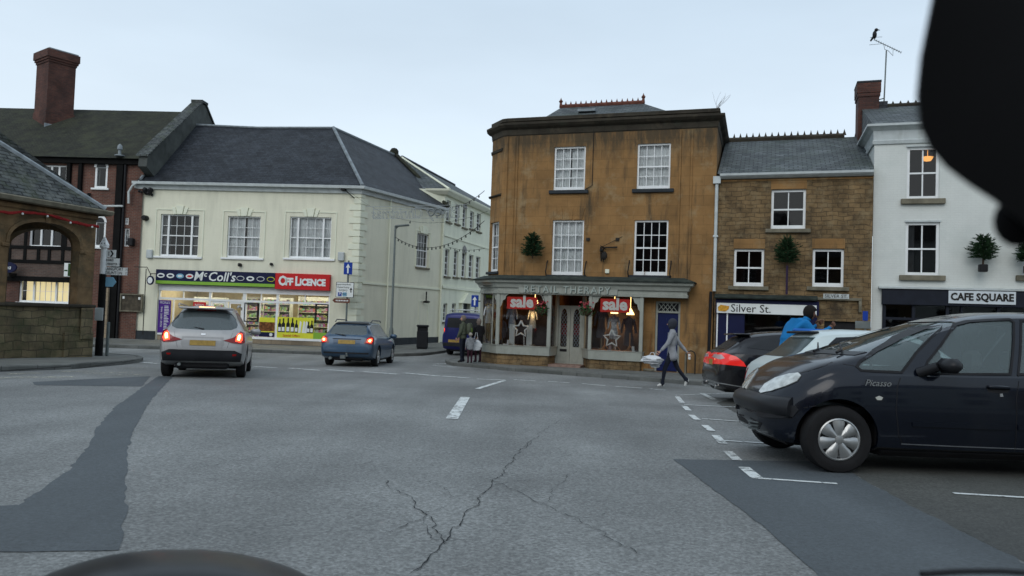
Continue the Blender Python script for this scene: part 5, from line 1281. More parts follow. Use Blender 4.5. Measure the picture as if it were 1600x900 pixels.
ra5, rb5 = F5.wd(1118, 222, 28.6), F5.wd(1360, 213, 27.1); ra5.z = rb5.z = (ra5.z + rb5.z) / 2; yy = (ra5.y + rb5.y) / 2; ra5.y = rb5.y = yy
mb = MB(); mb.poly([(0.02, -.22, z5 + .05), (L5, -.22, z5 + .05), (L5, yy, ra5.z), (.02, yy, ra5.z)]); mb.poly([(.02, yy, ra5.z), (L5, yy, ra5.z), (L5, 10, z5), (.02, 10, z5)]); mb.build('roof', M['slate2'], B5)
crest(B5, Vector((.1, yy, ra5.z)), Vector((L5 - .55, yy, ra5.z)), .27, .215, 'hamdark')
mb = MB(); mb.sweep([(0.1, 0), (L5 - .02, 0)], [(0, z5 - .1), (.12, z5 - .1), (.2, z5 - .06), (.26, z5 - .02), (.27, z5 + .05), (.0, z5 + .06)]); mb.build('gutter', M['gutterw'], B5)
c0 = F5.wd(1340, 150, 26.6); c1 = F5.wd(1374, 150, 26.6); ct = F5.wd(1357, 128, 26.6).z
mb = MB(); mb.box(c0.x + .03, c1.x - .03, c0.y, c0.y + .9, z5 + 1, ct - .55); mb.box(c0.x + .0, c1.x - .0, c0.y - .03, c0.y + .93, ct - .55, ct - .42); mb.box(c0.x - .02, c1.x + .02, c0.y - .05, c0.y + .95, ct - .42, ct - .07); 
ch5 = mb.build('chimney', M['chimneyb'], B5); mb = MB(); mb.box(c0.x - .03, c1.x + .03, c0.y - .06, c0.y + .96, ct - .07, ct); mb.build('chimney_cap', M['slate'], ch5)
# shop fascia
a, b, c, d = F5.rect(1119, 474, 1277, 491, off=-.12)
mb = MB(); mb.bev(a - .02, b + .05, -.12, 0, c - .0, d + .10, .01); mb.box(a, a + .9, -.06, 0, 0, c); mb.box(b - .3, b, -.06, 0, 0, c); mb.box(a + .9, b - .3, -.06, 0, 0, .5)
fa5 = mb.build('blue_shopfront', M['navy'], B5)
mb = MB(); mb.box(a + .02, b - .02, -.15, -.118, c, c + (d - c) * .93); wb = mb.build('name_board', M['signwhite'], fa5)
zt5 = (c + d) / 2 - .02
textmesh('Silver St.', .36, M['iron'], wb, T(F5.at(1173, 483, -.15).x, -.156, zt5), .004)
mm('amber', (.55, .28, .03), .5, var=.4, scale=18)
mb = MB(); x = F5.at(1131, 482, -.15).x; mb.plate([(x - .17, zt5 - .09), (x + .05, zt5 - .11), (x + .15, zt5 - .03), (x + .17, zt5 + .07), (x - .1, zt5 + .11), (x - .19, zt5 + .03)], -.165, -.152); mb.build('amber_emblem', M['amber'], wb)
mb = MB()
for px in (1120.5, 1136): x = at5(px, 510, -.07).x; mb.box(x - .02, x + .02, -.075, -.058, 0, c)
mb.build('white_trim', M['white'], fa5)
mb = MB(); zz = d + .12; mb.sweep([(a - .05, 0), (at5(1277, 468).x, 0)], [(0, zz), (.28, zz), (.3, zz + .04), (0, zz + .16)]); mb.build('canopy', M['slatecap'], fa5)
mb = MB(); mb.poly([(a + .9, .05, .5), (b - .3, .05, .5), (b - .3, .05, c), (a + .9, .05, c)]); mb.build('shop_pane', M['glassdark'], fa5)
mb = MB(); mb.box(dk5[0], dk5[1], .1, .14, -.2, dk5[3]); mb.build('dark_door', M['black'], B5)
mb = MB(); z0_, z1_ = at5(1320, 472).z, at5(1320, 468).z; xa_, xb_ = at5(1324, 470).x, at5(1346, 470).x
mb.box(at5(1276, 470).x, xb_, -.1, 0, at5(1300, 469).z, at5(1300, 465).z); mb.box(xb_ - .08, xb_, -.1, 0, at5(1345, 488).z, at5(1345, 469).z); mb.build('stone_hood', M['stonesill'], B5)
a, b, c, d = F5.rect(1286, 459.5, 1326, 467); t = thing('street_name_plate', 'small white street name plate reading SILVER ST below the lower right window', 'sign', F5.Mx @ Vector((a, -.12, c)), F5.ang)
mb = MB(); mb.box(0, b - a, 0, .02, 0, d - c); mb.box(.1, .13, .02, .12, .03, .06); mb.build('plate', M['whitegrey'], t); textmesh('SILVER ST.', .15, M['black'], t, T((b - a) / 2, -.005, (d - c) / 2), .003)
conifer(F5, 1230, 368, 415, 44, 'dark round fir on a purple pole between the two lower windows', pole=460, seed=5)
# aerial and crow
a = F5.wd(1381, 158, 27.0); t = thing('tv_aerial', 'television aerial on a tall thin mast beside the brick chimney', 'aerial', F5.Mx @ a, F5.ang)
top = F5.wd(1385, 79, 27.0); e0 = F5.wd(1366, 62, 27.0); e1 = F5.wd(1408, 82, 27.0)
loc_ = lambda v: v - a
mb = MB(); mb.tube([(0, 0, -.3), loc_(top)], .025, 6); mb.tube([(-.45, 0, 0), (0, 0, .1)], .02, 5); mb.build('mast', M['steelgrey'], t)
mb = MB(); A0, A1 = loc_(e0), loc_(e1); mb.tube([A0, A1], .014, 5)
for i in range(13): p = A0.lerp(A1, i / 12); mb.tube([p + Vector((0, -.12, 0)), p + Vector((0, .12, 0))], .007, 4)
p = A0.lerp(A1, .08); 
for s in (-1, 1): mb.tube([p + Vector((-.22, -.1 * s, .1 * s)), p + Vector((.2, .1 * s, .16 * s))], .008, 4)
q0, q1 = A0.lerp(A1, .35), A0.lerp(A1, .7); mb.tube([q0, q0 + Vector((.04, 0, -.2)), loc_(top) + Vector((.05, 0, 0)), q1 + Vector((0, 0, -.26)), q1], .01, 4); mb.build('antenna', M['steelgrey'], t)
cb = F5.Mx @ F5.wd(1366.5, 62, 27.0)
mb = MB(); Mc = RZ(F5.ang)
mb.ball(Vector((0, 0, .16)), .1, 10, 7, (.75, 1.0, 1.5)); mb.ball((.05, 0, .33), .065, 10, 6); mb.tube([(.1, 0, .33), (.18, 0, .31)], [.025, .004], 6); mb.tube([(-.04, 0, .08), (-.13, 0, -.06)], [.05, .03], 6); mb.tube([(0, .03, .04), (0, .03, -.01)], .01, 4); mb.tube([(0, -.03, .04), (0, -.03, -.01)], .01, 4)
t = mb.build('crow', M['black'], smooth=80); t.matrix_world = Matrix.Translation(cb + Vector((0, 0, .02))) @ Mc; tag(t, 'black crow perched on the end of the television aerial', 'bird')

# ------------------------------------------------------------------ cafe building
F6 = Fac('white_cafe_building', 'white painted brick building with a dark cafe shopfront at the right edge', 1361.5, 23.6, 1640, 22.1, g(23) + .12)
B6 = F6.o; L6 = F6.L + 3.5; at6 = F6.at; z6 = at6(1400, 211).z
w6 = [F6.rect(1417, 229, 1468, 311), F6.rect(1414.5, 347, 1468, 430.5), F6.rect(1597, 346, 1652, 431), F6.rect(1600, 226, 1654, 309)]
sh6 = F6.rect(1380, 476, 1640, 590); sh6 = (sh6[0], L6 - .3, 0, F6.at(1400, 476).z)
mb = MB(); wall_holes(mb, 0, L6, -.8, z6, w6 + [sh6], rev=.15); mb.mi = 0; mb.poly([(0, 0, z5 - 2), (0, 9, z5 - 2), (0, 9, z6), (0, 0, z6)]); mb.poly([(L6, 0, -.8), (L6, 9, -.8), (L6, 9, z6), (L6, 0, z6)])
mb.build('wall', [M['cafe_wall'], M['interior']], B6)
for r_, lb in zip(w6, ('top floor sash window with a lit lamp inside', 'first floor sash window with dark panes', 'first floor sash window at the edge', 'top floor sash window behind the mirror')):
    sash(B6, r_, 2, 1, 1, y=.06, fw=.085, bar=.04, sill='stonesill', sillout=.12, sillh=.16, sillext=.16, glass='glassdark', lab=lb, bottom=.1, curtain='dleft' if r_ is w6[1] else None)
    mb = MB(); a, b, c, d = r_; mb.box(a - .03, b + .03, -.03, 0, d, d + .05); mb.build('window_head', M['whitegrey'], B6)
a, b, c, d = w6[0]; mb = MB(); mb.lathe([(.001, -.14), (.1, -.12), (.17, 0), (.001, .0)], 14, T(a + (b - a) * .74, .55, d - .22)); mb.tube([(a + (b - a) * .74, .55, d - .2), (a + (b - a) * .74, .55, d + .1)], .01, 4); mm('amberglow', (1, .5, .15), .5, emit=(1, .42, .1), es=1.5, var=0); o = mb.build('ceiling_lampshade', M['amberglow'], B6, smooth=50)
mb = MB(); mb.sweep([(0, 3), (0, 0), (L6, 0)], [(0, z6 - .28), (.05, z6 - .28), (.07, z6 - .18), (.03, z6 - .14), (.04, z6 + .14), (.14, z6 + .22), (.24, z6 + .26), (.24, z6 + .33), (0, z6 + .34)]); mb.build('cornice', M['whitegrey'], B6)
r6 = F6.wd(1400, 179, 27.5); mb = MB(); mb.poly([(-.05, -.1, z6 + .34), (L6, -.1, z6 + .34), (L6, 3.4, r6.z), (-.05, 3.4, r6.z)]); mb.poly([(-.05, 3.4, r6.z), (L6, 3.4, r6.z), (L6, 9, z6), (-.05, 9, z6)]); mb.poly([(-.03, -.1, z6 + .34), (-.03, 3.4, r6.z), (-.03, 9, z6)]); mb.build('roof', M['slate2'], B6)
crest(B6, Vector((.75, 3.4, r6.z)), Vector((L6, 3.4, r6.z)), .18, .24, 'hamdark'); mb = MB(); mb.box(.02, .8, 3.2, 3.8, r6.z - .1, r6.z + .16); mb.build('ridge_end_block', M['slate'], B6)
a, b, c, d = F6.rect(1377, 451, 1640, 478, off=-.15)
mm('cafeblack', (.012, .015, .024), .4, var=.2)
zc6, zd6 = at6(1440, 477, -.15).z, at6(1440, 452, -.15).z
mb = MB(); mb.bev(at6(1377, 465).x, L6 - .1, -.15, 0, zc6, zd6, .012); fa6 = mb.build('cafe_fascia', M['cafeblack'], B6)
mb = MB(); mb.sweep([(at6(1372, 465).x, 0), (L6 - .05, 0)], [(0, zd6 + .004), (.2, zd6 + .004), (.2, zd6 + .05), (0, zd6 + .08)]); mb.build('fascia_hood', M['whitegrey'], fa6)
a, b, c, d = F6.rect(1482, 455, 1587, 475, off=-.17)
mb = MB(); mb.box(a, b, -.19, -.152, c, d); nb = mb.build('name_board', M['bigsignwhite'], fa6); 
textmesh('CAFE SQUARE', .30, M['iron'], nb, T((a + b) / 2, -.196, (c + d) / 2), .004, off=.012, sx=.86, spacing=1.0)
mb = MB(); 
for px, wd_ in ((1381, .1), (1427, .09), (1480, .09), (1502, .05), (1560, .09), (1640, .1)): x = at6(px, 490).x; mb.box(x - wd_ / 2, x + wd_ / 2, -.04, .08, 0, zc6)
zt6 = at6(1440, 499).z; mb.box(sh6[0], sh6[1], -.03, .07, zt6 - .04, zt6 + .04); mb.box(sh6[0], sh6[1], -.05, .1, 0, .6); mb.build('cafe_shopfront', M['cafeblack'], B6)
mb = MB(); mb.poly([(sh6[0], .03, .6), (sh6[1], .03, .6), (sh6[1], .03, zc6), (sh6[0], .03, zc6)]); mb.build('shop_pane', M['glassdark'], B6)
mb = MB()
for i in range(14):
    x = sh6[0] + .25 + i * .42; z_ = zc6 - rr.uniform(.15, .5); mb.ball((x, .5, z_), rr.uniform(.03, .07), 6, 4)
mb.build('hanging_ornaments', M['whitegrey'], B6)
conifer(F6, 1536, 366, 410, 48, 'small potted fir on the white cafe wall above its sign', pot=True, seed=7)
conifer(F6, 1607, 372, 412, 44, 'small potted fir on the white cafe wall at the photo edge', pot=True, seed=9)
# parking sign near the cafe
a = at5(1352, 512, -1.2); t = thing('parking_sign_post', 'thin grey post with small blue and grey plates before the white wall corner', 'sign', F5.Mx @ Vector((at5(1352, 510, -1.2).x, -1.2, 0)), F5.ang)
zz = at5(1352, 488, -1.2).z; mb = MB(); mb.tube([(0, 0, 0), (0, 0, zz)], .03, 8); mb.build('post', M['steelgrey'], t); z2 = at5(1352, 502, -1.2).z; mb = MB(); mb.bev(-.28, .14, -.05, -.03, z2 - .22, z2, .008); mb.build('plate', M['steelgrey'], t)
mb = MB(); mb.box(-.08, .06, -.06, -.03, z2 + .02, z2 + .3); mb.build('blue_plate', M['bluesign'], t)

# ------------------------------------------------------------------ stone market house on the left
F7 = Fac('stone_market_house', 'open stone market house with low arch and mossy stone-slate roof at the left edge', -190, 16.9, 143.5, 22.2, g(21) + .12)
B7 = F7.o; L7 = F7.L; at7 = F7.at
ze7 = at7(90, 318).z - .0
# arch opening in pixels
oL, oR = at7(9, 450).x, at7(121, 450).x; oS = at7(60, 474).z; oSp = at7(60, 383).z; oT = at7(62, 346).z
def arch_pts(xa, xb, zs_, zt_, n=14): 
    xm = (xa + xb) / 2; hw = (xb - xa) / 2
    return [(xm + hw * math.cos(PI * i / n), zs_ + (zt_ - zs_) * abs(math.sin(PI * i / n)) ** .8) for i in range(n + 1)]
mb = MB(); bay = oR - oL; gap = (L7 - oR) + .3
D7 = 3.9
def arcade(mbx, x0, x1, ops, Mx, ztop, th=.26):
    m_ = MB(); xs = x0
    for (a, b) in ops:
        m_.box(xs, a, 0, th, oS, ztop); ap = arch_pts(a, b, oSp, oT)
        m_.plate([(a, ztop)] + ap[::-1] + [(b, ztop)][0:1], 0, th) if False else None
        up = ap[::-1]
        for (p, q) in zip(up, up[1:]): m_.plate([p, q, (q[0], ztop), (p[0], ztop)], 0, th)
        xs = b
    m_.box(xs, x1, 0, th, oS, ztop); mbx.add([Mx @ v for v in m_.v], m_.f)
ops = [(oL, oR), (oL - gap - bay, oL - gap)]
arcade(mb, 0, L7, ops[::-1], Matrix(), ze7)
W7 = Matrix.Translation((L7, 0, 0)) @ RZ(PI / 2)      # end face, going back
arcade(mb, .42, D7, [(.62, D7 - .42)], W7, ze7)
arcade(mb, 0, L7, [(.6, L7 - .6 - 0)], T(0, D7, 0), ze7)
mb.build('arcade', M['marketp'], B7)
mb = MB()
mb.box(0, L7, .0, .5, -.8, oS - .09); mb.box(L7 - .5, L7, .5, D7 + .4, -.8, oS - .09); mb.box(0, .5, .5, D7 + .4, -.8, oS - .09); mb.box(.5, L7 - .5, D7 - .05, D7 + .4, -.8, oS - .09)
for i in range(3): x = L7 - .02; mb.box(L7 - .9, L7 + .05, -.06, -.001, -.8, oS - .8) if i == 0 else None
mb.build('dwarf_wall', M['market'], B7)
mb = MB(); mb.bev(-.1, L7 + .08, -.09, .55, oS - .09, oS, .02); mb.bev(L7 - .56, L7 + .09, .552, D7 + .4, oS - .088, oS - .002, .02); mb.build('sill_coping', M['hamdark'], B7)
mb = MB(); 
for x in (oR + .02, oL - .18): mb.bev(x - .02, x + .2, -.05, .0, oSp - .12, oSp - .02, .015)
ap = arch_pts(oL, oR, oSp, oT); ap2 = arch_pts(oL - .09, oR + .09, oSp, oT + .1)
for i in range(len(ap) - 1): mb.plate([ap[i], ap2[i], ap2[i + 1], ap[i + 1]], -.035, .0)
xm = (oL + oR) / 2; mb.plate([(xm - .07, oT - .02), (xm + .07, oT - .02), (xm + .11, oT + .26), (xm - .11, oT + .26)], -.06, -.036)
mb.box(-.02, L7 + .02, -.05, 0, ze7 - .3, ze7 - .18); mb.build('arch_moulding', M['marketp'], B7)
mb = MB(); mb.bev(L7 - .42, L7 - .02, -.10, -.062, oS - 1.0, oS - .1 , .01); mb.build('corner_block', M['market'], B7)
# roof (hipped) and gutter
ov = .2; ap_ = Vector((L7 - 3.6, D7 / 2 + .3, ze7 + 2.55)); ap2_ = Vector((3.2, D7 / 2 + .3, ze7 + 2.55)); zo = ze7 + .0
c1_, c2_, c3_, c4_ = Vector((-ov, -ov, zo)), Vector((L7 + ov, -ov, zo)), Vector((L7 + ov, D7 + ov + .4, zo)), Vector((-ov, D7 + ov + .4, zo))
mb = MB(); mb.poly([c1_, c2_, ap_, ap2_]); mb.poly([c2_, c3_, ap_]); mb.poly([c3_, c4_, ap2_, ap_]); mb.poly([c4_, c1_, ap2_]); mb.build('roof', M['stoneslate'], B7)
mb = MB(); mb.tube([c2_ + Vector((-.05, .05, .04)), ap_ + Vector((0, 0, .04))], .075, 6); mb.build('lead_hip', M['lead'], B7)
mb = MB(); mb.poly([c1_ + Vector((0, 0, -.03)), c2_ + Vector((0, 0, -.03)), c3_ + Vector((0, 0, -.03)), c4_ + Vector((0, 0, -.03))]); mb.build('ceiling', M['timber'], B7)
mb = MB(); mb.sweep([(-ov, D7), (-ov, -ov), (L7 + ov, -ov), (L7 + ov, D7 + ov)], [(-.05, zo - .14), (.02, zo - .16), (.1, zo - .13), (.13, zo - .03), (.1, zo + .0), (-.05, zo + .01)]); mb.build('stone_gutter', M['stonesill'], B7)
# red garland with small lamps
t = thing('red_garland', 'red tinsel garland with white bulbs strung under the market house eaves', 'garland', F7.Mx @ Vector((0, -.06, 0)), F7.ang)
mb = MB(); pts = []; x = .5; rr = random.Random(1)
zg7 = at7(60, 338).z
while x < L7 - .02: pts.append(Vector((x, -.08, zg7 + .07 * math.sin(x * 2.1) + rr.uniform(-.015, .015)))); x += .12
mb.tube(pts, [.035 + rr.uniform(-.01, .014) for _ in pts], 6); mb.build('tinsel', M['copperred'], t)
for i in range(4, len(pts), 6):
    mb = MB(); mb.ball(pts[i] + Vector((0, -.05, -.05)), .032, 6, 4); mb.build('bulb', M['white'], t)

# ------------------------------------------------------------------ fingerpost by the market house
p0 = G(154, 556, .12); d0 = p0.y
def wpt(px, py): return W(px, py, d0)
t = thing('finger_post', 'old black and white finger post with direction arms beside the market house corner', 'signpost', p0, 0)
lz = lambda py: wpt(160, py).z - p0.z
mb = MB(); mb.lathe([(.11, 0), (.11, lz(530)), (.10, lz(528)), (.10, lz(428))], 14); mb.build('black_post', M['timber'], t, smooth=40)
mb = MB(); mb.lathe([(.085, lz(428)), (.085, lz(388)), (.13, lz(387)), (.13, lz(384)), (.10, lz(383))], 14); mb.build('white_sleeve', M['white'], t, smooth=40)
mb = MB(); mb.lathe([(.15, lz(383)), (.03, lz(371)), (.001, lz(369))], 4, RZ(PI / 4)); f_ = mb.build('finial', M['white'], t)
mb = MB()
for dx, dz in ((-.045, .05), (.045, .05), (0, .14)): mb.ball((dx, -.108 + dz * .5, lz(383) + dz), .022, 6, 4)
mb.build('finial_dots', M['black'], f_)
def arm(px0, y0, px1, y1, lines, yaw, arrow=False, mat='signwhite', size=.12, name='direction_arm'):
    z0, z1 = lz(y1), lz(y0); xl = .09; ln = (wpt(px1, y0).x - p0.x) - .05
    ms = RZ(yaw); mb = MB(); pts = [(xl, z0), (ln, z0), (ln, z1), (xl, z1)] if not arrow else [(xl, z0), (ln - .1, z0), (ln, (z0 + z1) / 2), (ln - .1, z1), (xl, z1)]
    mb.plate(pts, -.012, .012); a_ = mb.build(name, M[mat], t); a_.data.transform(ms)
    if mat == 'signwhite':
        mb = MB(); e_ = .012
        o_ = textmesh
    for i, s_ in enumerate(lines):
        zz = z1 - (z1 - z0) * (i + .5) / len(lines); o = textmesh(s_, size * .92, M['black'], a_, ms @ T((xl + ln) / 2 + .01, -.016, zz), .002, sx=.86)
    return a_, xl, ln, z0, z1
a_, xl, ln, z0, z1 = arm(160, 390, 184, 402, [], 0)
mb = MB(); mb.plate([(ln - .17, z0 + .02), (ln - .12, z0 + .02), (ln - .06, (z0 + z1) / 2), (ln - .12, z1 - .02), (ln - .17, z1 - .02), (ln - .11, (z0 + z1) / 2)], -.018, -.013); mb.tube([(xl + .06, -.018, z0 + .06), (ln - .2, -.018, z1 - .05)], .006, 4); mb.tube([(xl + .06, -.018, z1 - .06), (ln - .2, -.018, z0 + .05)], .006, 4); mb.build('arrow_mark', M['black'], a_)
arm(160, 403, 189.5, 415.5, ['CHARD         5', 'ILMINSTER  15'][0:1] + ['ILMINSTER 12'], .0, size=.105)
arm(160, 417, 202, 429, ['LANGPORT  10', 'TAUNTON   12'], .0, size=.135)
arm(160, 432.5, 184.5, 447.5, [], .0, arrow=True, mat='lightblue', name='blue_arm')
mb = MB(); mb.bev(-.13, .13, -.115, -.09, lz(501), lz(481), .02); mb.build('paper_notice', M['whitegrey'], t)
mb = MB(); mb.box(-.14, -.02, .2, .25, lz(443), lz(430)); mb.build('small_brown_plate', M['amber'], t)
q = G(161, 556, .12); mb = MB(); mb.bev(-.04, .04, -.04, .04, 0, lz(503), .015); o = mb.build('grey_post', M['lamppole']); o.location = q + Vector((.06, .1, 0)); tag(o, 'slim grey post standing right beside the finger post', 'post')

# ------------------------------------------------------------------ road signs by the shop corner
p0 = G(541, 547, .12); p0 = Vector((W(541, 500, 35.0).x, 35.0, g(35.0) + .12)); d0 = 35.0
t = thing('road_sign_post', 'grey post with blue ahead-arrow, white direction board and brown sign at the cream corner', 'signpost', p0, R(-4))
lx = lambda px: W(px, 450, d0).x - p0.x
mb = MB(); mb.tube([(0, 0, 0), (0, 0, lz(408) if False else W(541, 407, d0).z - p0.z)], .045, 8); mb.build('post', M['lamppole'], t, smooth=40)
zz = lambda py: W(541, py, d0).z - p0.z
mb = MB(); mb.bev(lx(536.5), lx(550), -.08, -.05, zz(429), zz(410), .01); o = mb.build('blue_arrow_plate', M['bluesign'], t)
xm = (lx(536.5) + lx(550)) / 2; mb = MB(); z0, z1 = zz(427), zz(412); mb.plate([(xm - .035, z0), (xm + .035, z0), (xm + .035, z1 - .17), (xm + .11, z1 - .2), (xm, z1), (xm - .11, z1 - .2), (xm - .035, z1 - .17)], -.09, -.082); mb.build('arrow', M['signwhite'], o)
mb = MB(); mb.bev(lx(525.5), lx(554), -.085, -.05, zz(465), zz(441), .012); mb2 = mb.build('direction_board', M['iron'], t)
mb = MB(); mb.box(lx(526.3), lx(553.2), -.092, -.086, zz(464.3), zz(441.8)); mb.build('white_face', M['signwhite'], mb2)
for s_, py in (('Supermarket', 444.5), ('Veterinary', 449), ('Surgery', 453.3)): textmesh(s_, .135, M['iron'], mb2, T(lx(537), -.096, zz(py)), .002)
mb = MB(); mb.box(lx(529), lx(535), -.098, -.093, zz(463), zz(457)); b__ = mb.build('parking_symbol', M['bluesign'], mb2); textmesh('P', .2, M['signwhite'], b__, T(lx(532), -.101, zz(460)), .002)
mb = MB(); mb.box(lx(536.5), lx(543), -.098, -.093, zz(463), zz(457)); b__ = mb.build('facility_symbol', M['lightblue'], mb2); textmesh('WC', .14, M['navy'], b__, T(lx(539.7), -.101, zz(460)), .002)
xm = lx(549.5); z0, z1 = zz(457), zz(449); mb = MB(); mb.plate([(xm - .02, z0), (xm + .02, z0), (xm + .02, z1 - .1), (xm + .07, z1 - .12), (xm, z1), (xm - .07, z1 - .12), (xm - .02, z1 - .1)], -.1, -.093); mb.build('arrow', M['black'], mb2)
mb = MB(); mb.plate([(lx(520.5), zz(470)), (lx(524), zz(473.5)), (lx(548), zz(473.5)), (lx(548), zz(466.5)), (lx(524), zz(466.5))], -.08, -.06); o = mb.build('brown_sign', M['brownsign'], t)
mb = MB()
rr = random.Random(11); x = lx(526)
while x < lx(546): w_ = rr.uniform(.03, .07); mb.box(x, x + w_, -.088, -.082, zz(471), zz(469)); x += w_ + .025
mb.build('sign_lettering', M['signwhite'], o)

# ------------------------------------------------------------------ street lamp, bin
p0 = Vector((W(612, 500, 33.8).x, 33.8, g(33.8) + .12)); d0 = 33.8
t = thing('street_lamp', 'slender grey street lamp with flat horizontal head beside the cream lane wall', 'street lamp', p0, 0)
z1 = W(615, 354, d0).z - p0.z
mb = MB(); mb.lathe([(.10, 0), (.10, .9), (.09, 1.0), (.06, 1.1), (.045, z1), (.03, z1 + .03)], 12); mb.build('pole', M['lamppole'], t, smooth=40)
mb = MB(); mb.bev(-.02, .62, -.09, .09, -.02, .06, .025, T(0, 0, z1) @ RY(-.12)); mb.tube([(0, 0, z1 - .1), (.12, 0, z1 + .02)], .04, 6); mb.build('lamp_head', M['lamppole'], t, smooth=40)
p0 = Vector((W(661, 500, 36.6).x, 36.6, g(36.6) + .12)); t = thing('litter_bin', 'black litter bin standing on the pavement by the cream lane wall', 'bin', p0, R(8))
zt_ = W(661, 509, 36.6).z - p0.z
mb = MB(); mb.bev(-.27, .27, -.27, .27, 0.03, zt_ - .25, .04); mb.bev(-.24, .24, -.24, .24, 0, .03, .004); mb.bev(-.25, -.19, -.25, .25, zt_ - .25, zt_ - .06, .01); mb.bev(.19, .25, -.25, .25, zt_ - .25, zt_ - .06, .01); mb.bev(-.19, .19, -.2, .25, zt_ - .25, zt_ - .06, .01); mb.build('body', M['blackpl'], t)
mb = MB(); mb.bev(-.3, .3, -.3, .3, zt_ - .06, zt_ + .04, .04); mb.build('hood', M['blackpl'], t)
# blocked wall niche outline on the lane wall
mb = MB(); a, b, c, d = Fs.rect(653, 470, 668, 530); 
for q in ((a, a + .04, 0.4, d), (b - .04, b, .4, d), (a + .04, b - .04, d - .04, d)): mb.box(q[0], q[1], -.02, 0, q[2], q[3], SM)
mb.build('blocked_doorway', M['creamtrim'], B)
mb = MB(); mb.tube([SM @ Vector(((a + b) / 2, -.15, d + .5)), SM @ Vector(((a + b) / 2, -.15, d))], .04, 6); mb.ball(SM @ Vector(((a + b) / 2, -.18, d - .05)), .1, 8, 5, (2, 1, .7)); o = mb.build('wall_lamp', M['iron']); o.matrix_world = F.Mx; tag(o, 'small dark lamp bracket above the blocked doorway in the lane', 'light')

# ------------------------------------------------------------------ light strings and decoration over the lane
def string(a, b, sagz, nb, label, bulb_r=.05, name='light_string', r=.012):
    t = thing(name, label, 'string lights', a, 0, 'light strings across the lane'); pts = []
    n = 24
    for i in range(n + 1):
        u = i / n; p = (b - a) * u; p.z -= 4 * sagz * u * (1 - u); pts.append(p)
    mb = MB(); mb.tube(pts, r, 4); mb.build('wire', M['iron'], t); first = None
    for i in range(1, nb):
        u = i / nb; p = (b - a) * u; p.z -= 4 * sagz * u * (1 - u)
        if first is None:
            mb = MB(); mb.lathe([(.001, -.11), (.028, -.09), (.034, -.05), (.02, -.02), (.02, .02)], 6); first = mb.build('bulb', M['bulb'], t); first.location = p
        else: c = first.copy(); COL.objects.link(c); c.parent = t; c.location = p
string(W(617, 370, 33.8), W(757, 345, 29.5), .75, 22, 'lowest festoon of dark bulbs from the street lamp to the boutique corner')
string(W(700, 322, 46), W(757, 298, 29.0), .25, 10, 'high festoon running up to the boutique corner band')
string(W(690, 382, 44), W(757, 388, 40), .2, 9, 'far festoon of small bulbs low across the far cream building')
string(W(545, 298, 35.2), W(762, 330, 28.5), .9, 2, 'thin support cable from the corner camera to the boutique', r=.006)
pA, pB = W(584, 323, 33), W(718, 323, 31.5)
pB.z = pA.z + .0
dd = (pB - pA); tl = dd.length; an = math.atan2(dd.y, dd.x)
t = thing('christmas_light_sign', 'thin white outline lettering sign with no lit lamps strung high across the lane', 'decoration', pA, an)
mm('wirewhite', (.30, .33, .34), .6, var=.2); hh = W(584, 323, 33).z - W(584, 342, 33).z
mb = MB()
for a, b in (((0, 0, 0), (tl, 0, 0)), ((0, 0, -.12), (tl, 0, -.12)), ((0, 0, -hh), (tl, 0, -hh)), ((0, 0, 0), (0, 0, -hh)), ((tl, 0, 0), (tl, 0, -hh)), ((tl * .5, 0, 0), (tl * .5, 0, -hh)), ((-.4, 0, .02), (0, 0, 0)), ((tl, 0, 0), (tl + .4, 0, .02))): mb.tube([a, b], .012, 4)
mb.build('frame', M['wirewhite'], t)
c = bpy.data.curves.new('x', 'FONT')
def outline_text(body, size, x, z, par, mirror):
    c = bpy.data.curves.new('lettering', 'FONT'); c.body = body; c.size = size; c.align_x = 'CENTER'; c.align_y = 'CENTER'; c.fill_mode = 'NONE'; c.bevel_depth = .011; c.bevel_resolution = 0; c.shear = .25; c.resolution_u = 2
    q = bpy.data.objects.new('x', c); COL.objects.link(q); bpy.context.view_layer.update()
    me = bpy.data.meshes.new_from_object(q.evaluated_get(bpy.context.evaluated_depsgraph_get())); bpy.data.objects.remove(q)
    me.transform(T(x, 0, z) @ Matrix.Rotation(PI / 2, 4, 'X') @ Matrix.Diagonal((-1 if mirror else 1, 1, 1, 1))); me.materials.clear(); me.materials.append(M['wirewhite'])
    o = bpy.data.objects.new('lettering', me); COL.objects.link(o); o.parent = par
outline_text('Merry Christmas', .62, tl / 2, -hh * .6, t, True)
mb = MB()
for px in (676, 686):
    x = (px - 584) / 134 * tl
    mb.tube([(x + .14 * math.cos(k * PI / 6), -.02, -.3 + .14 * math.sin(k * PI / 6)) for k in range(13)], .03, 5)
mb.build('ring_ornament', M['steelgrey'], t)
# white one-way plate on the boutique corner
p = F4.Mx @ Vector((-1.12, .6, zat(750, 470))); mb = MB(); mb.bev(-.14, .14, -.02, .02, -.22, .22, .01); o = mb.build('blue_arrow_plate', M['bluesign'], None); o.location = p + Vector((-.12, 0, 0)); o.rotation_euler = (0, 0, F4.ang); tag(o, 'small blue ahead-arrow plate on the boutique corner above the van', 'sign')
mb = MB(); mb.plate([(-.03, -.16), (.03, -.16), (.03, .04), (.09, .04), (0, .17), (-.09, .04), (-.03, .04)], -.03, -.021); mb.build('arrow', M['signwhite'], o)
mb = MB(); mb.box(.1, .35, .0, .04, -.02, .02); mb.build('bracket', M['iron'], o)
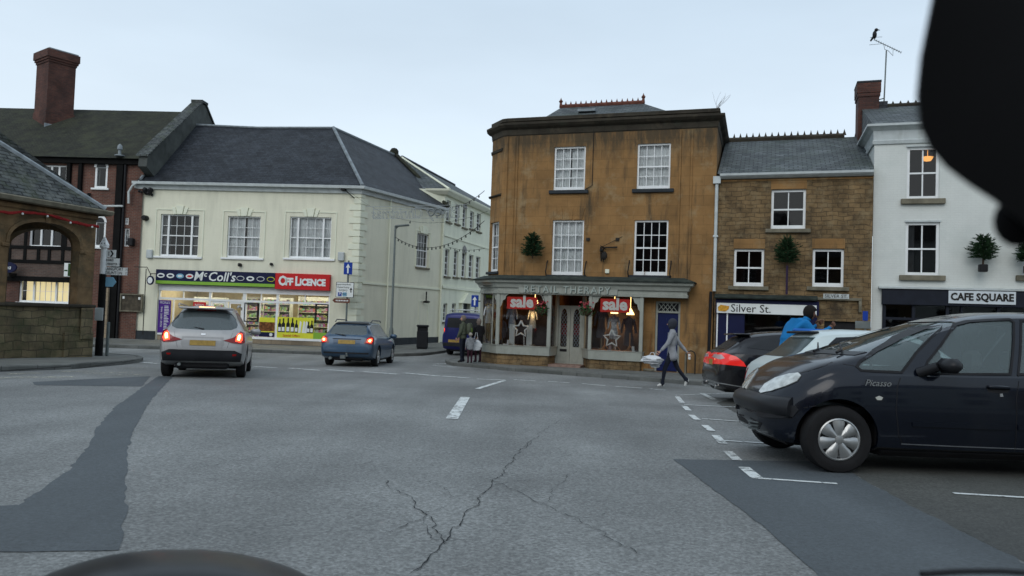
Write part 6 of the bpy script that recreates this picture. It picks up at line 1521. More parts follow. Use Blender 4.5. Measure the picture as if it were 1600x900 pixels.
# objects outside the boutique: loop stand, thin post
a = at4(1070, 590, -.9); t = thing('cycle_hoop', 'low dark metal hoop with a pale post by the right end of the boutique', 'bicycle stand', F4.Mx @ Vector((a.x, -.5, 0)), F4.ang)
mb = MB(); mb.tube([(0, 0, 0), (0, 0, .62), (.04, 0, .72), (.14, 0, .76), (.24, 0, .72), (.28, 0, .62), (.28, 0, 0)], .022, 7); mb.build('hoop', M['iron'], t, smooth=60); mb = MB(); mb.tube([(-.02, -.1, 0), (-.02, -.1, .68)], .03, 8); mb.build('post', M['stonesill'], t)
a = at4(1013, 575, -.25); t = thing('broom', 'pale broom handle leaning by the stone pier left of the blue door', 'broom', F4.Mx @ Vector((a.x, -.16, 0)), F4.ang)
mb = MB(); mb.tube([(0, 0, .05), (.03, .1, 1.25)], .017, 6); mb.build('handle', M['woodback'], t); mb = MB(); mb.bev(-.18, .18, -.05, .05, 0, .08, .02); mb.build('head', M['stonesill'], t)
# ------------------------------------------------------------------ vehicles
def pchip(P):
    xs = [p[0] for p in P]; ys = [p[1] for p in P]; n = len(P)
    h = [xs[i + 1] - xs[i] for i in range(n - 1)]; dl = [(ys[i + 1] - ys[i]) / h[i] for i in range(n - 1)]
    m = [dl[0]] + [0 if dl[i - 1] * dl[i] <= 0 else 2 * dl[i - 1] * dl[i] / (dl[i - 1] + dl[i]) for i in range(1, n - 1)] + [dl[-1]]
    def f(x):
        if x <= xs[0]: return ys[0]
        if x >= xs[-1]: return ys[-1]
        i = max(k for k in range(n - 1) if xs[k] <= x); t = (x - xs[i]) / h[i]
        return ys[i] * (1 + 2 * t) * (1 - t) ** 2 + h[i] * m[i] * t * (1 - t) ** 2 + ys[i + 1] * t * t * (3 - 2 * t) + h[i] * m[i + 1] * t * t * (t - 1)
    return f
def carpaint(name, col, metal=.35, rough=.32, coat=.8, dirt=(.05, .05, .045), da=.35): return pm(name, col, rough, metal, var=.04, scale=1.5, coat=coat * .55, dirt=dirt, dirtamt=da)
M['carglass'] = glassmat('car_glass', (.38, .44, .44), 1.55, .02, 1.3, thrulight=.22, thrulightcol=(.34, .42, .44))  # pale teal diffuse share stands for brightness seen through the cabin
M['carglassdark'] = glassmat('privacy_glass', (.10, .11, .12), 1.55, .03, 1.3, thrulight=.12, thrulightcol=(.16, .18, .2))
mm('cabin', (.03, .032, .035), .9, var=.2); mm('seatcloth', (.085, .095, .10), .95, var=.25)
mm('plateyellow', (.33, .22, .06), .5, var=.2, scale=14); mm('platewhite', (.6, .6, .58), .5); mm('taildark', (.22, .008, .008), .15, var=.1, coat=.6); mm('taillit', (.7, .02, .01), .3, emit=(1, .05, .02), es=3.0, var=.1); mm('taillitcore', (1, .3, .1), .3, emit=(1, .36, .12), es=8, var=0)
mm('tailclear', (.5, .35, .35), .12, coat=.6); mm('headlamp', (.50, .52, .50), .10, metal=.2, var=.35, scale=16, coat=1); mm('silverpl', (.38, .39, .39), .35, metal=.75, var=.15, scale=10); mm('chrome', (.6, .6, .6), .15, metal=1)
def wheel(par, x, y, R_, rim, side, style=5, cap='silverpl', w_=.2, z=None):
    z = R_ if z is None else z
    t = MB(); Mx = T(x, y, z) @ RY(PI / 2 * side)
    h = w_ / 2
    t.lathe([(rim * .96, -h * .8), (rim, -h), (R_ - .03, -h), (R_, -h * .72), (R_, h * .72), (R_ - .012, h * .9), (R_ - .05, h * 1.02), (rim + .02, h * .98), (rim - .008, h * .8)], 36, Mx)
    wh = t.build('wheel', M['rubber'], par, smooth=35)
    d = MB(); d.lathe([(rim * .97, h * .8), (rim * .95, h * .45), (.001, h * .42)], 30, Mx); d.build('wheel_disc', M['black'], wh, smooth=30)
    r = MB(); r.lathe([(rim * .985, h * .7), (rim * .99, h * .9), (rim * .93, h * .96), (rim * .88, h * .8)], 36, Mx)
    for k in range(style):
        a = 2 * PI * k / style; n = 6; vs = []; prof = [(.10, .05), (.30, .045), (.5, .055), (.72, .078), (.93, .098)]
        rows = []
        for f_, hw in prof:
            rr_ = rim * f_; hw = hw * rim / .19 * (7 / max(style, 5)) * .95
            zc = h * (.95 - .18 * (f_ - .5) ** 2 * 4)
            rows.append([(rr_, -hw, zc - .03), (rr_, -hw * .55, zc), (rr_, 0, zc + .008), (rr_, hw * .55, zc), (rr_, hw, zc - .03)])
        vs = [p for q in rows for p in q]; fs = [(i * 5 + j, i * 5 + j + 1, (i + 1) * 5 + j + 1, (i + 1) * 5 + j) for i in range(len(rows) - 1) for j in range(4)]
        r.add(vs, fs, Mx @ RZ(a))
    r.lathe([(rim * .22, h * .7), (rim * .2, h * .98), (rim * .12, h * 1.02), (.001, h * 1.03)], 16, Mx)
    r.build('rim', M[cap], wh, smooth=40)
    return wh
class Car:
    def __init__(s, name, label, cat, x, y, heading, spec, paint, axles, R_=.31, rim=.2, style=5, arch=.37, windows=(), screens=(), group=None, cap='silverpl', interior=True, glass='carglass', z=None):
        s.o = thing(name, label, cat, (0, 0, 0), 0, group)
        z = g(y) if z is None else z
        s.Mx = Matrix.Translation((x, y, z)) @ RX(slope(y)) @ RZ(heading); s.o.matrix_world = s.Mx; s.Mi = s.Mx.inverted()
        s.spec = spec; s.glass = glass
        f = {k: pchip(spec[k]) for k in ('top', 'belt', 'bot', 'hw', 'tw')}; s.f = f
        ys = sorted({p[0] for k in f for p in spec[k]}); st = []
        for a, b in zip(ys, ys[1:]):
            if b - a < 1e-4: continue
            n = max(1, int((b - a) / .07)); st += [a + (b - a) * i / n for i in range(n)]
        st.append(ys[-1]); s.y0, s.y1 = ys[0], ys[-1]
        NH = None; rows = []
        for yv in st:
            hw, zb, zl, zt, tw = f['hw'](yv), f['bot'](yv), f['belt'](yv), f['top'](yv), f['tw'](yv)
            zl = min(zl, zt - .02); H = zl - zb; q = zt - zl
            pts = [(0, zb), (hw * .5, zb), (hw * .86, zb + .005), (hw * .955, zb + .05), (hw * .985, zb + .25 * H), (hw, zb + .5 * H), (hw * .998, zb + .68 * H), (hw * .985, zb + .84 * H), (hw * .955, zl - .02), (hw * .93, zl)]
            dr = min(.11, q * .45)
            for t in (.2, .4, .6, .8, 1.0): 
                k = t; xx = hw * .93 + (tw - hw * .93) * k; bul = math.sin(k * PI) * .012; pts.append((xx + bul, zl + (zt - dr - zl) * k))
            for a in (18, 36, 54, 72, 90):
                c_, s_ = math.cos(R(a)) ** .75, math.sin(R(a)); pts.append((tw * c_ if a < 90 else 0, zt - dr + dr * s_ ** .9))
            rows.append((yv, pts))
        NH = len(rows[0][1]); mb = MB(); ring = 2 * NH - 2
        for yv, pts in rows:
            loop = [(p[0], yv, p[1]) for p in pts] + [(-p[0], yv, p[1]) for p in pts[-2:0:-1]]
            mb.v += [Vector(p) for p in loop]
        for i in range(len(rows) - 1):
            for j in range(ring): mb.f.append([i * ring + j, i * ring + (j + 1) % ring, (i + 1) * ring + (j + 1) % ring, (i + 1) * ring + j]); mb.m.append(0)
        mb.f.append(list(range(ring))[::-1]); mb.f.append([(len(rows) - 1) * ring + j for j in range(ring)]); mb.m += [0, 0]
        me = bpy.data.meshes.new('body'); me.from_pydata([tuple(v) for v in mb.v], [], mb.f)
        bm = bmesh.new(); bm.from_mesh(me); bmesh.ops.recalc_face_normals(bm, faces=bm.faces); bm.to_mesh(me)
        s.bvh = BVHTree.FromBMesh(bm); bm.free()
        me.materials.append(paint); tmp = bpy.data.objects.new('tmp', me); COL.objects.link(tmp); tmps = [tmp]
        md = tmp.modifiers.new('s', 'SOLIDIFY'); md.thickness = .03; md.offset = -1; md.use_even_offset = False
        cut = []
        def cutter(mbx):
            m_ = bpy.data.meshes.new('c'); m_.from_pydata([tuple(v) for v in mbx.v], [], mbx.f)
            b_ = bmesh.new(); b_.from_mesh(m_); bmesh.ops.recalc_face_normals(b_, faces=b_.faces); b_.to_mesh(m_); b_.free()
            c = bpy.data.objects.new('c', m_); COL.objects.link(c); tmps.append(c); d_ = tmp.modifiers.new('b', 'BOOLEAN'); d_.operation = 'DIFFERENCE'; d_.object = c; d_.solver = 'EXACT'
        hwm = max(p[1] for p in spec['hw'])
        for ya in axles:
            for sd in (1, -1):
                c = MB(); c.lathe([(arch, 0), (arch, .6)], 40, T(sd * (hwm - .27), ya, R_ + .015) @ RY(PI / 2 * sd)); cutter(c)
        s.win = []
        for wp in windows:
            yz = s.hits(wp); yz = [(p.y, p.z) for p in yz]; s.win.append(yz)
            c = MB(); n = len(yz); c.add([(-1.5, a, b) for a, b in yz] + [(1.5, a, b) for a, b in yz], [list(range(n)), list(range(n, 2 * n))[::-1]] + [(i, (i + 1) % n, n + (i + 1) % n, n + i) for i in range(n)]); cutter(c)
        for xz, ya, yb in screens:
            c = MB(); c.plate(xz, ya, yb); cutter(c)
        bpy.context.view_layer.update()
        res = bpy.data.meshes.new_from_object(tmp.evaluated_get(bpy.context.evaluated_depsgraph_get()))
        for t_ in tmps: bpy.data.objects.remove(t_)
        smooth_angle(res, 32)
        s.body = bpy.data.objects.new('body', res); COL.objects.link(s.body); s.body.parent = s.o
        if not res.materials: res.materials.append(paint)
        # glazing
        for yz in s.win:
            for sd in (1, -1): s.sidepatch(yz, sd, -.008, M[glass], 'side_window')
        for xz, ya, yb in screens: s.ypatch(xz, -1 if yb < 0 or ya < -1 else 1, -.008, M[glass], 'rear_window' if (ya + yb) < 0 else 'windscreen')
        # interior, underbody
        ym0, ym1 = s.y0 + .35, s.y1 - .45
        ub = MB(); ub.bev(-hwm + .1, hwm - .1, axles[0] + arch + .02, axles[1] - arch - .02, .16, .5, .05); ub.bev(-hwm + .34, hwm - .34, s.y0 + .15, s.y1 - .2, .2, .58, .05); ub.build('underbody', M['black'], s.o)
        if interior:
            i_ = MB(); zl = f['belt'](0) - .1; i_.bev(-hwm + .12, hwm - .12, s.y0 + .4, -.95, .55, zl, .05); i_.bev(-hwm + .12, hwm - .12, .75, s.y1 - 1.0, .55, min(zl - .02, f['top'](s.y1 - 1.05) - .12), .05); i_.build('dashboard_and_trim', M['cabin'], s.o)
            zt = f['top'](0)
            for yy, n in ((-.0, 2), (-.85, 2)):
                for sx in (-.36, .36):
                    q = MB(); q.bev(sx - .24, sx + .24, yy - .22, yy - .06, .45, zt - .55, .06, ); q.bev(sx - .12, sx + .12, yy - .2, yy - .1, zt - .53, zt - .33, .04); q.bev(sx - .24, sx + .24, yy - .1, yy + .38, .38, .56, .05); q.build('seat', M['seatcloth'], s.o)
            q = MB(); q.tube([(.36 + .18 * math.cos(k * PI / 8), .62 - .06 * math.sin(k * PI / 8), zl - .0 + .18 * math.sin(k * PI / 8)) for k in range(17)], .014, 6); q.build('steering_wheel', M['black'], s.o)
        for ya in axles:
            for sd in (1, -1): wheel(s.o, sd * (hwm - .115), ya, R_, rim, sd, style, cap)
    def hits(s, px):
        o = s.Mi @ Vector((0, 0, CAMZ)); out = []
        for p in px:
            d = (s.Mi.to_3x3() @ ray(*p)).normalized(); h = s.bvh.ray_cast(o, d)
            if h[0] is None:
                # nearest miss: closest surface point to the ray
                best = None
                for k in range(60):
                    q = o + d * (o.length - 3 + k * .1); n_ = s.bvh.find_nearest(q)
                    if best is None or n_[3] < best[1]: best = (n_[0], n_[3])
                out.append(best[0])
            else: out.append(h[0])
        return out
    def _mesh2(s, poly, fn, off, mat, name, par=None, res=.05, skirt=True):
        n = len(poly); ring = []
        for i in range(n):
            a, b = Vector(poly[i]), Vector(poly[(i + 1) % n]); k = max(1, int((b - a).length / res)); ring += [a.lerp(b, j / k) for j in range(k)]
        N_ = len(ring); xs = [p.x for p in ring]; ys = [p.y for p in ring]; inn = []
        def inside(x, y):
            c = False
            for i in range(N_):
                a, b = ring[i], ring[(i + 1) % N_]
                if (a.y > y) != (b.y > y) and x < (b.x - a.x) * (y - a.y) / (b.y - a.y) + a.x: c = not c
            return c
        nx = int((max(xs) - min(xs)) / res); ny = int((max(ys) - min(ys)) / res)
        for i in range(1, nx):
            for j in range(1, ny):
                x, y = min(xs) + i * res, min(ys) + j * res
                if inside(x, y): inn.append(Vector((x, y)))
        vs, es, fs, _, _, _ = delaunay_2d_cdt(ring + inn, [(i, (i + 1) % N_) for i in range(N_)], [list(range(N_))], 1, 1e-6)
        P = [fn(v.x, v.y) for v in vs]
        mb = MB(); mb.add([p + nn * off for p, nn in P], [list(f_) for f_ in fs])
        if skirt and off > .003:
            P2 = [fn(v.x, v.y) for v in ring]; k = len(ring)
            mb.add([p + nn * off for p, nn in P2] + [p - nn * .004 for p, nn in P2], [(i, (i + 1) % k, k + (i + 1) % k, k + i) for i in range(k)])
        return mb.build(name, mat, par or s.o, smooth=50)
    def campatch(s, px, off, mat, name, mirror=False, par=None, res=None):
        o = s.Mi @ Vector((0, 0, CAMZ))
        def fn(x, y, sx=1):
            d = (s.Mi.to_3x3() @ ray(x, y)).normalized(); h = s.bvh.ray_cast(o, d)
            if h[0] is None:
                best = None
                for k in range(60):
                    q = o + d * (o.length - 3 + k * .1); n_ = s.bvh.find_nearest(q)
                    if best is None or n_[3] < best[1]: best = (n_[0], n_[3], n_[1])
                p, n_ = best[0], best[2]
            else: p, n_ = h[0], h[1]
            return (Vector((p.x * sx, p.y, p.z)), Vector((n_.x * sx, n_.y, n_.z)))
        dist = o.length; rs = res or .05 * FPX / dist
        r_ = s._mesh2(px, fn, off, mat, name, par, rs)
        if mirror: s._mesh2(px, lambda x, y: fn(x, y, -1), off, mat, name, par, rs)
        return r_
    def sidepatch(s, yz, sd, off, mat, name, par=None, res=.07):
        def fn(y, z):
            h = s.bvh.ray_cast(Vector((sd * 3, y, z)), Vector((-sd, 0, 0)))
            if h[0] is None: h = s.bvh.find_nearest(Vector((sd, y, z)))
            return h[0], h[1]
        return s._mesh2(yz, fn, off, mat, name, par, res)
    def ypatch(s, xz, sd, off, mat, name, par=None, res=.07):
        def fn(x, z):
            h = s.bvh.ray_cast(Vector((x, sd * 5, z)), Vector((0, -sd, 0)))
            if h[0] is None: h = s.bvh.find_nearest(Vector((x, sd * 2, z)))
            return h[0], h[1]
        return s._mesh2(xz, fn, off, mat, name, par, res)
    def lineyz(s, pts, w_, sd, off, mat, name):
        mb = MB(); fin = []
        for a, b in zip(pts, pts[1:]):
            a, b = Vector(a), Vector(b); k = max(1, int((b - a).length / .06)); fin += [a.lerp(b, j / k) for j in range(k)]
        fin.append(Vector(pts[-1])); vs = []
        for i, p in enumerate(fin):
            t = (fin[min(i + 1, len(fin) - 1)] - fin[max(i - 1, 0)]).normalized(); nn = Vector((-t.y, t.x)) * w_ / 2
            for q in (p + nn, p - nn):
                h = s.bvh.ray_cast(Vector((sd * 3, q.x, q.y)), Vector((-sd, 0, 0)))
                if h[0] is None: h = s.bvh.find_nearest(Vector((sd, q.x, q.y)))
                vs.append(h[0] + h[1] * off)
        mb.add(vs, [(2 * i, 2 * i + 1, 2 * i + 3, 2 * i + 2) for i in range(len(fin) - 1)]); return mb.build(name, mat, s.o)
    def yz(s, px): return [(p.y, p.z) for p in s.hits(px)]
def mirror_pair(car, y, z, hw, mat, name='wing_mirror'):
    for sd in (1, -1):
        mb = MB(); mb.bev(-.05, .19, -.06, .06, -.07, .08, .045, T(sd * hw, y, z) @ Matrix.Diagonal((sd, 1, 1, 1))); mb.tube([(sd * (hw - .12), y + .02, z - .08), (sd * (hw + .02), y, z - .03)], .03, 6); mb.build(name, mat, car.o, smooth=50)

# silver crossover at the junction
silver = carpaint('silver_paint', (.36, .36, .36), .4, .34)
sp = dict(top=[(-2.16, .62), (-2.13, .84), (-2.05, 1.03), (-1.93, 1.18), (-1.72, 1.45), (-1.6, 1.53), (-1.2, 1.59), (-.3, 1.61), (.35, 1.55), (.7, 1.42), (1.25, 1.10), (1.5, 1.03), (2.0, .86), (2.12, .72), (2.16, .55)],
          belt=[(-2.16, .58), (-2.1, .88), (-1.9, 1.0), (-1.5, 1.03), (0, .98), (1.2, .95), (1.9, .8), (2.16, .5)],
          bot=[(-2.16, .44), (-2.08, .36), (-1.8, .27), (-1.2, .22), (1.2, .22), (2.0, .27), (2.16, .38)],
          hw=[(-2.16, .70), (-2.11, .80), (-1.95, .87), (-1.4, .89), (1.2, .89), (1.8, .84), (2.05, .72), (2.16, .55)],
          tw=[(-2.16, .60), (-2.05, .70), (-1.85, .62), (-1.6, .54), (-1.2, .55), (.3, .57), (1.0, .66), (1.4, .72), (1.9, .64), (2.16, .4)])
dS = 16.35; hd = R(16.5)
cS = W(315, 560, dS)
cx_, cy_ = cS.x - math.sin(hd) * 2.1, dS + math.cos(hd) * 2.1
rw = [(-.55, 1.06), (0, 1.045), (.55, 1.06), (.66, 1.11), (.67, 1.18), (.61, 1.32), (.52, 1.425), (.30, 1.46), (0, 1.47), (-.30, 1.46), (-.52, 1.425), (-.61, 1.32), (-.67, 1.18), (-.66, 1.11)]
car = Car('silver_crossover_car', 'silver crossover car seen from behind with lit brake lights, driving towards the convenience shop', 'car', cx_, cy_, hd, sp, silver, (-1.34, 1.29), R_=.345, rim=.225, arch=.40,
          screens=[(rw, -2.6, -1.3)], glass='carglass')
SS = car
ws = [(-1.55, 1.06), (-.95, 1.03), (-.1, 1.02), (.75, 1.0), (.45, 1.30), (.1, 1.43), (-.4, 1.48), (-1.1, 1.46), (-1.45, 1.32)]
for sd in (1, -1): car.sidepatch(ws, sd, .004, M['darkglaze'], 'side_window')
def rp(car, xz, off, mat, name, par=None, res=.05): return car.ypatch(xz, -1, off, mat, name, par, res)
lo_ = [(-.905, .40), (.905, .40), (.905, .56), (.75, .60), (-.75, .60), (-.905, .56)]
rp(car, [(-.78, .38), (.78, .38), (.80, .55), (.66, .615), (-.66, .615), (-.80, .55)], .014, M['blackpl'], 'lower_bumper')
rp(car, [(-.40, .66), (.40, .66), (.44, .74), (.42, .90), (-.42, .90), (-.44, .74)], .002, carpaint('silver_shaded', (.29, .29, .29), .4, .4), 'plate_recess_shade')  # flush patch in darkened silver paint imitates shade of a recess
o = rp(car, [(-.26, .71), (.26, .71), (.26, .82), (-.26, .82)], .014, M['plateyellow'], 'number_plate')
for sd in (1, -1):
    o = rp(car, [(sd * x, z) for x, z in [(.42, .83), (.60, .78), (.78, .76), (.84, .80), (.82, 1.00), (.74, 1.04), (.70, .96), (.60, .89)]], .016, M['taildark'], 'tail_light')
    rp(car, [(sd * x, z) for x, z in [(.66, .82), (.77, .80), (.79, .86), (.775, .97), (.71, .985), (.68, .93)]], .024, M['taillit'], 'lit_lamp', o)
    rp(car, [(sd * x, z) for x, z in [(.695, .85), (.745, .84), (.755, .92), (.74, .955), (.705, .94)]], .03, M['taillitcore'], 'bulb', o)
    rp(car, [(sd * x, z) for x, z in [(.62, .50), (.69, .50), (.70, .54), (.62, .54)]], .022, M['taildark'], 'rear_reflector')
o = rp(car, [(-.19, 1.475), (.19, 1.475), (.18, 1.525), (-.18, 1.525)], .04, M['taildark'], 'high_brake_light'); rp(car, [(-.165, 1.485), (.165, 1.485), (.16, 1.515), (-.16, 1.515)], .05, M['taillitcore'], 'lit_lamp', o)
mb = MB(); mb.bev(-.56, .56, -1.86, -1.58, 1.50, 1.545, .018); mb.build('roof_spoiler', silver, car.o, smooth=50)
mb = MB(); mb.tube([(0, -2.02, 1.06), (-.25, -1.965, 1.10), (-.46, -1.955, 1.085)], [.018, .013, .008], 6); mb.build('rear_wiper', M['black'], car.o)
rp(car, [(-.045, .93), (.045, .93), (.045, .97), (-.045, .97)], .01, M['chrome'], 'badge')
for sd in (1, -1):
    mb = MB(); mb.tube([(sd * .62, -1.35, 1.57), (sd * .63, -1.2, 1.625), (sd * .63, .1, 1.61), (sd * .62, .25, 1.57)], .018, 6); mb.build('roof_rail', silver, car.o, smooth=60)
    rp(car, [(sd * .60, 1.04), (sd * .605, 1.04), (sd * .50, .66), (sd * .495, .66)], .002, M['black'], 'panel_gap')
mirror_pair(car, .72, 1.03, .90, silver)
mb = MB(); mb.tube([(-.45, -2.12, .3), (-.45, -1.7, .3)], .035, 8); mb.build('exhaust', M['steelgrey'], car.o)

# blue estate by the shop corner
bluep = carpaint('slate_blue_paint', (.045, .085, .14), .35, .35)
sp = dict(top=[(-2.33, .62), (-2.30, .82), (-2.24, .98), (-2.1, 1.10), (-1.92, 1.33), (-1.8, 1.39), (-1, 1.465), (0, 1.46), (.3, 1.40), (.6, 1.27), (1.1, 1.0), (1.3, .95), (2.1, .82), (2.28, .68), (2.33, .5)],
          belt=[(-2.33, .58), (-2.25, .86), (-2.05, .95), (-1.5, .95), (0, .92), (1.2, .90), (1.9, .8), (2.33, .46)],
          bot=[(-2.33, .42), (-2.25, .32), (-1.9, .24), (-1.2, .2), (1.2, .2), (2.1, .22), (2.33, .34)],
          hw=[(-2.33, .72), (-2.27, .80), (-2.1, .85), (-1.5, .87), (1.2, .87), (1.9, .82), (2.2, .7), (2.33, .5)],
          tw=[(-2.33, .62), (-2.2, .68), (-1.95, .60), (-1.7, .57), (.2, .58), (1.0, .64), (1.4, .7), (2.0, .62), (2.33, .4)])
cB = W(540, 560, 23.9); hb = R(-1)
rw = [(-.55, 1.02), (.55, 1.02), (.60, 1.08), (.52, 1.33), (-.52, 1.33), (-.60, 1.08)]
wl = [(-1.95, 1.0), (-1.1, .98), (-.1, .97), (.85, .95), (.5, 1.17), (.15, 1.32), (-.4, 1.37), (-1.3, 1.35), (-1.75, 1.26)]
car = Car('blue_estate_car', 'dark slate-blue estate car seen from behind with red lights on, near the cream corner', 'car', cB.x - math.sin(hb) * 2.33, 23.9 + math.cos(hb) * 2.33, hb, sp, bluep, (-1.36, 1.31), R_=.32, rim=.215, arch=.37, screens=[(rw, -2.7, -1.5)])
for sd in (1, -1): car.sidepatch(wl, sd, .004, M['darkglaze'], 'side_window')
rp(car, [(-.56, 1.355), (.56, 1.355), (.54, 1.40), (-.54, 1.40)], .03, M['black'], 'roof_spoiler')
rp(car, [(-.42, .70), (.42, .70), (.44, .86), (-.44, .86)], .002, carpaint('slate_blue_shaded', (.035, .066, .11), .3, .4), 'plate_recess_shade')  # recess shade put into a darker blue, the surface stays flush
rp(car, [(-.27, .73), (.27, .73), (.27, .85), (-.27, .85)], .012, M['plateyellow'], 'number_plate')
rp(car, [(-.45, .875), (.45, .875), (.45, .895), (-.45, .895)], .012, M['black'], 'tailgate_trim')
rp(car, [(-.7, .42), (.7, .42), (.72, .47), (-.72, .47)], .006, M['blackpl'], 'bumper_strip')
for sd in (1, -1):
    o = rp(car, [(sd * x, z) for x, z in [(.56, .76), (.80, .73), (.83, .85), (.80, .97), (.70, .98), (.60, .90)]], .014, M['taildark'], 'tail_light')
    rp(car, [(sd * x, z) for x, z in [(.64, .80), (.77, .78), (.79, .86), (.76, .92), (.66, .89)]], .022, M['taillit'], 'lit_lamp', o)
    rp(car, [(sd * x, z) for x, z in [(.69, .82), (.75, .81), (.755, .87), (.70, .875)]], .028, M['taillitcore'], 'bulb', o)
    mb = MB(); mb.tube([(sd * .58, -1.5, 1.43), (sd * .59, -1.3, 1.50), (sd * .59, .0, 1.50), (sd * .58, .12, 1.45)], .02, 6); mb.build('roof_rail', M['blackpl'], car.o, smooth=60)
mb = MB(); mb.tube([(-.05, -2.27, 1.0), (-.4, -2.17, 1.03)], .014, 5); mb.build('rear_wiper', M['black'], car.o)
mirror_pair(car, .78, .97, .88, bluep)
mb = MB(); mb.tube([(-.5, -2.32, .27), (-.5, -1.9, .27)], .05, 8); mb.build('exhaust', M['steelgrey'], car.o)
mb = MB(); mb.bev(-.2, -.02, -2.30, -2.2, .25, .42, .02); mb.tube([(.05, -2.3, .35), (.05, -2.45, .36), (.05, -2.46, .45)], .03, 8); mb.build('tow_bar', M['steelgrey'], car.o)

# dark blue van in the lane
vanp = carpaint('navy_van_paint', (.012, .016, .11), .3, .35)
sp = dict(top=[(-2.4, .7), (-2.39, 1.3), (-2.36, 1.80), (-2.28, 1.94), (-2.0, 1.97), (0, 1.96), (.7, 1.9), (1.0, 1.76), (1.55, 1.25), (1.75, 1.15), (2.2, .95), (2.35, .7), (2.4, .5)],
          belt=[(-2.4, .66), (-2.38, 1.05), (-2.2, 1.12), (0, 1.12), (1.2, 1.08), (1.8, 1.0), (2.4, .45)],
          bot=[(-2.4, .45), (-2.3, .3), (1.5, .25), (2.2, .25), (2.4, .38)],
          hw=[(-2.4, .92), (-2.35, .95), (-2, .955), (1.4, .955), (2.0, .88), (2.4, .6)],
          tw=[(-2.4, .84), (-2.3, .83), (0, .80), (1.0, .76), (1.8, .78), (2.4, .5)])
dv = 34.0; cV = W(722, 530, dv); hv = R(-14)
car = Car('blue_van', 'dark blue panel van with ladder racks turning into the lane behind the family', 'van', cV.x - math.sin(hv) * 2.4, dv + math.cos(hv) * 2.4, hv, sp, vanp, (-1.5, 1.5), R_=.33, rim=.21, arch=.39)
rp(car, [(-.75, 1.28), (-.05, 1.28), (-.05, 1.72), (-.70, 1.72)], .004, M['darkglaze'], 'rear_window'); rp(car, [(.05, 1.28), (.75, 1.28), (.70, 1.72), (.05, 1.72)], .004, M['darkglaze'], 'rear_window')
for sd in (1, -1):
    o = rp(car, [(sd * x, z) for x, z in [(.83, 1.05), (.93, 1.05), (.91, 1.45), (.83, 1.45)]], .014, M['taildark'], 'tail_light')
    rp(car, [(sd * x, z) for x, z in [(.85, 1.1), (.92, 1.1), (.91, 1.25), (.85, 1.25)]], .02, M['taillit'], 'lit_lamp', o)
rp(car, [(-.65, .62), (-.13, .62), (-.13, .74), (-.65, .74)], .012, M['plateyellow'], 'number_plate'); rp(car, [(-.9, .45), (.9, .45), (.9, .6), (-.9, .6)], .012, M['blackpl'], 'rear_bumper'); rp(car, [(-.008, .62), (.008, .62), (.008, 1.85), (-.008, 1.85)], .003, M['black'], 'panel_gap')
mb = MB()
for yy in (-2.0, -.8): mb.tube([(-.75, yy, 1.96), (-.72, yy, 2.08), (.72, yy, 2.08), (.75, yy, 1.96)], .022, 6)
mb.build('roof_rack', M['whitegrey'], car.o)

# black estate parked on the right
blackp = carpaint('black_paint', (.008, .008, .011), .2, .22, coat=1, da=.25)
sp = dict(top=[(-2.48, .62), (-2.46, .86), (-2.40, .98), (-2.25, 1.06), (-1.92, 1.31), (-1.78, 1.36), (-1.2, 1.43), (-.2, 1.47), (.3, 1.43), (.7, 1.28), (1.25, 1.0), (1.5, .96), (2.2, .84), (2.42, .68), (2.48, .5)],
          belt=[(-2.48, .58), (-2.4, .88), (-2.2, .97), (-1.5, .98), (0, .94), (1.2, .9), (2.0, .8), (2.48, .46)],
          bot=[(-2.48, .40), (-2.42, .30), (-2.1, .22), (-1.2, .17), (1.4, .17), (2.2, .2), (2.48, .34)],
          hw=[(-2.48, .68), (-2.44, .77), (-2.3, .86), (-1.9, .92), (-1.3, .94), (1.2, .93), (1.9, .88), (2.3, .72), (2.48, .5)],
          tw=[(-2.48, .56), (-2.3, .64), (-1.95, .58), (-1.6, .58), (.2, .60), (1.0, .68), (1.5, .74), (2.1, .64), (2.48, .4)])
cK = W(1112, 600, 15.3)
hk = R(-92)
car = Car('black_estate_car', 'glossy black estate car with long red tail light, parked nose away at the right', 'car', cK.x + 2.45, 15.3, hk, sp, blackp, (-1.45, 1.45), R_=.34, rim=.23, arch=.39)
BK = car
wk = [(-1.93, 1.08), (-1.0, 1.0), (0, .98), (.8, .96), (.45, 1.2), (.1, 1.33), (-.4, 1.37), (-1.2, 1.33), (-1.6, 1.25)]
for sd in (1, -1): car.sidepatch(wk, sd, .004, M['darkglaze'], 'side_window')
rp(car, [(-.52, 1.04), (.52, 1.04), (.48, 1.28), (-.48, 1.28)], .004, M['darkglaze'], 'rear_window')
mb = MB(); mb.bev(-.52, .52, -2.08, -1.8, 1.325, 1.36, .015); mb.build('roof_spoiler', blackp, car.o, smooth=50)
o = car.campatch([(1105, 568), (1108, 555), (1116, 551), (1132, 552), (1150, 557), (1162, 566), (1166, 573), (1145, 571), (1125, 569)], .012, pm('tail_red', (.42, .012, .012), .15, coat=.7, emit=(1, .03, .02), es=.25), 'tail_light', mirror=True)
car.campatch([(1113, 558), (1117, 553.5), (1128, 555), (1133, 560), (1126, 562)], .016, M['tailclear'], 'clear_lamp', mirror=True, par=o)
car.campatch([(1104, 592), (1120, 597), (1160, 604), (1160, 605.3), (1120, 598.6), (1104, 593.5)], .006, M['silverpl'], 'bumper_strip')
rp(car, [(-.26, .72), (.26, .72), (.26, .83), (-.26, .83)], .012, M['plateyellow'], 'number_plate')
for sx in (-.55, .55): mb = MB(); mb.tube([(sx, -2.49, .30), (sx, -2.2, .30)], [.055, .05], 10); mb.build('exhaust', M['chrome'], car.o, smooth=50)
mirror_pair(car, .75, .98, .95, blackp)

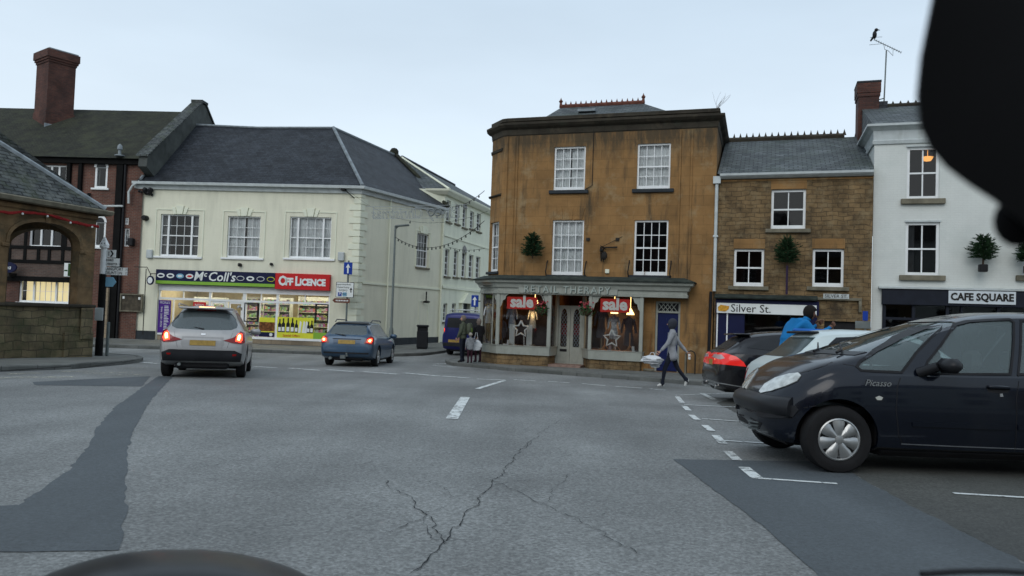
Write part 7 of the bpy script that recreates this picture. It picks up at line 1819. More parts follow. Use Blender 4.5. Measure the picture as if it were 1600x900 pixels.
# pale hatchback between the two dark cars
palep = carpaint('pale_blue_paint', (.56, .64, .64), .15, .4, da=.2)
sp = dict(top=[(-1.9, .55), (-1.88, .78), (-1.82, .90), (-1.68, .98), (-1.45, 1.12), (-1.24, 1.33), (-1.12, 1.39), (-.6, 1.43), (.1, 1.41), (.4, 1.3), (.95, .98), (1.2, .92), (1.7, .78), (1.86, .62), (1.9, .5)],
          belt=[(-1.9, .52), (-1.82, .82), (-1.5, .93), (0, .88), (.9, .86), (1.6, .72), (1.9, .45)],
          bot=[(-1.9, .38), (-1.8, .28), (-1.2, .2), (1.1, .2), (1.7, .22), (1.9, .34)],
          hw=[(-1.9, .60), (-1.84, .70), (-1.6, .79), (-1, .825), (1.0, .825), (1.6, .75), (1.9, .5)],
          tw=[(-1.9, .5), (-1.6, .62), (-1.2, .56), (-.6, .55), (.3, .56), (.9, .62), (1.3, .66), (1.9, .4)])
cH = W(1180, 590, 11.3)
car = Car('pale_hatchback', 'pale silvery-blue hatchback parked between the black estate and the dark people carrier', 'car', cH.x + 1.92, 11.3, R(-90), sp, palep, (-1.2, 1.2), R_=.29, rim=.19, arch=.34)
wh_ = [(-1.15, 1.0), (-.6, .94), (.7, .92), (.35, 1.2), (.0, 1.31), (-.5, 1.33), (-.95, 1.3), (-1.08, 1.2)]
for sd in (1, -1): car.sidepatch(wh_, sd, .004, M['darkglaze'], 'side_window')
mm('hatchglass', (.035, .055, .058), .2, var=.1, spec=.3)
rp(car, [(-.55, 1.0), (.55, 1.0), (.50, 1.29), (-.50, 1.29)], .004, M['hatchglass'], 'rear_window')
mb = MB(); mb.bev(-.42, .42, -1.31, -1.13, 1.35, 1.385, .015); mb.build('roof_spoiler', M['blackpl'], car.o, smooth=50)
for sd in (1, -1): car.sidepatch([(-1.88, .62), (-1.7, .62), (-1.66, .9), (-1.84, .88)], sd, .012, M['taildark'], 'tail_light')
for sd in (1, -1): car.lineyz([(-1.72, .92), (-1.5, 1.09), (-1.28, 1.35)], .012, sd, .002, M['black'], 'panel_gap')
rp(car, [(-.26, .6), (.26, .6), (.26, .71), (-.26, .71)], .012, M['plateyellow'], 'number_plate')
mirror_pair(car, .6, .93, .84, palep)

# dark people carrier in the foreground
darkp = carpaint('midnight_blue_paint', (.0045, .007, .014), .2, .22, coat=1, dirt=(.035, .038, .04), da=.3)
sp = dict(top=[(-2.13, .6), (-2.10, .95), (-2.0, 1.15), (-1.8, 1.45), (-1.6, 1.54), (-.9, 1.60), (-.4, 1.585), (-.05, 1.53), (.4, 1.40), (.85, 1.24), (1.2, 1.115), (1.5, 1.03), (1.74, .90), (1.87, .79), (1.95, .67), (1.99, .52)],
          belt=[(-2.13, .56), (-2.0, .95), (-1.2, .98), (0, .955), (1.0, .94), (1.35, .92), (1.66, .80), (1.87, .66), (1.99, .47)],
          bot=[(-2.13, .4), (-2.0, .3), (-1.3, .2), (.8, .2), (1.3, .22), (1.8, .24), (1.94, .30), (1.99, .40)],
          hw=[(-2.13, .66), (-2.0, .80), (-1.5, .865), (1.0, .875), (1.45, .86), (1.66, .80), (1.82, .69), (1.92, .55), (1.99, .36)],
          tw=[(-2.13, .55), (-1.9, .62), (-1.5, .58), (-.5, .59), (0, .62), (.5, .67), (1.0, .73), (1.4, .74), (1.7, .64), (1.9, .46), (1.99, .3)])
mw1 = [(1341, 573), (1346, 566), (1372, 549), (1410, 529), (1445, 515), (1472, 508.5), (1455, 524), (1430, 550), (1408, 580), (1370, 578.5), (1346, 577)]
mw2 = [(1443, 582), (1452, 565), (1472, 540), (1488, 517), (1495, 509), (1515, 504), (1545, 502), (1578, 501), (1582, 504), (1582, 530), (1577, 583), (1520, 583)]
mw3 = [(1597, 503), (1640, 504), (1690, 510), (1700, 520), (1690, 584), (1593, 583)]
scr = [(-.60, 1.14), (.60, 1.14), (.64, 1.20), (.54, 1.47), (-.54, 1.47), (-.64, 1.20)]
M['mpvglass'] = glassmat('mpv_glass', (.62, .70, .70), 1.55, .02, 1.2, thrulight=.24, thrulightcol=(.24, .33, .34))  # teal diffuse share imitates light coming through from the far windows
car = Car('dark_people_carrier', 'midnight blue people carrier parked sideways in the right foreground, nose pointing left', 'car', 4.50, 7.95, R(90), sp, darkp, (-1.37, 1.39), R_=.312, rim=.20, arch=.365,
          windows=[mw1, mw2, mw3], screens=[(scr, .1, 1.6)], style=7, glass='mpvglass', cap='silverpl')
MP = car
yz1 = car.win[0]
def outl(poly, grow):
    c = Vector((sum(p[0] for p in poly) / len(poly), sum(p[1] for p in poly) / len(poly))); out = []; n = len(poly)
    area = sum(poly[i][0] * poly[(i + 1) % n][1] - poly[(i + 1) % n][0] * poly[i][1] for i in range(n)); s = 1 if area > 0 else -1
    for i in range(n):
        a, b, c_ = Vector(poly[i - 1]), Vector(poly[i]), Vector(poly[(i + 1) % n]); d1, d2 = (b - a).normalized(), (c_ - b).normalized()
        n1, n2 = Vector((d1.y, -d1.x)) * s, Vector((d2.y, -d2.x)) * s; m_ = (n1 + n2) / max(.6, 1 + n1.dot(n2)); out.append(b + m_ * grow)
    return out
def frame_ring(car, yz, grow, sd, mat, name, off=.004):
    mb = MB(); P = []
    def dens(poly):
        r_ = []; n = len(poly)
        for i in range(n):
            a, b = Vector(poly[i]), Vector(poly[(i + 1) % n]); r_ += [a.lerp(b, k / 4) for k in range(4)]
        return r_
    A, B_ = dens(yz), dens(outl(yz, grow)); vs = []
    for q in A + B_:
        h = car.bvh.ray_cast(Vector((sd * 3, q.x, q.y)), Vector((-sd, 0, 0)))
        if h[0] is None: h = car.bvh.find_nearest(Vector((sd, q.x, q.y)))
        vs.append(h[0] + h[1] * off)
    n = len(A); mb.add(vs, [(i, (i + 1) % n, n + (i + 1) % n, n + i) for i in range(n)]); return mb.build(name, mat, car.o)
for yz in car.win:
    for sd in (1, -1): frame_ring(car, yz, .022, sd, M['black'], 'window_seal')
NEAR = 1   # +x of the car faces the camera when it points left
NEAR = 1 if (car.Mx.to_3x3() @ Vector((1, 0, 0))).y < 0 else -1
hl = car.campatch([(1187, 612), (1196, 600), (1212, 591), (1233, 585), (1248, 583.5), (1252, 587), (1246, 596), (1228, 604), (1206, 611), (1190, 614.5)], .012, M['headlamp'], 'headlight', mirror=True)
o = car.campatch([(1184, 628), (1200, 630), (1243, 634), (1248, 641), (1240, 651), (1222, 653), (1200, 652), (1184, 650)], .02, M['blackpl'], 'bumper_corner', mirror=True)
mb = MB(); pts = []; 
for i in range(15):
    x = -.70 + 1.4 * i / 14; h = car.bvh.ray_cast(Vector((x, 5, .60)), Vector((0, -1, 0)))
    pts.append(h[0] + Vector((0, -.005, -.01)))
mb.tube([p - Vector((0, .03, .01)) for p in pts], [.105] * 15, 10); mb.build('front_bumper', M['blackpl'], car.o, smooth=60)
car.campatch([(1172, 652), (1190, 660), (1187, 676), (1172, 668)], .004, M['black'], 'air_intake', mirror=True)
for k in range(3):
    y_ = 656 + k * 5; car.campatch([(1171, y_), (1186, y_ + 3), (1186, y_ + 4.6), (1171, y_ + 1.4)], .016, M['steelgrey'], 'intake_slat')
for px in ([(1407, 590), (1402, 605), (1400, 640), (1404, 680), (1412, 703)], [(1591, 584), (1588, 620), (1588, 660), (1585, 706)]): car.lineyz(car.yz(px), .009, NEAR, .0015, M['black'], 'panel_gap')
car.lineyz(car.yz([(1180, 620), (1215, 632), (1258, 637), (1275, 634)]), .007, NEAR, .0015, M['black'], 'panel_gap')
car.lineyz(car.yz([(1250, 583), (1300, 566), (1335, 572)]), .006, NEAR, .0015, M['black'], 'panel_gap')
# rub strip
car.campatch([(1425, 659.5), (1500, 661), (1578, 664), (1578, 672), (1500, 669), (1425, 666)], .012, darkp, 'rub_strip'); car.campatch([(1590, 664), (1700, 668), (1700, 676), (1590, 672)], .012, darkp, 'rub_strip')
mm('sillgrey', (.11, .12, .13), .5); car.campatch([(1408, 693), (1500, 697), (1600, 701), (1600, 702.3), (1500, 698.5), (1408, 694.3)], .004, M['sillgrey'], 'sill_edge')
# wing trim
car.campatch([(1367, 621), (1373, 618.5), (1379, 621), (1377, 625), (1370, 625)], .010, pm('indicator', (.45, .46, .42), .2, coat=.5), 'side_indicator', mirror=True)
h_ = car.hits([(1560, 605)])[0]; mb = MB(); mb.bev(-.012, .035, -.105, .105, -.018, .018, .012, T(h_.x, h_.y, h_.z) @ Matrix.Diagonal((NEAR, 1, 1, 1))); mb.build('door_handle', darkp, car.o, smooth=40)
car.campatch([(1541, 607), (1579, 607.5), (1576, 613), (1560, 615), (1544, 613)], .001, M['black'], 'handle_recess'); car.campatch([(1562, 615), (1566, 615), (1567, 620), (1562, 620)], .008, M['silverpl'], 'door_lock')
# wing lettering
h_ = car.hits([(1371, 599)])[0]
tm = textmesh('Picasso', .085, M['silverpl'], car.o, Matrix(), .002, name='wing_lettering', shear=.35, off=.0)
tm.data.transform(T(h_.x + NEAR * .008, h_.y, h_.z) @ RZ(PI / 2 if NEAR > 0 else -PI / 2))
# door mirror in black plastic
p_ = car.hits([(1445, 580)])[0]
mb = MB(); Mm = T(p_.x, p_.y, p_.z)
mb.bev(-.02 if NEAR > 0 else -.24, .24 if NEAR > 0 else .02, -.16, .0, -.005, .13, .05, Mm @ T(NEAR * .05, -.06, 0)); mb.tube([Mm @ Vector((-.0, .06, -.02)), Mm @ Vector((NEAR * .12, -.06, .05))], [.05, .045], 8); mb.build('wing_mirror', M['blackpl'], car.o, smooth=50)
q = [Vector((-v.x, v.y, v.z)) for v in mb.v]; m2 = MB(); m2.v = q; m2.f = mb.f; m2.m = mb.m; m2.build('wing_mirror', M['blackpl'], car.o, smooth=50)
# wipers and black scuttle
o = MB()
for sx in (-.45, .12): o.tube([(sx, 1.25, 1.12), (sx + .05, 1.18, 1.145), (sx + .55, .98, 1.215)], [.014, .012, .007], 5)
o.build('windscreen_wiper', M['black'], car.o)
car.ypatch([(-.62, 1.10), (.62, 1.10), (.62, 1.135), (-.62, 1.135)], 1, .006, M['blackpl'], 'scuttle_panel')

# ------------------------------------------------------------------ the photographer's own car: bonnet, wiper and mirror
ocar = pm('own_bonnet_paint', (.006, .007, .009), .3, .0, var=.1, spec=.16)
t = thing('own_car', 'black bonnet hump and wiper tip of the car the photo was taken from', 'car', (0, 0, g(1.5) * 0), 0)
def own(px, py, d): return W(px, py, d)
mb = MB(); nX = 30; rows = []
prof = [(45, 912), (70, 899), (110, 884), (160, 870), (210, 862), (260, 858.5), (310, 858.5), (360, 863), (410, 873), (450, 885), (478, 898), (500, 912)]
fx = pchip(prof)
for i in range(nX + 1):
    px = 45 + (500 - 45) * i / nX; py = fx(px)
    row = [own(px, py, 1.75)]
    row = [own(px, py + 30, 1.95), own(px, py + 4, 1.83), own(px, py, 1.72), own(px, py + 5, 1.55), own(px, py + 24, 1.42), own(px, py + 60, 1.32), own(px, py + 130, 1.25)]
    rows.append(row)
k = len(rows[0])
for r_ in rows: mb.v += [Vector(p) for p in r_]
for i in range(nX):
    for j in range(k - 1): mb.f.append([i * k + j, (i + 1) * k + j, (i + 1) * k + j + 1, i * k + j + 1]); mb.m.append(0)
mb.build('bonnet', ocar, t, smooth=60)
zz = own(800, 960, 1.5).z
mb = MB(); mb.bev(-.85, .85, 1.1, 1.9, zz - .35, zz - .06, .06); mb.build('bonnet_front', ocar, t, smooth=50)
mb = MB(); mb.tube([own(1440, 897, .95), own(1500, 892.5, .97), own(1560, 892, .99), own(1640, 897, 1.02)], .004, 6); mb.build('wiper', M['black'], t, smooth=50)
t = thing('rear_view_mirror', 'large out-of-focus black rear-view mirror hanging in the upper right corner', 'mirror', (0, 0, 0), 0)
dm = .42
mcol = pm('mirror_plastic', (.0025, .0025, .003), .8, var=.2, spec=.12)
outline = [(1437, 90), (1431, 150), (1436, 195), (1452, 232), (1478, 262), (1515, 290), (1550, 312), (1580, 335), (1620, 372), (1700, 395), (1800, 380), (1800, -120), (1478, -120), (1455, 0)]
mb = MB(); n = len(outline); layers = [(0, .985, .0), (0, 1.0, .012), (0, 1.0, .03), (0, .96, .045)]
cx0, cy0 = 1620, 120
for _, sc_, dd in layers:
    for (x, y) in outline: mb.v.append(own(cx0 + (x - cx0) * sc_, cy0 + (y - cy0) * sc_, dm + dd))
for l_ in range(3):
    for i in range(n): mb.f.append([l_ * n + i, l_ * n + (i + 1) % n, (l_ + 1) * n + (i + 1) % n, (l_ + 1) * n + i]); mb.m.append(0)
mb.f.append(list(range(n))); mb.f.append([3 * n + i for i in range(n)]); mb.m += [0, 0]
mb.build('mirror_housing', mcol, t, smooth=60)
mb = MB(); mb.ball(own(1592, 345, dm + .02), .013, 12, 8, (1, 1, 1.2)); mb.tube([own(1610, 300, dm + .02), own(1595, 345, dm + .02)], .012, 10); mb.build('mirror_sensor', mcol, t, smooth=60)
# ------------------------------------------------------------------ people
def skin(name, nodes, edges, root, sub=2):
    keys = list(nodes); idx = {k: i for i, k in enumerate(keys)}
    me = bpy.data.meshes.new(name); me.from_pydata([nodes[k][0] for k in keys], [(idx[a], idx[b]) for a, b in edges], [])
    o = bpy.data.objects.new(name, me); COL.objects.link(o)
    o.modifiers.new('skin', 'SKIN').use_smooth_shade = True
    if not me.skin_vertices: 
        bm = bmesh.new(); bm.from_mesh(me); bm.verts.layers.skin.verify(); bm.to_mesh(me); bm.free()
    sv = me.skin_vertices[0].data
    for k in keys:
        r = nodes[k][1]; r = r if isinstance(r, tuple) else (r, r)
        sv[idx[k]].radius = r; sv[idx[k]].use_root = (k == root)
    md = o.modifiers.new('sub', 'SUBSURF'); md.levels = sub; md.render_levels = sub
    bpy.context.view_layer.update()
    res = bpy.data.meshes.new_from_object(o.evaluated_get(bpy.context.evaluated_depsgraph_get())); bpy.data.objects.remove(o)
    for p in res.polygons: p.use_smooth = True
    res.name = name
    return res
def V3(*a): return Vector(a)
def segd(p, a, b):
    ab = b - a; t = max(0, min(1, (p - a).dot(ab) / max(1e-9, ab.length_squared))); return (p - (a + ab * t)).length
def person(name, label, loc, rz, J, cols, s=1.0, coat=None, coatcol=None, hair=None, haircol=None, group=None, fingers=True, slim=1.0, coatname='jacket', puff=1.25):
    """J: joints; cols: skin, top, legs, shoes"""
    t = thing(name, label, 'person', loc, rz, group)
    N = {}; E = []
    def n(k, r): 
        r = tuple(q * slim for q in r) if isinstance(r, tuple) else r * slim
        N[k] = (tuple(Vector(J[k])), r)
    n('pelvis', (.145, .105)); n('waist', (.125, .09)); n('chest', (.155, .11)); n('upper', (.13, .09)); n('neck', .052); n('jaw', (.062, .07)); n('head', (.078, .098)); n('crown', (.065, .078))
    E += [('pelvis', 'waist'), ('waist', 'chest'), ('chest', 'upper'), ('upper', 'neck'), ('neck', 'jaw'), ('jaw', 'head'), ('head', 'crown')]
    d = (Vector(J['face']) - Vector(J['head'])).normalized(); up_ = (Vector(J['crown']) - Vector(J['jaw'])).normalized()
    hd_ = Vector(J['head'])
    for L in 'lr':
        for k, r in (('sho', .062), ('elb', .043), ('wri', .028), ('hip', .092), ('kne', .062), ('ank', .04), ('hee', .04), ('toe', .034)): n(k + L, r)
        E += [('upper', 'sho' + L), ('sho' + L, 'elb' + L), ('elb' + L, 'wri' + L), ('pelvis', 'hip' + L), ('hip' + L, 'kne' + L), ('kne' + L, 'ank' + L), ('ank' + L, 'hee' + L), ('ank' + L, 'toe' + L)]
        w_, e_ = Vector(J['wri' + L]), Vector(J['elb' + L]); dr = (w_ - e_).normalized(); pm_ = w_ + dr * .07; N['pal' + L] = (tuple(pm_), (.034, .02)); E.append(('wri' + L, 'pal' + L))
    body = skin('body', N, E, 'pelvis')
    mats = [M[c] for c in cols]; body.materials.clear()
    for m in mats: body.materials.append(m)
    J2 = {k: Vector(v[0]) for k, v in N.items()}
    segs = []
    for a, b in E:
        ka = a.rstrip('lr') if a[-1] in 'lr' and a[:3] in ('sho', 'elb', 'wri', 'hip', 'kne', 'ank', 'hee', 'toe', 'pal') else a
        z = 1
        if b in ('jaw', 'head', 'crown') or b[:3] == 'pal': z = 0
        elif b[:3] in ('hip', 'kne', 'ank'): z = 2
        elif b[:3] in ('hee', 'toe'): z = 3
        ra = N[a][1]; ra = ra[0] if isinstance(ra, tuple) else ra
        segs.append((J2[a], J2[b], z, ra))
    for p in body.polygons:
        c = p.center; best = min(segs, key=lambda q: segd(c, q[0], q[1]) / (q[3] + .02)); z = best[2]
        if z == 1 and c.z < J2['pelvis'].z + .02 and abs(c.x - J2['pelvis'].x) < .16 and (c - J2['pelvis']).length < .2: z = 2
        p.material_index = z
    # face features and fingers are joined onto the same mesh
    bm = bmesh.new(); bm.from_mesh(body)
    def addmb(mb, mi):
        base = [bm.verts.new(v) for v in mb.v]
        for f in mb.f:
            try: q = bm.faces.new([base[i] for i in f]); q.material_index = mi; q.smooth = True
            except ValueError: pass
    sd_ = up_.cross(d).normalized()
    fm = MB(); fc = hd_ - up_ * .0
    fm.tube([fc + d * .07 + up_ * .02, fc + d * .108 - up_ * .025, fc + d * .085 - up_ * .035], [.009, .013, .006], 6)
    for q in (1, -1): fm.ball(fc + sd_ * q * .082 - up_ * .01, .024, 7, 5, (.5, .9, 1.2))
    addmb(fm, 0)
    for L in 'lr':
        if not fingers: continue
        w_, e_ = Vector(J['wri' + L]), Vector(J['elb' + L]); dr = (w_ - e_).normalized(); pm_ = w_ + dr * .07
        side = dr.cross(Vector(J.get('palmn' + L, (1 if L == 'l' else -1, 0, 0)))).normalized(); pn = side.cross(dr).normalized()
        curl = J.get('curl' + L, .35); hm = MB()
        for k in range(4):
            o_ = pm_ + side * (k - 1.5) * .019 + dr * .01; l_ = (.036, .041, .038, .03)[k]; p = [o_]; dd = dr.copy(); 
            for q in range(3):
                dd = (dd + pn * curl * (.6 + q * .5)).normalized(); p.append(p[-1] + dd * l_ * (1, .75, .6)[q])
            hm.tube(p, [.0095, .009, .0082, .006], 6)
        o_ = w_ + dr * .035 - side * .028; hm.tube([o_, o_ + (dr * .6 - side * .7 + pn * .3).normalized() * .035, o_ + (dr * .9 - side * .5 + pn * .6).normalized() * .062], [.012, .010, .007], 6)
        addmb(hm, 0)
    bm.to_mesh(body); bm.free()
    o = bpy.data.objects.new('body', body); COL.objects.link(o); o.parent = t
    if coat:
        N2 = {}; E2 = [(a, b) for a, b in coat if True]
        need = {k for e_ in E2 for k in e_}
        for k in need:
            if k in N: r = N[k][1]; r = r if isinstance(r, tuple) else (r, r); N2[k] = (N[k][0], tuple(q * puff + .012 for q in r))
            else: N2[k] = J[k]
        cm_ = skin(coatname, N2, E2, 'chest'); cm_.materials.clear(); cm_.materials.append(M[coatcol]); c = bpy.data.objects.new(coatname, cm_); COL.objects.link(c); c.parent = t
    if hair:
        kind = hair; hm = MB()
        n_, m_ = 16, 10; vs = []; 
        Q = Matrix((sd_, -d, up_)).transposed().to_4x4(); Q.translation = hd_ + up_ * .005
        prof = []
        hm.ball((0, 0, 0), 1, 16, 12)
        out = MB()
        for v in hm.v:
            v = Vector(v); w_ = Vector((v.x * .098 * slim, v.y * .115 * slim, v.z * .125 * slim))
            if v.y < -.25 and v.z < .35 and kind != 'hood': w_ = Vector((v.x * .07 * slim, v.y * .05, v.z * .09))
            if kind == 'bob' and v.y > -.2 and v.z < 0: w_.z *= 1.6
            if kind == 'hat': w_ *= 1.12; w_.z = max(w_.z, -.02)
            if kind == 'hood': w_ = Vector((w_.x * 1.12, w_.y * 1.1 + .012, w_.z * (1.1 if v.z > 0 else 1.45)))
            w_ += Vector((0, .012, .01)); out.v.append(Q @ w_)
        out.f = hm.f; out.m = hm.m
        out.build('hair' if kind in ('short', 'bob') else ('hat' if kind == 'hat' else 'headscarf'), M[haircol], t, smooth=80)
    if s != 1.0: t.scale = (s, s, s)
    return t
def stand(lean=0.0, **kw):
    J = dict(pelvis=(0, 0, .95), waist=(0, .0, 1.08), chest=(0, -.01, 1.26), upper=(0, -.01, 1.40), neck=(0, .0, 1.49), jaw=(0, .02, 1.56), head=(0, .025, 1.64), crown=(0, .01, 1.71), face=(0, 1, 1.64))
    for L, s in (('l', -1), ('r', 1)):
        J['sho' + L] = (s * .17, -.01, 1.41); J['elb' + L] = (s * .22, -.03, 1.14); J['wri' + L] = (s * .23, .05, .90)
        J['hip' + L] = (s * .085, 0, .90); J['kne' + L] = (s * .10, .015, .50); J['ank' + L] = (s * .10, -.01, .09); J['hee' + L] = (s * .10, -.06, .045); J['toe' + L] = (s * .11, .14, .035)
    for k, v in kw.items(): J[k] = v
    return J
COATE = [('chest', 'waist'), ('waist', 'pelvis'), ('chest', 'upper'), ('upper', 'shol'), ('upper', 'shor'), ('shol', 'elbl'), ('elbl', 'cufl'), ('shor', 'elbr'), ('elbr', 'cufr')]
def cuffs(J, hem=None):
    for L in 'lr':
        e_, w_ = Vector(J['elb' + L]), Vector(J['wri' + L]); J['cuf' + L] = (tuple(e_.lerp(w_, .92)), (.042, .042))
    if hem: J['hem'] = hem
    return J
mm('skinface', (.42, .24, .17), .6, var=.08); mm('skindark', (.14, .07, .045), .6, var=.08)
mm('tunic', (.27, .28, .30), .95, var=.15, scale=9, bump=.3, bscale=30); mm('leggings', (.012, .015, .025), .9); mm('trainers', (.55, .56, .54), .7)
mm('scarf', (.035, .038, .05), .95, var=.2); mm('olive', (.075, .085, .06), .9, var=.25, scale=6, bump=.3, bscale=20); mm('darkjeans', (.012, .015, .025), .9, var=.2); mm('darkshoe', (.02, .018, .016), .7)
mm('paleparka', (.21, .22, .235), .9, var=.2, scale=9); mm('maroon', (.035, .012, .02), .9); mm('blackcoat', (.012, .012, .014), .95); mm('greyhair', (.16, .13, .11), .9); mm('blueshirt', (.010, .16, .40), .85, var=.12, scale=5, bump=.3, bscale=12); mm('darkhair', (.012, .01, .009), .9); mm('beige', (.30, .28, .24), .9)
mm('bagwhite', (.56, .58, .60), .5, var=.12, scale=6); mm('greenpatch', (.13, .2, .05), .9); mm('bluecloth', (.02, .12, .42), .8)
# woman crossing in front of the blue door
pw = G(1048, 605.5)
J = stand(pelvis=(0, 0, .90), hipl=(-.08, .02, .86), hipr=(.08, -.02, .86), knel=(-.08, .17, .48), ankl=(-.08, .22, .09), heel=(-.08, .17, .045), toel=(-.09, .35, .03),
          kner=(.08, -.16, .50), ankr=(.08, -.40, .20), heer=(.08, -.47, .20), toer=(.08, -.36, .04),
          elbl=(-.22, .12, 1.13), wril=(-.22, .30, .93), elbr=(.22, -.20, 1.14), wrir=(.24, -.40, .92), curll=.6, curlr=.45)
J = cuffs(J, hem=((0, -.05, .66), (.25, .21)))
w_ = person('person', 'woman in a grey tunic and dark headscarf striding left with white carrier bags', pw + Vector((0, 0, .0)), R(82), J, ['skinface', 'tunic', 'leggings', 'trainers'], s=.98,
       coat=COATE + [('pelvis', 'hem')], coatcol='tunic', hair='hood', haircol='scarf', coatname='tunic', puff=1.12, slim=.95)
hw = w_.matrix_basis if False else Matrix.Translation(pw) @ RZ(R(82)) @ Matrix.Scale(.98, 4)
def bag(name, label, p, s, mat, cat='bag', crumple=.075, seed=1, handle=.2, sc=(1, .5, 1)):
    rr = random.Random(seed); mb = MB(); n, m = 14, 9; M_ = T(*p)
    for i in range(m + 1):
        v = i / m; r_ = s * (.78 + .35 * math.sin(v * PI) - .45 * max(0, v - .75) / .25 * .8)
        for k in range(n):
            an = 2 * PI * k / n; q = r_ * (1 + rr.uniform(-crumple, crumple) * 3); mb.v.append(M_ @ Vector((q * math.cos(an) * sc[0], q * math.sin(an) * sc[1], -s * 1.9 * sc[2] * (1 - v))))
    for i in range(m):
        for k in range(n): mb.f.append([i * n + k, i * n + (k + 1) % n, (i + 1) * n + (k + 1) % n, (i + 1) * n + k]); mb.m.append(0)
    mb.f += [list(range(n)), [m * n + k for k in range(n)]]; mb.m += [0, 0]
    t = thing(name, label, cat, (0, 0, 0)); mb.build('bag_body', M[mat], t, smooth=24)
    h = MB(); h.tube([M_ @ Vector((s * .4, 0, -.02)), M_ @ Vector((s * .15, 0, handle)), M_ @ Vector((-s * .15, 0, handle)), M_ @ Vector((-s * .4, 0, -.02))], .008, 5); h.build('handle', M[mat], t)
hp = hw @ Vector((-.22, .38, .86))
bag('carrier_bag', 'crumpled white carrier bag held out in front of the striding woman', hp + Vector((-.12, 0, -.04)), .20, 'bagwhite', seed=3, handle=.07, sc=(1.15, .7, .55)); bag('carrier_bag', 'second smaller white bag hanging lower from the same hand', hp + Vector((-.02, .1, -.12)), .12, 'whitecloth', seed=5, handle=.14, sc=(1, .7, 1.0))
hp2 = hw @ Vector((.24, -.47, .84))
mb = MB(); mb.bev(-.03, .03, -.012, .012, -.11, .03, .008); o = mb.build('white_packet', M['white']); o.location = hp2; tag(o, 'small white packet in the trailing hand of the striding woman', 'packet')
# man, child and woman on the corner
def grnd(px, d): p = W(px, 560, d); return Vector((p.x, d, g(d) + .128))
J = cuffs(stand(elbl=(-.26, .02, 1.14), wril=(-.22, .14, .93), elbr=(.26, .02, 1.14), wrir=(.20, .16, .96)), hem=((0, -.01, .86), (.17, .13)))
pm1 = grnd(722, 26.9)
person('person', 'man in an olive coat and dark trousers standing on the corner beside the van', pm1, R(75), J, ['skinface', 'olive', 'darkjeans', 'darkshoe'], s=.95, coat=COATE + [('pelvis', 'hem')], coatcol='olive', hair='short', haircol='greyhair', coatname='coat', puff=1.3)
t = thing('rucksack', 'olive and green rucksack worn by the man on the corner', 'rucksack', pm1 + Vector((.0, 0, 0)), R(75))
mb = MB(); mb.bev(-.15, .15, -.32, -.15, 1.0, 1.42, .06); mb.build('rucksack_body', M['olive'], t, smooth=60); mb = MB(); mb.bev(-.08, .08, -.335, -.31, 1.1, 1.25, .01); mb.build('pocket', M['greenpatch'], t)
pc = grnd(734, 26.6)
J = cuffs(stand(elbl=(-.23, .0, 1.16), wril=(-.25, .06, .94), elbr=(.28, .0, 1.28), wrir=(.36, .02, 1.40)), hem=((0, -.01, .74), (.2, .16)))
person('person', 'small child in a pale grey coat and hat holding a hand on the corner', pc, R(20), J, ['skinface', 'paleparka', 'maroon', 'darkshoe'], s=.60, coat=COATE + [('pelvis', 'hem')], coatcol='paleparka', hair='hat', haircol='beige', coatname='coat', puff=1.35, slim=1.12)
pf = grnd(746.5, 27.3)
J = cuffs(stand(elbl=(-.24, .0, 1.14), wril=(-.30, .05, .90), elbr=(.24, .04, 1.16), wrir=(.15, .20, 1.06)), hem=((0, -.01, .62), (.18, .15)))
person('person', 'woman in a long black coat with a white tote bag against the boutique corner', pf, R(30), J, ['skinface', 'blackcoat', 'maroon', 'darkshoe'], s=.90, coat=COATE + [('pelvis', 'hem')], coatcol='blackcoat', hair='bob', haircol='greyhair', coatname='coat', puff=1.3)
bag('tote_bag', 'white patterned tote bag hanging beside the woman in the black coat', W(744, 531, 26.85), .17, 'bagwhite', seed=9, handle=.26, sc=(1, .45, 1.15))
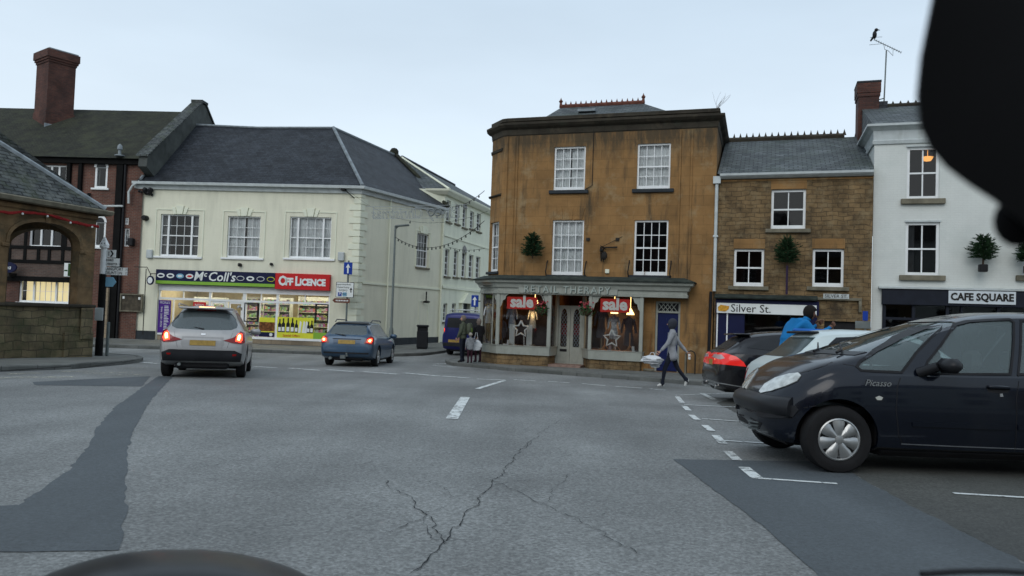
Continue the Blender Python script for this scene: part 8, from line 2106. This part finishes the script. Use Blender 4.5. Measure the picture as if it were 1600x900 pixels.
# man in a bright blue shirt between the parked cars
dwk = 12.7; ww = W(1238, 560, dwk); pwk = Vector((ww.x, dwk, g(dwk)))
J = cuffs(stand(pelvis=(0, -.10, .97), waist=(0, -.07, 1.12), chest=(0, .02, 1.30), upper=(0, .10, 1.43), neck=(0, .19, 1.49), jaw=(0, .26, 1.52), head=(0, .30, 1.59), crown=(0, .28, 1.67), face=(0, 1.3, 1.35),
          shol=(-.18, .10, 1.43), shor=(.18, .10, 1.43), elbl=(-.23, .26, 1.22), wril=(-.20, .50, 1.40), elbr=(.25, .26, 1.22), wrir=(.22, .48, 1.38), hipl=(-.085, -.08, .92), hipr=(.085, -.08, .92), kner=(.1, -.05, .5), knel=(-.1, -.05, .5)), hem=((0, -.1, .90), (.15, .12)))
person('person', 'man with dark hair in a bright blue shirt leaning over between the parked cars', pwk, R(-80), J, ['skindark', 'blueshirt', 'darkjeans', 'darkshoe'], s=1.07, coat=COATE + [('pelvis', 'hem')], coatcol='blueshirt', hair='short', haircol='darkhair', coatname='shirt', puff=1.22)
a = W(1265, 517, 12.2); mb = MB(); mb.bev(-.26, .26, -.08, .08, -.03, .035, .03); o = mb.build('folded_cloth', M['bluecloth'], smooth=60); o.location = a + Vector((0, 0, .0)); tag(o, 'folded bright blue cloth on the far edge of the pale hatchback roof', 'cloth')

# ------------------------------------------------------------------ unseen houses added behind the viewpoint for glass and paint to reflect
for i, (x0, wd, h, mt, lab) in enumerate(((-34, 15, 8.2, 'ham', 'ham stone house added behind the viewpoint for reflections, left end of its row'), (-18.9, 13, 9.4, 'redbrick', 'red brick house added behind the viewpoint for reflections, beside the left stone house'), (-5.8, 12, 7.8, 'rubble', 'rubble stone house added directly behind the viewpoint for reflections'), (6.3, 14, 9.0, 'cafe_wall', 'white painted house added behind the viewpoint for reflections'), (20.4, 15, 8.4, 'ham', 'ham stone house added behind the viewpoint for reflections, right end of its row'))):
    t = thing('reflection_house', lab, 'building', (x0 + wd, -16, 0), PI, 'houses added behind the viewpoint for reflections')
    holes = [(a + .9, a + 2.0, z, z + 1.7) for z in (1.0, 4.2) for a in [k * wd / 4 for k in range(4)]]
    mb = MB(); wall_holes(mb, 0, wd, -.3, h - 1.0, holes); mb.mi = 0; mb.poly([(0, 0, -.3), (0, 9, -.3), (0, 9, h - 1), (0, 0, h - 1)]); mb.poly([(wd, 0, -.3), (wd, 9, -.3), (wd, 9, h - 1), (wd, 0, h - 1)]); mb.poly([(0, 9, -.3), (wd, 9, -.3), (wd, 9, h - 1), (0, 9, h - 1)]); mb.build('wall', [M[mt], M['interior']], t)
    mb = MB(); mb.poly([(-.1, -.3, h - 1.05), (wd + .1, -.3, h - 1.05), (wd + .1, 4.5, h + 2), (-.1, 4.5, h + 2)]); mb.poly([(-.1, 4.5, h + 2), (wd + .1, 4.5, h + 2), (wd + .1, 9.3, h - 1.05), (-.1, 9.3, h - 1.05)]); mb.build('roof', M['slate'], t)
    for hh_ in holes: sash(t, hh_, 2, 2, 2, glass='glassdark', sill='stonesill')
